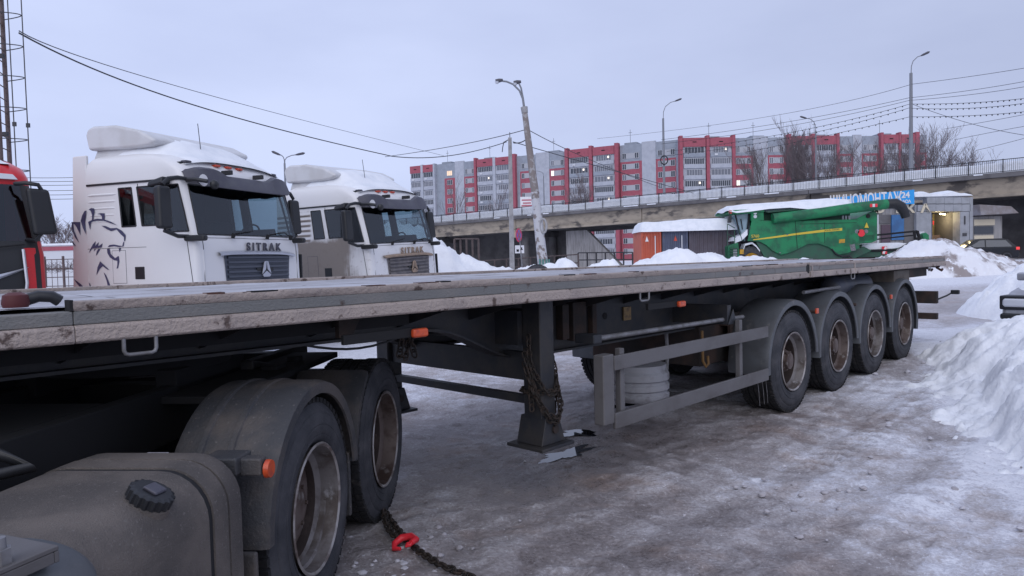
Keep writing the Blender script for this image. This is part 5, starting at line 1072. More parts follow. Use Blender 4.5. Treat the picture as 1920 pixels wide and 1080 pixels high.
wire('short cable from the concrete pole up to the leaning lamp pole', ((963, 268, 40), (972, 268, 39), (986, 262, 38)), .03)
for lb, a, m_, e_, bd_ in (('topmost wire from the flats to the tall overpass lamp', (1120, 260, 110), (1420, 222, 85), (1706, 159, 62), 0), ('topmost wire right of the tall overpass lamp', (1709, 158, 62), (1815, 144, 58), (1925, 127, 54), 0),
        ('second wire from the top left of the tall overpass lamp', (1240, 262, 74), (1480, 228, 68), (1706, 183, 62), 0), ('second wire from the top right of the tall overpass lamp', (1709, 183, 62), (1815, 170, 58), (1925, 152, 54), 0),
        ('third wire from the top left of the tall overpass lamp', (1240, 270, 74), (1480, 236, 68), (1706, 188, 62), 0), ('third wire from the top right of the tall overpass lamp', (1709, 188, 62), (1815, 178, 58), (1925, 162, 54), 0),
        ('upper clipped trolley wire left of the tall overpass lamp', (1250, 284, 74), (1500, 245, 68), (1706, 195, 62), 34), ('upper clipped trolley wire right of the tall overpass lamp', (1709, 195, 62), (1815, 193, 58), (1925, 184, 54), 20),
        ('middle clipped trolley wire left of the tall overpass lamp', (1250, 292, 74), (1500, 254, 68), (1706, 202, 62), 34), ('middle clipped trolley wire right of the tall overpass lamp', (1709, 203, 62), (1815, 203, 58), (1925, 193, 54), 20),
        ('lowest clipped trolley wire left of the tall overpass lamp', (1400, 285, 74), (1560, 252, 68), (1706, 219, 62), 24), ('lowest clipped trolley wire right of the tall overpass lamp', (1709, 219, 62), (1815, 217, 58), (1925, 209, 54), 20),
        ('wire crossing the sky above the right end of the overpass', (1770, 242, 70), (1850, 228, 64), (1925, 214, 58), 0), ('lower wire above the right end of the overpass', (1790, 262, 70), (1860, 248, 64), (1925, 236, 58), 0),
        ('wire falling right from the tall overpass lamp', (1712, 196, 62), (1800, 226, 58), (1925, 254, 54), 0), ('lowest wire just above the overpass railing at the right edge', (1830, 282, 70), (1880, 270, 66), (1925, 258, 62), 0)):
    wire(lb, (a, m_, e_), .019, bd_)
nm = ['topmost', 'second', 'third', 'fourth', 'fifth', 'lowest']
for i, y in enumerate((333, 340, 347, 357, 365, 373)): wire(nm[i] + ' of the six thin wires between the red truck and the white truck', ((40, y, 60), (90, y + .6, 60), (150, y - .4, 60)), .022)
# ================================================================ blocks of flats behind the overpass
m_brickr = mat('red_brick', (.36, .092, .122), .8, c2=(.31, .08, .11), sc=1.5)
m_brickw = mat('pale_grey_brick', (.43, .45, .50), .85, c2=(.37, .39, .44), sc=.8)
m_brickg = mat('grey_brick', (.30, .33, .38), .85, c2=(.26, .285, .33), sc=.8)
m_wframe = mat('window_frame_white', (.58, .59, .62), .6)
m_wpanel = mat('grey_white_panel', (.38, .39, .42), .7)
m_pane = mat('window_dark_glass', (.045, .052, .066), .08, spec=.8)
m_pane2 = mat('curtained_window', (.16, .17, .20), .25, spec=.5); m_panelit = mat('lit_window_warm', (.8, .6, .4), .5, emit=((1.0, .66, .40), .5)); m_panelw = mat('lit_window_white', (.9, .85, .75), .5, emit=((1.0, .82, .62), .8))
FH = 2.83
W2 = {}
def win_mesh(w_, h_, nb):
    """window: frame bars and separate glass"""
    key = (round(w_, 1), round(h_, 1), nb)
    if key in W2: return W2[key]
    w_, h_ = key[0], key[1]; fr = MB(); t = .07
    fr.box(-w_ / 2, w_ / 2, -.10, .02, -h_ / 2 - t, -h_ / 2); fr.box(-w_ / 2, w_ / 2, -.10, .02, h_ / 2, h_ / 2 + t)
    for i in range(nb + 1):
        x = -w_ / 2 + w_ * i / nb; fr.box(x - t / 2, x + t / 2, -.09, .02, -h_ / 2, h_ / 2)
    gl = MB(); gl.box(-w_ / 2 + .03, w_ / 2 - .03, -.02, .015, -h_ / 2 + .01, h_ / 2 - .01)
    W2[key] = (fr.mesh('window', m_wframe), gl.mesh('pane', m_pane), gl.mesh('pane', m_panelit), gl.mesh('pane', m_panelw), gl.mesh('pane', m_pane2)); return W2[key]
def px_u(x, A, Bv, D):
    """distance along the facade A + D*u that shows at photo column x"""
    r = at(x, 330, 1.0) - Vector((0, 0, CAMH)); k = r.x / r.y
    return (k * A.y - A.x) / (D.x - k * D.y)
def flats(label, xa, Ya, xb, Yb, segs, top, lit, depth=14, rows=(0, 7), lowrange=None):
    A = at(xa, 330, Ya); Bq = at(xb, 330, Yb); A.z = Bq.z = 0; D = (Bq - A).normalized(); Nv = Vector((-D.y, D.x, 0))
    T = thing('apartment_building', label, 'building', A, atan2(D.y, D.x), group='red and grey blocks of flats behind the overpass')
    ztop = top
    Lq = (Bq - A).length
    mb = MB(); mb.box(0, Lq, .6, depth, 0, ztop - .8); mb.build('wall', m_brickg, T)
    for (kind, x0, x1) in segs:
        u0, u1 = px_u(x0, A, Bq, D), px_u(x1, A, Bq, D); wd = u1 - u0; um = (u0 + u1) / 2
        def blk(nm, a, b, y0, y1, z0, z1, m):
            q = MB(); q.box(a, b, y0, y1, z0, z1); return q.build(nm, m, T)
        def window(x, y, z, w_, h_, nb, lt=None):
            fr, gl, gw, gwh, gcu = win_mesh(w_, h_, nb); o = inst('window', fr, T, (x, y, z)); g_ = (gl if R_.random() < .62 else gcu) if lt is None else (gw if lt == 1 else gwh); inst('pane', g_, o)
        zs = [ztop - 3.1 - FH * k for k in range(rows[0], rows[1] if not lowrange or not (lowrange[0] <= x0 <= lowrange[1]) else 10)]
        if kind == 's': blk('stair_wall', u0 + .003, u1 - .003, .0, .58, 0, ztop + .25, m_brickw)
        elif kind == 'g': blk('grey_wall', u0 + .003, u1 - .003, .1, .58, 0, ztop - .05, m_brickg)
        elif kind == 'p': blk('pilaster', u0 + .003, u1 - .003, -1.05, .58, 0, ztop + .55, m_brickr)
        elif kind == 'q': blk('pilaster', u0 + .003, u1 - .003, -.95, .58, 0, ztop + .2, m_brickw)
        elif kind == 'r':                                             # red strip with pairs of windows joined by pale panels
            blk('grey_wall', u0 + .003, u1 - .003, .12, .58, ztop - 4.6, ztop - .1, m_brickg); blk('red_wall', u0 + .003, u1 - .003, .1, .58, 0, ztop - 4.603, m_brickr)
            pw = min(wd * .78, 5.2); c = um - wd * .02
            for k, z in enumerate(zs):
                blk('window_panel', c - pw / 2, c + pw / 2, .06, .097, z - .72, z + .72, m_wpanel); ww = pw * .23
                window(c - pw / 2 + ww / 2 + .1, .05, z, ww, 1.35, 2, lit.get((x0, k, 0))); window(c + pw / 2 - ww / 2 - .1, .05, z, ww, 1.35, 2, lit.get((x0, k, 1)))
        elif kind == 'n':                                             # narrow red strip, one window a floor
            blk('grey_wall', u0 + .003, u1 - .003, .12, .58, ztop - 4.6, ztop - .1, m_brickg); blk('red_wall', u0 + .003, u1 - .003, .1, .58, 0, ztop - 4.603, m_brickr)
            for k, z in enumerate(zs): window(um, .05, z, min(wd * .5, 1.9), 1.35, 3, lit.get((x0, k, 0)))
        elif kind == 'b':                                             # balcony tower under a red gable
            blk('gable', u0 + .003, u1 - .003, -.9, .58, ztop - 2.25, ztop, m_brickr); blk('balcony_wall', u0 + .003, u1 - .003, -.55, .58, 0, ztop - 2.253, m_brickw)
            blk('gable_vent', um - .5, um + .5, -.93, -.903, ztop - 1.2, ztop - .95, m_blackm)
            for k, z in enumerate(zs):
                st_ = (int(x0) * 7 + k * 5) % 4
                blk('balcony_parapet', u0 + .1, u1 - .1, -.84, -.56, z - 1.75, z - .72, m_brickw if (int(x0) + k) % 5 else m_brickg)
                window(um, -.62, z + .02, wd * (.86 if st_ != 2 else .7), 1.42, max(3, int(wd / (.62 if st_ % 2 else .9))), lit.get((x0, k, 0)))
                if lit.get((x0, k, 1)): 
                    q = MB(); q.box(um + wd * .18, um + wd * .26, -.735, -.725, z - .1, z + .45); q.build('lit_lamp_window', m_panelw, T)
                if R_.random() < .28:
                    q = MB(); q.box(um - wd * .3, um - wd * .3 + .8, -1.05, -.845, z - 1.45, z - .95); q.build('air_conditioner', m_wframe, T)
                if st_ == 1:
                    q = MB(); n = 8; rr = .55
                    for sx in (-1, 1):
                        cx = um + sx * (wd / 2 - .12); q.prism([(cx, z + .75), (cx - sx * rr, z + .75)] + [(cx - sx * (rr - rr * sin(pi / 2 * i / n)), z + .75 - rr + rr * cos(pi / 2 * i / n)) for i in range(1, n + 1)], -.80, -.74)
                    q.build('balcony_arch', m_brickw, T)
    # roof edge, roof sheds, antennas
    blk = MB(); blk.box(0, Lq, .59, depth, ztop - .79, ztop - .2); blk.build('roof', m_brickg, T)
    for f in (.12, .3, .55, .82):
        q = MB(); q.box(Lq * f, Lq * f + 3.5, 2, 5, ztop - .19, ztop + .75); q.build('roof_shed', m_brickg, T)
        q = MB(); q.cyl((Lq * f + 1.2, 3.5, ztop + .75), (Lq * f + 1.2, 3.5, ztop + 4.5), .05, n=5); q.box(Lq * f + .7, Lq * f + 1.7, 3.47, 3.53, ztop + 3.6, ztop + 3.68); q.build('antenna', m_dsteel, T)
    return T
segsA = [('b', 772, 792), ('q', 792, 796), ('b', 796, 815), ('q', 815, 818), ('g', 818, 833), ('n', 833, 853), ('s', 853, 870), ('r', 870, 892), ('p', 892, 896), ('b', 897, 927), ('q', 927, 932), ('b', 932, 963), ('p', 963, 969), ('g', 969, 975), ('r', 975, 1005), ('s', 1005, 1030), ('r', 1030, 1062), ('p', 1062, 1068), ('b', 1069, 1107), ('p', 1107, 1113), ('b', 1114, 1154), ('p', 1155, 1162), ('r', 1163, 1204), ('s', 1204, 1230), ('r', 1230, 1272)]
litA = {(833, 0, 0): 1, (897, 1, 0): None, (1030, 1, 0): 2, (1069, 1, 1): 1, (1114, 0, 1): 1, (1114, 2, 1): 1, (897, 1, 1): 1, (932, 3, 1): None, (1114, 4, 1): 1}
flats('long red and grey block of flats behind the overpass, its left wing', 772, 224, 1273, 183, segsA, 31.6, litA, lowrange=(1060, 1200))
segsB = [('p', 1273, 1279), ('b', 1280, 1322), ('p', 1323, 1329), ('b', 1330, 1371), ('p', 1371, 1377), ('r', 1377, 1413), ('s', 1413, 1440), ('r', 1440, 1474), ('p', 1475, 1481), ('b', 1482, 1520), ('p', 1520, 1526), ('b', 1527, 1566), ('p', 1566, 1571), ('r', 1572, 1600), ('s', 1600, 1616), ('r', 1616, 1648), ('p', 1648, 1653), ('b', 1654, 1682), ('p', 1682, 1686), ('b', 1687, 1713), ('p', 1713, 1720), ('n', 1720, 1738)]
litB = {(1330, 0, 1): 1, (1280, 3, 1): 1, (1330, 1, 0): None, (1377, 3, 0): 2}
flats('red and grey block of flats behind the overpass, its right wing behind the poplars', 1273, 181, 1738, 184, segsB, 31.4, litB)

# ================================================================ bare trees
m_bark = mat('bare_bark', (.15, .125, .122), .9, c2=(.11, .09, .088), sc=8)
m_twig = mat('bare_twigs', (.17, .14, .145), .9)
TWIG = .018
def tree(label, base, H, spread, seed, dens=1.0, upright=.75, r0=None, group='bare trees behind the overpass'):
    rn = random.Random(seed); T = thing('bare_tree', label, 'tree', base, group=group); tr = MB(); cr_ = MB(); r0 = r0 or H * .013
    def grow(mb, p, d, ln, r, lev):
        n = 4 if lev < 2 else 3; pts = [p]; rs = [r]; q = p.copy(); dd = d.copy()
        for i in range(n):
            dd = (dd + Vector((rn.gauss(0, .09), rn.gauss(0, .09), rn.gauss(0, .05) + .05 * upright))).normalized(); q = q + dd * (ln / n); pts.append(q.copy()); rs.append(r * (1 - .75 * (i + 1) / n))
        mb.tube(pts, rs, 5 if lev == 0 else (4 if lev == 1 else 3), cap=False)
        if lev >= 4: return
        k = [11, 7, 5, 3][lev] * dens
        for i in range(int(k)):
            f = (.28 if lev == 0 else .2) + (.72 if lev == 0 else .8) * (i + rn.random()) / k; j = min(n - 1, int(f * n)); c = pts[j].lerp(pts[j + 1], f * n - j)
            az = rn.uniform(0, 2 * pi); tilt = rn.uniform(.35, .75) * spread; base_d = (pts[j + 1] - pts[j]).normalized(); side = Vector((cos(az), sin(az), 0)); nd = (base_d * cos(tilt) + side * sin(tilt) + Vector((0, 0, upright * .35))).normalized()
            grow(cr_, c, nd, ln * rn.uniform(.38, .62) * (1.1 - .5 * f if lev == 0 else 1), max(TWIG, rs[j] * .42), lev + 1)
    grow(tr, Vector((0, 0, 0)), Vector((rn.gauss(0, .03), rn.gauss(0, .03), 1)), H * .92, r0, 0)
    zm = max(v.z for v in tr.v + cr_.v); kz = H / zm
    for mbq in (tr, cr_): mbq.v = [Vector((v.x * min(1, kz * 1.6), v.y * min(1, kz * 1.6), v.z * kz)) for v in mbq.v]
    tr.build('trunk', m_bark, T, smooth=60, fix=False); cr_.build('crown', m_twig, T, fix=False); return T
def tree_px(label, px, py_top, Y, spread, seed, dens=1, upright=.75, group='bare trees behind the overpass', gzv=0):
    t = at(px, py_top, Y); return tree(label, (t.x, Y, gzv), t.z - gzv, spread, seed, dens, upright, group=group)
tree_px('tall poplar left of the lamp in the dense bare cluster', 1478, 222, 120, .55, 1, 1.25, 1.0)
tree_px('tallest twin topped poplar of the dense bare cluster', 1496, 214, 122, .5, 2, 1.25, 1.1)
tree_px('short bare tree on the left fringe of the poplar cluster', 1458, 240, 118, .6, 3, 1.2, .9)
tree_px('bare poplar just right of the poplar cluster centre', 1520, 238, 118, .6, 4, 1.2, .9)
tree_px('bare tree in front of the red gable right of the poplar cluster', 1548, 250, 116, .75, 5, 1.1, .7)
tree_px('bare tree in front of the grey stair wall of the right wing', 1583, 258, 112, .75, 6, 1.1, .7)
tree_px('bare tree left of the tall overpass lamp before the red gable', 1655, 250, 108, .8, 7, 1.1, .7)
tree_px('bare tree directly left of the tall overpass lamp', 1690, 236, 108, .7, 8, 1.0, .8)
tree_px('broad bare tree just right of the tall overpass lamp', 1737, 232, 104, .8, 9, 1.2, .8)
tree_px('tall bare tree second to the right of the tall overpass lamp', 1762, 229, 106, .8, 10, 1.2, .8)
tree_px('rounded bare tree against the sky above the shop roof', 1803, 256, 104, .95, 11, 1.2, .7)
tree_px('smallest bare tree at the right end of the tree row', 1838, 280, 104, .95, 12, 1.0, .7)
tree_px('slender bare tree before the arched balconies of the left wing', 1098, 312, 150, .5, 13, 1.0, 1.0)
tree_px('second slender bare tree before the arched balconies of the left wing', 1088, 320, 148, .5, 14, 1.0, 1.0)
tree_px('slender bare tree before the left balconies of the flats', 915, 330, 150, .5, 15, .9, 1.0)
tree_px('slender bare tree beside the muddy truck cab before the flats', 857, 322, 150, .5, 16, .9, 1.0)
tree_px('bare roadside tree between the red truck and the white truck', 104, 398, 70, .9, 17, 1.1, .6, group=None)
tree_px('low bare tree at the rear edge of the first white truck', 126, 412, 66, 1.0, 18, 1.0, .5, group=None)

# ================================================================ left background: wall with a red stripe, wire fence, wood
a = at(60, 465, 55); b = at(175, 465, 55)
WL = thing('roadside_wall', 'white wall with a red stripe between the red truck and the white truck', 'wall', (a.x, 55, 0)); zt = at(100, 461, 55).z
mb = MB(); mb.box(-12, b.x - a.x + 8, 0, .3, 0, zt); mb.build('wall_face', m_wframe, WL); mb = MB(); mb.box(-11.9, b.x - a.x + 7.9, -.05, -.003, zt - .38, zt - .06); mb.build('red_stripe', m_brickr, WL); mb = MB(); mb.box(-12, b.x - a.x + 8, -.1, .4, zt + .003, zt + .18); mb.build('wall_snow', m_snowroof, WL, bev=.05)
a = at(70, 520, 24); b = at(150, 520, 24)
FN = thing('wire_fence', 'rusty wire mesh fence before the white wall left of the first white truck', 'fence', (a.x, 24, 0)); zt = at(100, 486, 24).z; wl_ = b.x - a.x + 2
for i in range(8):
    x = -1 + i * (wl_ + 1) / 7; mb = MB(); mb.cyl((x, 0, 0), (x, 0, zt + .1), .045, n=6); mb.build('fence_post', m_mast, FN)
ms = MB()
for k in range(6): ms.tube([(-1, 0, .5 + k * (zt - .5) / 5 + .02 * sin(k)), (wl_, 0, .5 + k * (zt - .5) / 5)], .014, 4)
for k in range(24): ms.tube([(-1 + k * (wl_ + 1) / 24, .01, .4), (-1 + k * (wl_ + 1) / 24 + .02, .01, zt)], .011, 4)
ms.build('wire_mesh', m_mast, FN, kind='stuff')
tb = MB(); rn = random.Random(5)
for i in range(500):
    p = Vector((rn.uniform(-1, wl_), .3 + rn.uniform(0, .6), zt - .35)); d = Vector((rn.gauss(0, .5), rn.gauss(0, .3), rn.uniform(-.4, .8))); tb.tube([p, p + d * .22, p + d * .4 + Vector((rn.gauss(0, .06), 0, 0))], [.008, .006, .003], 3, cap=False)
tag(tb.build('bramble', m_twig, loc=(a.x, 24, 0), fix=False, kind='stuff'), 'tangle of dry brambles along the wire fence', 'brambles')

# ================================================================ freight containers under snow
m_corange = mat('orange_red_container', (.50, .105, .055), .6, c2=(.40, .085, .05), sc=.9, c3=(.24, .07, .05), sc3=3, lo3=.6, hi3=.7)
m_cblue = mat('slate_blue_container', (.088, .105, .165), .6, c2=(.068, .08, .125), sc=1, c3=(.10, .07, .06), sc3=3, lo3=.62, hi3=.7)
m_cbrown = mat('grey_brown_container', (.105, .092, .115), .65, c2=(.085, .07, .085), sc=1, c3=(.10, .05, .045), sc3=2.5, lo3=.6, hi3=.7)
def container(label, x0, x1, Y, ztop, length, m, mark=None):
    """box with corrugated front, set between photo columns x0 and x1"""
    a = at(x0, 440, Y); b = at(x1, 440, Y); wd = b.x - a.x
    T = thing('shipping_container', label, 'container', (a.x, Y, 0), group='freight containers behind the snow berm')
    mb = MB(); n = max(6, int(wd / .26)); P = []
    for i in range(n):
        u = .1 + (wd - .2) * i / n; st_ = (wd - .2) / n; P += [(u, 0), (u + st_ * .3, 0), (u + st_ * .5, .045), (u + st_ * .8, .045)]
    P.append((wd - .1, 0)); mb.grid([[(p[0], p[1], .3) for p in P], [(p[0], p[1], ztop - .12) for p in P]]); mb.build('corrugated_face', m, T, fix=False)
    mb = MB(); mb.box(.0, wd, .06, length, .2, ztop); mb.build('box_body', m, T)
    for x in (0, wd - .1):
        mb = MB(); mb.box(x, x + .1, -.03, .058, .2, ztop - .003); mb.build('corner_post', m, T)
    mb = MB(); mb.box(.101, wd - .101, -.03, .055, ztop - .12, ztop - .004); mb.build('top_beam', m, T); mb = MB(); mb.box(.101, wd - .101, -.03, .055, .2, .3); mb.build('bottom_beam', m, T)
    if mark:
        mb = MB(); mb.prism([(wd * mark[0], ztop * .80), (wd * mark[0] + .22, ztop * .80), (wd * mark[0] + .11, ztop * .80 + .35)], -.012, -.004); mb.build('white_mark', mark[1], T)
    if mark:
        mb = MB(); mb.box(wd - .42, wd - .36, -.012, -.004, .5, ztop - .3); mb.build('lock_rod', m_wframe, T)
    return T
Yc = 46; zc_ = at(1215, 434, Yc).z
container('orange red corrugated container at the left end of the row', 1202, 1239.5, Yc, zc_, 3, m_corange, (.2, m_white))
container('slate blue corrugated container in the middle of the row', 1241.5, 1289.5, Yc + .15, zc_, 3, m_cblue, (.45, m_amber))
container('grey brown corrugated container half hidden by the green combine', 1291.5, 1405, Yc + .3, zc_ + .12, 2.44, m_cbrown)
sn = MB(); a = at(1201, 430, Yc); b = at(1408, 430, Yc); rows_ = []
for i in range(41):
    r = []
    for j in range(13):
        u = i / 40; v = j / 12; x = a.x - .1 + (b.x - a.x + .2) * u; y = Yc - .15 + 3.2 * v; e = max(0, min(1, u / .04, (1 - u) / .04)) ** .5 * max(0, min(1, v / .10, (1 - v) / .1)) ** .5
        r.append((x, y, zc_ - .06 + .03 + (.62 + .18 * sin(pi * u) + .2 * (float(fbm(np.array(x * .5), np.array(y * .5), 3, 14)) - .5)) * e))
    rows_.append(r)
sn.grid(rows_); tag(sn.build('container_snow', m_snowroof, smooth=80, fix=False), 'thick snow blanket lying on the container roofs', 'snow')

# ================================================================ low pipe railing and ragged fence before the overpass
m_fpipe = mat('rusty_fence_pipe', (.095, .072, .068), .8, c2=(.06, .045, .045), sc=5)
def low_fence(label, x0, y0, x1, y1, Y, zb, n, m, rails, gp=None):
    a = at(x0, y0, Y); b = at(x1, y1, Y); T = thing('pipe_railing', label, 'fence', (a.x, Y, 0)); d = b - a
    for i in range(n + 1):
        p = d * (i / n); mb = MB(); mb.cyl((p.x, 0, zb), (p.x, 0, a.z + p.z), .05, n=6); mb.build('post', m, T, smooth=50)
    for r in rails:
        for i in range(n):
            p = d * (i / n); q = d * ((i + 1) / n); mb = MB(); mb.tube([(p.x, 0, a.z + p.z - r), (q.x, 0, a.z + q.z - r)], .035, 6); mb.build('rail', m, T, smooth=50)
    return T
low_fence('black pipe railing left of the orange container', 1084, 474, 1186, 473, 44, .3, 6, m_iron, (0, .45))
low_fence('rusty sagging pipe fence between the snow pile and the leaning pole', 905, 489, 1084, 477, 42, .3, 8, m_fpipe, (0, .5))
low_fence('ragged rusty fence standing behind the tall snow pile', 852, 448, 897, 448, 30, .3, 4, m_fpipe, (0, .9))
# half buried tyre
ty = at(1011, 507, 24); T = wheel(None, 0, 0, 0, 'trailer'); T.name = 'old_tyre'; T.location = (ty.x, 24, ty.z - .30); T.rotation_euler = (radians(-15), 0, radians(20)); tag(T, 'old tyre half buried in snow below the leaning lamp pole', 'tyre')
# ================================================================ green combine harvester (faces left; local x to the right, y away)
m_jg = mat('green_machine_paint', (.020, .205, .085), .5, spec=.3, c2=(.022, .115, .060), sc=1.2, lo=.42, hi=.62, c3=(.075, .105, .075), sc3=2.6, lo3=.60, hi3=.72, bump=.05, bsc=6)
m_jgd = mat('dull_green_parts', (.022, .095, .055), .6, c2=(.03, .07, .05), sc=2)
m_jy = mat('yellow_stripe', (.62, .46, .045), .5); m_jyr = mat('yellow_rim', (.55, .30, .02), .5, c2=(.3, .17, .04), sc=3)
YC = 45.0
def cb(x, y, Y=YC): 
    v = at(x, y, Y); return (v.x - CO.x, v.z)
CO = at(1500, 480, YC); CO.z = 0
CH = thing('combine_harvester', 'green combine harvester with a yellow stripe and snow on its roof', 'combine', (CO.x, YC, 0), 0)
def side(pxs): return [cb(*p) for p in pxs]
DEP = 3.2
sp_ = [(1410, 412), (1455, 415), (1610, 411), (1612, 466), (1588, 475), (1573, 478), (1555, 464), (1535, 457), (1515, 458), (1498, 466), (1482, 474), (1465, 478), (1448, 470), (1436, 459), (1424, 453), (1402, 452)]
for nm, y0, y1 in (('side_panel', -.0, .12), ('far_side_panel', DEP - .12, DEP)):
    mb = MB(); mb.prism(side(sp_), y0, y1); mb.build(nm, m_jg, CH, bev=.03)
mb = MB(); mb.prism(side([(1415, 413), (1608, 411), (1606, 470), (1570, 490), (1440, 492), (1420, 455)]), .121, DEP - .121); mb.build('body_core', m_jgd, CH)
def stripe(pxs, m, nm, y=-.012):
    mb = MB(); mb.prism(side(pxs), y, -.001); return mb.build(nm, m, CH)
stripe([(1412, 450.5), (1412, 448.8), (1490, 437.5), (1540, 431), (1579, 427.3), (1579, 432.3), (1540, 435.5), (1490, 441), (1450, 446.5)], m_jy, 'yellow_stripe')
c = cb(1416, 443); text_mesh('model_lettering', 'S760', .26, m_jy, CH, Matrix.Translation((c[0], -.008, c[1])) @ Matrix.Rotation(pi / 2, 4, 'X'), .003, .002)
c = cb(1560, 431.3); text_mesh('stripe_lettering', 'JOHN DEERE', .13, m_jgd, CH, Matrix.Translation((c[0], -.016, c[1])) @ Matrix.Rotation(pi / 2, 4, 'X') @ Matrix.Rotation(radians(4), 4, 'Z'), .003, .001, 1.3)
stripe([(1490.6, 414), (1491.4, 414), (1495.4, 466), (1494.6, 467)], m_blackm, 'panel_seam')
stripe([(1573, 449), (1584, 448), (1584, 455), (1573, 456)], m_jyr, 'warning_label')
# rear hood
mb = MB(); mb.prism(side([(1606, 410), (1640, 394), (1646, 400), (1646, 450), (1636, 455), (1606, 458)]), .05, DEP - .05); mb.build('rear_hood', m_jg, CH, bev=.05)
for x, y, r, m in ((1607, 434, .14, m_galv), (1615, 437, .23, m_redhook), (1624, 434, .13, m_galv), (1628, 405, .13, m_blackm)):
    c = cb(x, y); mb = MB(); mb.lathe([(-.01, 0), (-.01, r), (.055, r)], 20, c=(c[0], 0, c[1])); mb.build('rear_reflector' if r < .2 else 'red_reflector', m, CH)
stripe([(1621, 427), (1625, 417), (1629, 427)], m_jy, 'warning_triangle', .03)
for k in range(5):
    a = cb(1611, 442 + 2.2 * k); b = cb(1640, 440 + 2.2 * k); mb = MB(); mb.hexa([(a[0], .03, a[1] - .03), (b[0], .03, b[1] - .03), (b[0], .05, b[1] - .03), (a[0], .05, a[1] - .03), (a[0], .02, a[1]), (b[0], .02, b[1]), (b[0], .05, b[1]), (a[0], .05, a[1])]); mb.build('hood_louver', m_jgd, CH)
stripe([(1500, 420), (1606, 417), (1606, 417.7), (1500, 420.7)], m_blackm, 'panel_seam', -.006); stripe([(1545, 417), (1545.8, 417), (1546.8, 456), (1546, 456)], m_blackm, 'panel_seam', -.006)
for x, y in ((1462, 474), (1540, 428), (1476, 440)):
    a = cb(x, y); mb = MB(); mb.box(a[0] - .06, a[0] + .06, -.03, -.002, a[1] - .03, a[1] + .03); mb.build('panel_latch', m_galv, CH, bev=.01)
for k in range(4):
    a = cb(1367, 466 + 5 * k); mb = MB(); mb.box(a[0] - .05, a[0] + .5, -.42, -.26, a[1] - .03, a[1] + .02); mb.build('ladder_rung', m_jgd, CH)
mb = MB(); P = [cb(x, y) for x, y in ((1560, 466), (1568, 476), (1580, 481), (1592, 479), (1600, 486))]; mb.tube([(p[0], .05, p[1]) for p in P], .06, 8); mb.build('hydraulic_hose', m_black, CH, smooth=60)
# grain tank shoulder, cab post, cab with glass
mb = MB(); mb.prism(side([(1409, 395), (1432, 394), (1433, 413), (1409, 414)]), .02, DEP - .02); mb.build('cab_rear_post', m_jg, CH, bev=.03)
for y in (399, 406):
    c = cb(1416, y); mb = MB(); mb.lathe([(-.01, 0), (-.01, .11), (.04, .11)], 16, c=(c[0], 0, c[1])); mb.build('work_lamp', m_lens, CH)
mb = MB(); mb.prism(side([(1433, 398), (1500, 391), (1604, 396), (1604, 412), (1433, 414)]), .7, DEP - .3); mb.build('grain_tank', m_jgd, CH, bev=.03)
mb = MB(); mb.prism(side([(1434, 396), (1498, 391), (1499, 394), (1440, 399)]), -.05, .8); mb.build('tank_extension', m_jgd, CH, bev=.02)
mb = MB(); mb.prism(side([(1383, 400), (1409, 396), (1409, 452), (1399, 452), (1391, 430)]), .35, DEP - .35); mb.build('cab_glazing', mat('pale_cab_glass', (.26, .36, .42), .12, spec=.7, c2=(.16, .23, .27), sc=1.2), CH, bev=.03)
for p, q, w_ in (((1381, 401), (1390, 440), .05), ((1408, 398), (1402, 452), .06), ((1392, 410), (1395, 430), .03)):
    a = cb(*p); b = cb(*q); mb = MB(); mb.tube([(a[0], .28, a[1]), (b[0], .28, b[1])], w_, 6); mb.build('cab_pillar', m_blackm, CH)
mb = MB(); mb.prism(side([(1368, 400), (1372, 394), (1432, 391), (1433, 398), (1382, 402)]), -.05, DEP + .05); mb.build('cab_roof', m_jg, CH, bev=.04)
a = cb(1367, 398); b = cb(1366, 418); mb = MB(); mb.hexa([(b[0] - .1, -.3, b[1]), (b[0] + .1, -.3, b[1]), (b[0] + .1, 0, b[1]), (b[0] - .1, 0, b[1]), (b[0] - .06, -.3, b[1] + .45), (b[0] + .12, -.3, b[1] + .45), (b[0] + .12, 0, b[1] + .45), (b[0] - .06, 0, b[1] + .45)]); mb.build('mirror', m_black, CH, bev=.04)
mb = MB(); mb.tube([(a[0], -.15, a[1]), (b[0], -.15, b[1] + .4)], .03, 6); mb.build('mirror_arm', m_black, CH)
mb = MB(); a = cb(1369, 398); mb.box(a[0] - .08, a[0] + .08, -.1, .05, a[1] - .1, a[1] + .12); mb.build('front_marker', m_amber, CH, bev=.02)
# ladder platform at the front, front axle wheel, rear wheel
mb = MB(); mb.prism(side([(1363, 462), (1382, 455), (1385, 484), (1364, 485)]), -.25, .5); mb.build('ladder_box', m_jg, CH, bev=.03)
mb = MB(); c = cb(1376, 474); mb.box(c[0] - .12, c[0] + .12, -.27, -.25, c[1] - .2, c[1] + .2); mb.build('number_plate', m_wframe, CH)
mb = MB(); c = cb(1388, 472); mb.box(c[0] - .12, c[0] + .14, -.29, -.2, c[1] - .15, c[1] + .15); mb.build('side_light', m_jyr, CH, bev=.02)
for p, q in (((1362, 420), (1362, 462)), ((1375, 432), (1376, 462)), ((1383, 430), (1390, 452)), ((1362, 420), (1376, 428)), ((1363, 440), (1378, 445))):
    a = cb(*p); b = cb(*q); mb = MB(); mb.tube([(a[0], -.2, a[1]), (b[0], -.2, b[1])], .025, 6); mb.build('handrail', m_jgd, CH)
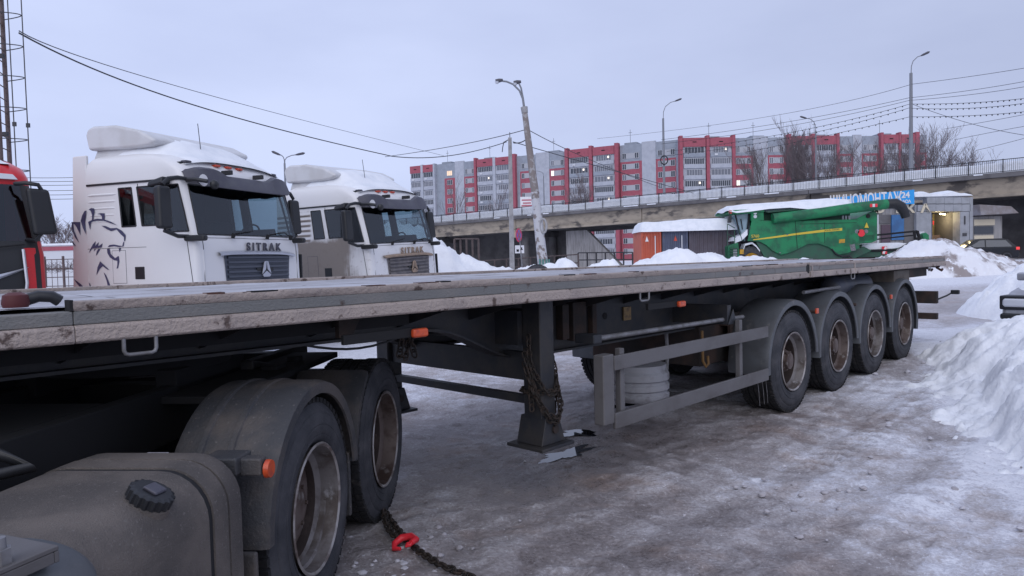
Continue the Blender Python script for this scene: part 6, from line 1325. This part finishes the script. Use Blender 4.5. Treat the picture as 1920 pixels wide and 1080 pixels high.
def big_wheel(px, py, r, wd, m_r, y0):
    c = cb(px, py); W = part('wheel', CH, (c[0], y0, max(r, c[1])))
    mb = MB(); mb.lathe([(.1, r * .5), (.0, r * .55), (-.03, r * .8), (.04, r * .94), (wd - .04, r * .94), (wd, r * .8), (wd - .05, r * .5)], 40); mb.build('tyre', m_tyre, W, smooth=40)
    lg = MB()
    for i in range(22):
        lg.M = Matrix.Rotation(-2 * pi * i / 22, 4, 'Y'); lg.hexa([(r * .86, -.01, -.05), (r * 1.0, .02, -.05), (r * 1.0, wd * .55, .17), (r * .9, wd * .55, .17), (r * .86, -.01, .03), (r * 1.0, .02, .03), (r * 1.0, wd * .55, .25), (r * .9, wd * .55, .25)])
    lg.build('tyre_lugs', m_tyre, W, kind='stuff')
    mb = MB(); mb.lathe([(.02, r * .53), (.06, r * .48), (.16, r * .42), (.18, r * .2), (.1, r * .16), (.1, 0)], 30); mb.build('rim', m_r, W, smooth=40)
big_wheel(1412, 489, .95, .75, m_jyr, .25); big_wheel(1527, 492, .72, .5, m_rim, .35); big_wheel(1412, 489, .95, .75, m_jyr, DEP - 1.0); big_wheel(1527, 492, .72, .5, m_rim, DEP - .85)
mb = MB(); c = cb(1412, 489); mb.cyl((c[0], .5, .95), (c[0], DEP - .5, .95), .16, n=12); mb.build('front_axle', m_jgd, CH); mb = MB(); c = cb(1527, 492); mb.cyl((c[0], .5, .74), (c[0], DEP - .5, .74), .12, n=12); mb.build('rear_axle', m_jgd, CH)
# unloading auger folded back, rubber spout
pa = [cb(1447, 410), cb(1540, 399), cb(1600, 390), cb(1660, 383)]
mb = MB(); mb.tube([(p[0], -.15, p[1]) for p in pa], .32, 18); mb.build('unloading_auger', m_jg, CH, smooth=50)
pb_ = [cb(1660, 383), cb(1676, 382), cb(1687, 388), cb(1693, 398), cb(1696, 408)]
mb = MB(); mb.tube([(p[0], -.15, p[1]) for p in pb_], [.31, .33, .33, .29, .26], 16); mb.build('rubber_spout', m_black, CH, smooth=50)
a = cb(1624, 387); 
for k in range(3):
    mb = MB(); mb.box(a[0] + k * .16, a[0] + k * .16 + .15, -.49, -.465, a[1] - .08, a[1] + .12); mb.build('reflector_patch', m_redhook if k % 2 == 0 else m_white, CH)
for k in range(3):
    c = cb(1588 + 6 * k, 407); mb = MB(); mb.box(c[0], c[0] + .12, .65, .7, c[1] - .15, c[1] + .12); mb.build('tank_window', m_lens, CH)
# roof snow
sn = MB(); P = []
prof = [(1367, 396, 0), (1368, 390, 0), (1375, 385, .0), (1400, 382.5, 0), (1440, 380, 0), (1480, 376, 0), (1520, 373, 0), (1560, 371.5, 0), (1590, 373, 0), (1600, 378, 0), (1602, 385, 0)]
low = [(1367, 397), (1370, 399), (1380, 399.5), (1405, 396), (1440, 393), (1480, 391), (1520, 392.5), (1560, 388), (1590, 388), (1600, 387), (1602, 386)]
for j in range(11):
    v = j / 10; e = max(0, min(1, v / .12, (1 - v) / .15)) ** .5; P.append([(cb(*low[i])[0] * (1 - e) + cb(p[0], p[1])[0] * e, -.15 + (DEP + .2) * v, (cb(*low[i])[1] + .01) * (1 - e) + cb(p[0], p[1])[1] * e + .05 * sin(i * 1.7 + j)) for i, p in enumerate(prof)])
sn.grid(P); sn.build('roof_snow', m_snowroof, CH, smooth=70, fix=False)
mb = MB(); c = cb(1399, 440); P = [[(cb(x, y)[0], yy, cb(x, y)[1]) for x, y in ((1377, 452), (1380, 445), (1392, 440), (1402, 430))] for yy in (.05, .5, 1.5, 2.8)]; mb.grid(P); P2 = [[(p[0], p[1], p[2] - .35) for p in r] for r in P]; mb.grid([P[0], P2[0]]); mb.build('cab_front_snow', m_snowroof, CH, smooth=60)
mb = MB(); P = [[(cb(x, y)[0], yy, cb(x, y)[1]) for x, y in ((1396, 466), (1399, 457), (1412, 453.5), (1420, 460), (1427, 469))] for yy in (.18, .4, .9)]; mb.grid(P); mb.grid([P[0], [(p[0], p[1], p[2] - .12) for p in P[0]]]); mb.build('fender_snow', m_snowroof, CH, smooth=60)
mb = MB(); mb.tube([(cb(1598, 458)[0], .1, cb(1598, 458)[1]), (cb(1600, 470)[0], .1, cb(1600, 470)[1])], .2, 10); mb.build('hydraulic_unit', m_galv, CH)
mb = MB(); mb.prism(side([(1585, 472), (1625, 462), (1640, 470), (1600, 488)]), .3, 2.6); mb.build('straw_chopper', m_jgd, CH, bev=.05)
# ---------------------------------------------------------------- cutting header on its cart, behind the combine
HD = thing('harvester_header', 'long green cutting header under snow on a cart right of the combine', 'header', (CO.x, YC, 0))
def hprism(nm, pxs, y0, y1, m, bev=.03): 
    mb = MB(); mb.prism(side(pxs), y0, y1); return mb.build(nm, m, HD, bev=bev)
hprism('header_trough', [(1610, 482), (1620, 470), (1690, 466), (1745, 455), (1748, 470), (1690, 482)], 1.0, 2.2, m_jgd)
hprism('trough_snow', [(1626, 466), (1632, 458), (1660, 455), (1700, 454), (1722, 456), (1716, 464), (1690, 466.5), (1626, 470)], 1.02, 2.6, m_snowroof, .06)
for p, q, w_ in (((1646, 441), (1736, 432), .06), ((1648, 449), (1730, 440), .045), ((1736, 432), (1741, 450), .1), ((1730, 432), (1732, 447), .09), ((1700, 468), (1728, 452), .09), ((1728, 452), (1740, 444), .08), ((1640, 470), (1700, 468), .08)):
    a = cb(*p); b = cb(*q); mb = MB(); mb.tube([(a[0], .95, a[1]), (b[0], .95, b[1])], w_, 8); mb.build('reel_tube', m_blackm, HD, smooth=50)
hprism('end_shield', [(1744, 438), (1750, 435), (1756, 440), (1757, 458), (1746, 456)], .8, 1.2, m_jg)
c = cb(1751, 452); mb = MB(); mb.lathe([(-.01, 0), (-.01, .1), (.03, .1)], 14, c=(c[0], .8, c[1])); mb.build('round_label', m_white, HD)
hprism('cart_beam', [(1600, 486), (1745, 476), (1745, 480), (1600, 490)], 1.1, 1.3, m_blackm)
for x in (1625, 1725):
    c = cb(x, 484); W = part('cart_wheel', HD, (c[0], 1.0, .4)); mb = MB(); mb.lathe([(.05, .2), (0, .25), (0, .36), (.03, .4), (.22, .4), (.25, .36), (.25, .25), (.2, .2)], 24); mb.build('tyre', m_tyre, W, smooth=40); mb = MB(); mb.lathe([(.05, .21), (.1, .1), (.1, 0)], 16); mb.build('rim', m_jyr, W)
    mb = MB(); mb.cyl((c[0], 1.2, .4), (c[0], 1.2, cb(x, 480)[1]), .06, n=8); mb.build('cart_leg', m_blackm, HD)
c = cb(1673, 466); mb = MB(); mb.box(c[0] - .16, c[0] + .16, .92, .97, c[1] - .35, c[1] + .15); mb.build('warning_board', m_redhook, HD); mb = MB(); mb.hexa([(c[0] - .16, .90, c[1] - .3), (c[0] - .02, .90, c[1] - .35), (c[0] - .02, .918, c[1] - .35), (c[0] - .16, .918, c[1] - .3), (c[0] + .02, .90, c[1] + .15), (c[0] + .15, .90, c[1] + .1), (c[0] + .15, .918, c[1] + .1), (c[0] + .02, .918, c[1] + .15)]); mb.build('board_stripe', m_white, HD)

# ================================================================ tyre shop
YS = 54.0; SO = at(1700, 460, YS); SO.z = .45
def sb(x, y, Y=YS): v = at(x, y, Y); return (v.x - SO.x, v.z - .45)
m_tilew = mat('pale_cladding', (.33, .34, .37), .6, c2=(.27, .28, .30), sc=1.5); m_signb = mat('sign_blue', (.022, .33, .76), .5); m_cream = mat('cream_letters', (.62, .55, .42), .6)
SH = thing('tyre_shop', 'roadside tyre shop with a pale portal and lit doorway under the overpass', 'shop', SO)
def sbox(nm, x0, y0, x1, y1, d0, d1, m, bev=0):
    a = sb(x0, y1); b = sb(x1, y0); mb = MB(); mb.box(a[0], b[0], d0, d1, a[1], b[1]); return mb.build(nm, m, SH, bev=bev)
bz = 480
for i in range(5):                                                   # portal cladding panels, two courses
    x0 = 1737 + (1818 - 1737) * i / 5; x1 = 1737 + (1818 - 1737) * (i + 1) / 5; sbox('cladding_panel', x0 + .15, 370, x1 - .15, 382.3, -.1, .5, m_tilew, .01); sbox('cladding_panel', x0 + .15, 383, x1 - .15, 396.5, -.12, .5, m_tilew, .01)
sbox('left_pier', 1717, 396.8, 1745, bz, -.1, .8, m_tilew, .01); sbox('right_pier', 1798.5, 396.8, 1816, bz, -.1, .8, m_tilew, .01); sbox('right_column', 1816.3, 370, 1822.5, bz, -.12, .8, m_tilew, .01); sbox('left_fascia', 1720, 384, 1736.7, 396.5, -.1, .6, m_tilew)
sbox('poster', 1803, 437, 1811, 443, -.13, -.105, m_dsteel); sbox('down_pipe', 1806, 405, 1808, 421, -.16, -.105, m_dsteel)
# doorway: lit room with counter, door leaf and a bright tube
sbox('room_back_wall', 1740, 396, 1800, bz, 3.2, 3.4, mat('ochre_wall', (.30, .26, .12), .8, c2=(.20, .17, .09), sc=1)); sbox('room_floor', 1740, 466, 1800, 480, .8, 3.2, m_concd); sbox('room_ceiling', 1740, 394, 1800, 396, .5, 3.3, m_concd)
sbox('room_side', 1741, 396, 1744.5, bz, .8, 3.2, m_cblue); sbox('room_side', 1799, 396, 1803, bz, .8, 3.2, m_brickr if False else m_concd)
sbox('door_leaf', 1746, 399, 1757, bz, .6, .75, m_cblue); sbox('counter', 1768, 439, 1790, bz, 1.8, 2.4, mat('brown_counter', (.20, .13, .09), .7))
sbox('door_frame', 1760, 400, 1762, bz, .9, 1.0, m_jyr); sbox('orange_cabinet', 1763, 424, 1769, 442, 1.5, 2.0, mat('orange_cabinet', (.6, .26, .10), .6)); sbox('red_panel', 1761, 412, 1772, 420, 1.4, 1.5, m_redhook); sbox('white_box', 1763, 405, 1768, 411, 1.4, 1.6, m_white)
a = sb(1776, 399.5); b = sb(1796, 399.5); mb = MB(); mb.cyl((a[0], .9, a[1]), (b[0], 1.6, b[1]), .05, n=8); mb.build('light_tube', mat('lit_tube', (1, .9, .6), .5, emit=((1, .85, .45), 14)), SH)
a = sb(1762, 416); mb = MB(); mb.lathe([(-.12, .0), (-.08, .1), (.08, .1), (.12, 0)], 12, ax='z', c=(a[0], 1.2, a[1])); mb.build('lamp', mat('lit_lamp', (1, .7, .4), .5, emit=((1, .7, .35), 8)), SH, smooth=60)
pl = bpy.data.lights.new('room_lamp', 'POINT'); pl.energy = 60; pl.color = (1, .8, .45); pl.shadow_soft_size = .3; po = bpy.data.objects.new('room_lamp', pl); COL.objects.link(po); po.parent = SH; a = sb(1780, 408); po.location = (a[0], 1.5, a[1])
# wing left of the portal: wall, door, blue board, roof snow
sbox('wing_wall', 1590, 388, 1716.5, bz, .3, 3.5, m_concl); sbox('wing_side_post', 1716.6, 384, 1720, bz, .1, .6, m_tilew)
sbox('wing_door', 1655, 421, 1672, bz, .18, .297, mat('purple_brown_door', (.085, .055, .075), .6)); sbox('door_lintel', 1650, 402, 1673, 419, .2, .297, m_concd); sbox('door_frame', 1648, 402, 1650, bz, .2, .297, m_wframe)
sbox('blue_board', 1674, 402, 1697, 450, .15, .297, mat('blue_board', (.045, .15, .34), .6, c2=(.04, .11, .25), sc=1.5)); sbox('wall_panel', 1698, 402, 1716, bz, .2, .297, m_concd)
sbox('board', 1718, 434, 1731, 440, -.16, -.11, m_wframe)
SGN = 1
sg_ = part('roof_sign', SH)
a = sb(1557, 386.5); b = sb(1711.5, 356); mb = MB(); mb.hexa([(a[0], -.2, a[1] + .12), (b[0], -.2, a[1] - .0), (b[0], -.05, a[1]), (a[0], -.05, a[1] + .12), (a[0], -.2, b[1] - .48), (b[0], -.2, b[1]), (b[0], -.05, b[1]), (a[0], -.05, b[1] - .48)]); mb.build('sign_board', m_signb, sg_)
c = sb(1621, 376); text_mesh('sign_lettering', 'ШИНОМОНТАЖ', 1.22, m_white, sg_, Matrix.Translation((c[0], -.215, c[1])) @ Matrix.Rotation(pi / 2, 4, 'X') @ Matrix.Rotation(radians(2.2), 4, 'Z'), .008, .024, .575)
c = sb(1695, 366.5); text_mesh('sign_lettering', '24', .60, m_white, sg_, Matrix.Translation((c[0], -.215, c[1])) @ Matrix.Rotation(pi / 2, 4, 'X') @ Matrix.Rotation(radians(2.2), 4, 'Z'), .008, .02, 1.05)
c = sb(1694, 378.5); text_mesh('sign_lettering', 'ЧАСА', .30, m_white, sg_, Matrix.Translation((c[0], -.215, c[1])) @ Matrix.Rotation(pi / 2, 4, 'X') @ Matrix.Rotation(radians(2.2), 4, 'Z'), .008, .012, 1.05)
for ch, x in (('М', 1638), ('О', 1651), ('Й', 1667), ('Й', 1692) if False else ('Й', 1690), ('К', 1708), ('А', 1733)):
    c = sb(x, 392); text_mesh('cream_letter', ch, .85, m_cream, SH, Matrix.Translation((c[0], -.14 if x > 1715 else .12, c[1])) @ Matrix.Rotation(pi / 2, 4, 'X'), .03, .035, 1.2) if x not in (1667,) else None
sn = MB(); a = sb(1713, 369.8); b = sb(1822.5, 369.8); P = []
for j, (y, e) in enumerate(((-.15, 0), (-.13, .6), (.3, .95), (1.5, 1), (3.4, .9), (3.6, 0))):
    P.append([(a[0] + (b[0] - a[0]) * i / 24, y, a[1] + .01 + e * (.30 + .12 * sin(i * .5) + .1 * vn(i * .6, j * .3, 4)) * max(.0, min(1, (24 - i) / 1.5, (i + 1) / 2))) for i in range(25)])
sn.grid(P); sn.build('roof_snow', m_snowroof, SH, smooth=60, fix=False)
# kiosk right of the shop
KO = at(1858, 460, 60); KO.z = .5
KS = thing('kiosk', 'low shuttered kiosk with an overhanging roof right of the pale portal', 'kiosk', KO)
def kb(nm, x0, y0, x1, y1, d0, d1, m, bev=0):
    a = at(x0, y1, 60); b = at(x1, y0, 60); mb = MB(); mb.box(a.x - KO.x, b.x - KO.x, d0, d1, a.z - KO.z, b.z - KO.z); return mb.build(nm, m, KS, bev=bev)
kb('wall', 1825, 405, 1879, 480, 0, 3, m_concl); kb('cream_shutter', 1826, 411, 1864, 423, -.1, -.003, m_cream); kb('window', 1826, 424, 1862, 439, -.06, -.003, m_pane); kb('sill_panel', 1826, 441, 1862, 449, -.08, -.003, m_cream)
a = at(1822, 405, 60) - KO; b = at(1897, 405, 60) - KO; mb = MB(); z0 = a.z; mb.hexa([(a.x, -1.2, z0), (b.x, -.9, z0 + .1), (b.x, 3.2, z0 + .1), (a.x, 3.2, z0), (a.x, -1.0, z0 + .9), (b.x - .6, -.8, z0 + .7), (b.x - .6, 3, z0 + .7), (a.x, 3, z0 + .9)]); mb.build('roof', mat('grey_brown_roof', (.20, .175, .175), .8, c2=(.27, .26, .28), sc=1), KS, bev=.04)

# ================================================================ cars
def car(label, loc, rz, paint, L_=4.3, W_=1.75, Hh=1.55, group=None, snow=False, tail_on=False):
    T = thing('car', label, 'car', loc, rz, group)                    # local x to its front
    hf = L_ / 2; body = [(-hf, .38), (-hf + .02, .95), (-hf + .25, 1.02), (hf - 1.15, 1.0), (hf - .35, .88), (hf - .04, .70), (hf, .40), (hf - .1, .28), (-hf + .1, .28)]
    arch = []
    mb = MB(); rings = []
    for y, k in ((-W_ / 2, .0), (-W_ / 2 + .04, .02), (W_ / 2 - .04, .02), (W_ / 2, 0)): rings.append(y)
    mb.prism(body, -W_ / 2, W_ / 2); mb.build('body', paint, T, bev=.08, seg=3)
    g0 = [(-hf + .12, 1.0), (-hf + .62, Hh - .08), (-hf + 1.0, Hh), (hf - 2.1, Hh), (hf - 1.75, Hh - .05), (hf - 1.0, .99)]
    gh = MB(); n = len(g0); lo = [(x, s * (W_ / 2 - .06 - .16 * (z - .98) / (Hh - .98)), z) for s in (-1, 1) for x, z in g0]; gh.add(lo, [tuple(range(n)), tuple(range(2 * n - 1, n - 1, -1))] + [(i, (i + 1) % n, n + (i + 1) % n, n + i) for i in range(n)]); gh.build('greenhouse', paint, T, bev=.03)
    for s in (-1, 1):
        for xs_ in (((-hf + .42, 1.03), (-hf + .78, Hh - .14), (-.18, Hh - .10), (-.16, 1.03)), ((-.08, 1.03), (-.10, Hh - .10), (hf - 2.0, Hh - .12), (hf - 1.25, 1.03))):
            q = MB(); q.add([(x, s * (W_ / 2 - .055 + .008 - .16 * (z - .98) / (Hh - .98)), z) for x, z in xs_], [(0, 1, 2, 3)]); q.build('side_window', m_pane, T)
        for x in (-hf + .78, hf - .82):
            Wq = part('wheel', T, (x, s * (W_ / 2 - .0) , .32), (0, 0, 0 if s < 0 else pi)); q = MB(); q.lathe([(.03, .2), (-.01, .22), (-.012, .28), (.01, .32), (.19, .32), (.2, .2)], 26); q.build('tyre', m_tyre, Wq, smooth=40); q = MB(); q.lathe([(.01, .215), (.04, .19), (.05, .06), (.03, 0)], 20); q.build('rim', m_galv, Wq, smooth=40)
            q = MB(); q.lathe([(-.004, 0), (-.004, .38)], 24, c=(x, s * (W_ / 2 + .004) - (0 if s < 0 else -.002), .36), a0=0, a1=pi); q.build('wheel_arch', m_blackm, T)
        q = MB(); q.box(-hf - .02, -hf + .22, s * (W_ / 2 - .12) - .13, s * (W_ / 2 - .12) + .13, .80, 1.0); q.build('tail_lamp', mat('tail_lamp_red', (.55, .02, .03), .3, emit=((1, .1, .08), .5 if tail_on else 0)), T, bev=.03)
        q = MB(); q.box(hf - .42, hf + .015, s * (W_ / 2 - .23) - .22, s * (W_ / 2 - .23) + .235, .64, .80); q.build('headlamp', m_lens, T, bev=.05); q = MB(); q.box(hf - .44, hf + .002, s * (W_ / 2 - .23) - .245, s * (W_ / 2 - .23) + .232, .615, .825); q.build('lamp_bezel', m_black, T, bev=.02)
        q = MB(); q.box(hf - 1.45, hf - 1.3, s * (W_ / 2 + .09) - .09, s * (W_ / 2 + .09) + .09, 1.0, 1.13); q.build('mirror', paint, T, bev=.03)
        q = MB(); q.box(-.5, -.34, s * (W_ / 2 + .006) - .012, s * (W_ / 2 + .006) + .012, .84, .87); q.build('door_handle', m_black, T)
    q = MB(); q.add([(hf - 1.04, -.7, 1.01), (hf - 1.04, .7, 1.01), (hf - 1.72, .6, Hh - .08), (hf - 1.72, -.6, Hh - .08)], [(0, 1, 2, 3)]); q.v = [v + Vector((.02, 0, .015)) for v in q.v]; q.build('windscreen', m_pane, T)
    q = MB(); q.add([(-hf + .16, -.65, 1.04), (-hf + .16, .65, 1.04), (-hf + .56, .55, Hh - .12), (-hf + .56, -.55, Hh - .12)], [(0, 1, 2, 3)]); q.v = [v + Vector((-.02, 0, .012)) for v in q.v]; q.build('rear_window', m_pane, T)
    q = MB(); q.box(-hf - .04, -hf + .1, -W_ / 2 + .05, W_ / 2 - .05, .36, .52); q.build('rear_bumper', m_black, T, bev=.03); q = MB(); q.box(hf - .12, hf + .04, -W_ / 2 + .0, W_ / 2 - .0, .47, .56); q.build('front_bumper', m_black, T, bev=.03)
    return T
m_dcar = mat('black_grey_car_paint', (.012, .014, .019), .3, spec=.3); m_scar = mat('silver_grey_car_paint', (.36, .37, .41), .35, .3, c2=(.30, .30, .33), sc=5)
a = at(1834, 490, 50); car('dark hatchback with a red tail lamp behind the dirty snow pile', (a.x, 50, at(1834, 491, 50).z), radians(180 - 12), m_dcar, 4.4, 1.85, 1.62, tail_on=True)
a = at(1812, 470, 55); T = car('black car mostly hidden behind the dark hatchback', (a.x, 55.5, .75), radians(180 - 15), m_dcar, 4.3, 1.8, 1.5)
a = at(1798, 454.5, 54); mb = MB(); v = Vector((a.x, 52.8, a.z)); 
# silver car stuck in the snow bank at the right edge: front corner shows
a = at(1874, 590, 10.6)
SCx = Vector((a.x, a.y, 0)); rzc = radians(180 + 38); fwd = Vector((cos(rzc), sin(rzc), 0)); lft = Vector((-sin(rzc), cos(rzc), 0))
loc = SCx - fwd * 2.1 + lft * -.85 * -1
T = car('silver grey car buried in the snow bank at the right edge', (loc.x, loc.y, .12), rzc, m_scar, 4.2, 1.68, 1.42)
mb = MB(); P = []
for i in range(17):
    r = []
    for j in range(13):
        u = i / 16; v = j / 12; x = -2.0 + 3.75 * u; y = -.82 + 1.64 * v; base = .97 if x > .9 else (1.42 if x < .2 else 1.42 - .45 * (x - .2) / .7); base = base if x < 1.0 else .98 - .14 * (x - 1.0); e = max(0, min(1, u / .1, (1 - u) / .1)) ** .5 * max(0, min(1, v / .12, (1 - v) / .12)) ** .5; r.append((x, y * (1 if x > .9 else .86), base - .04 + .24 * e))
    P.append(r)
mb.grid(P); mb.build('snow_cover', m_snowroof, T, smooth=70, fix=False)
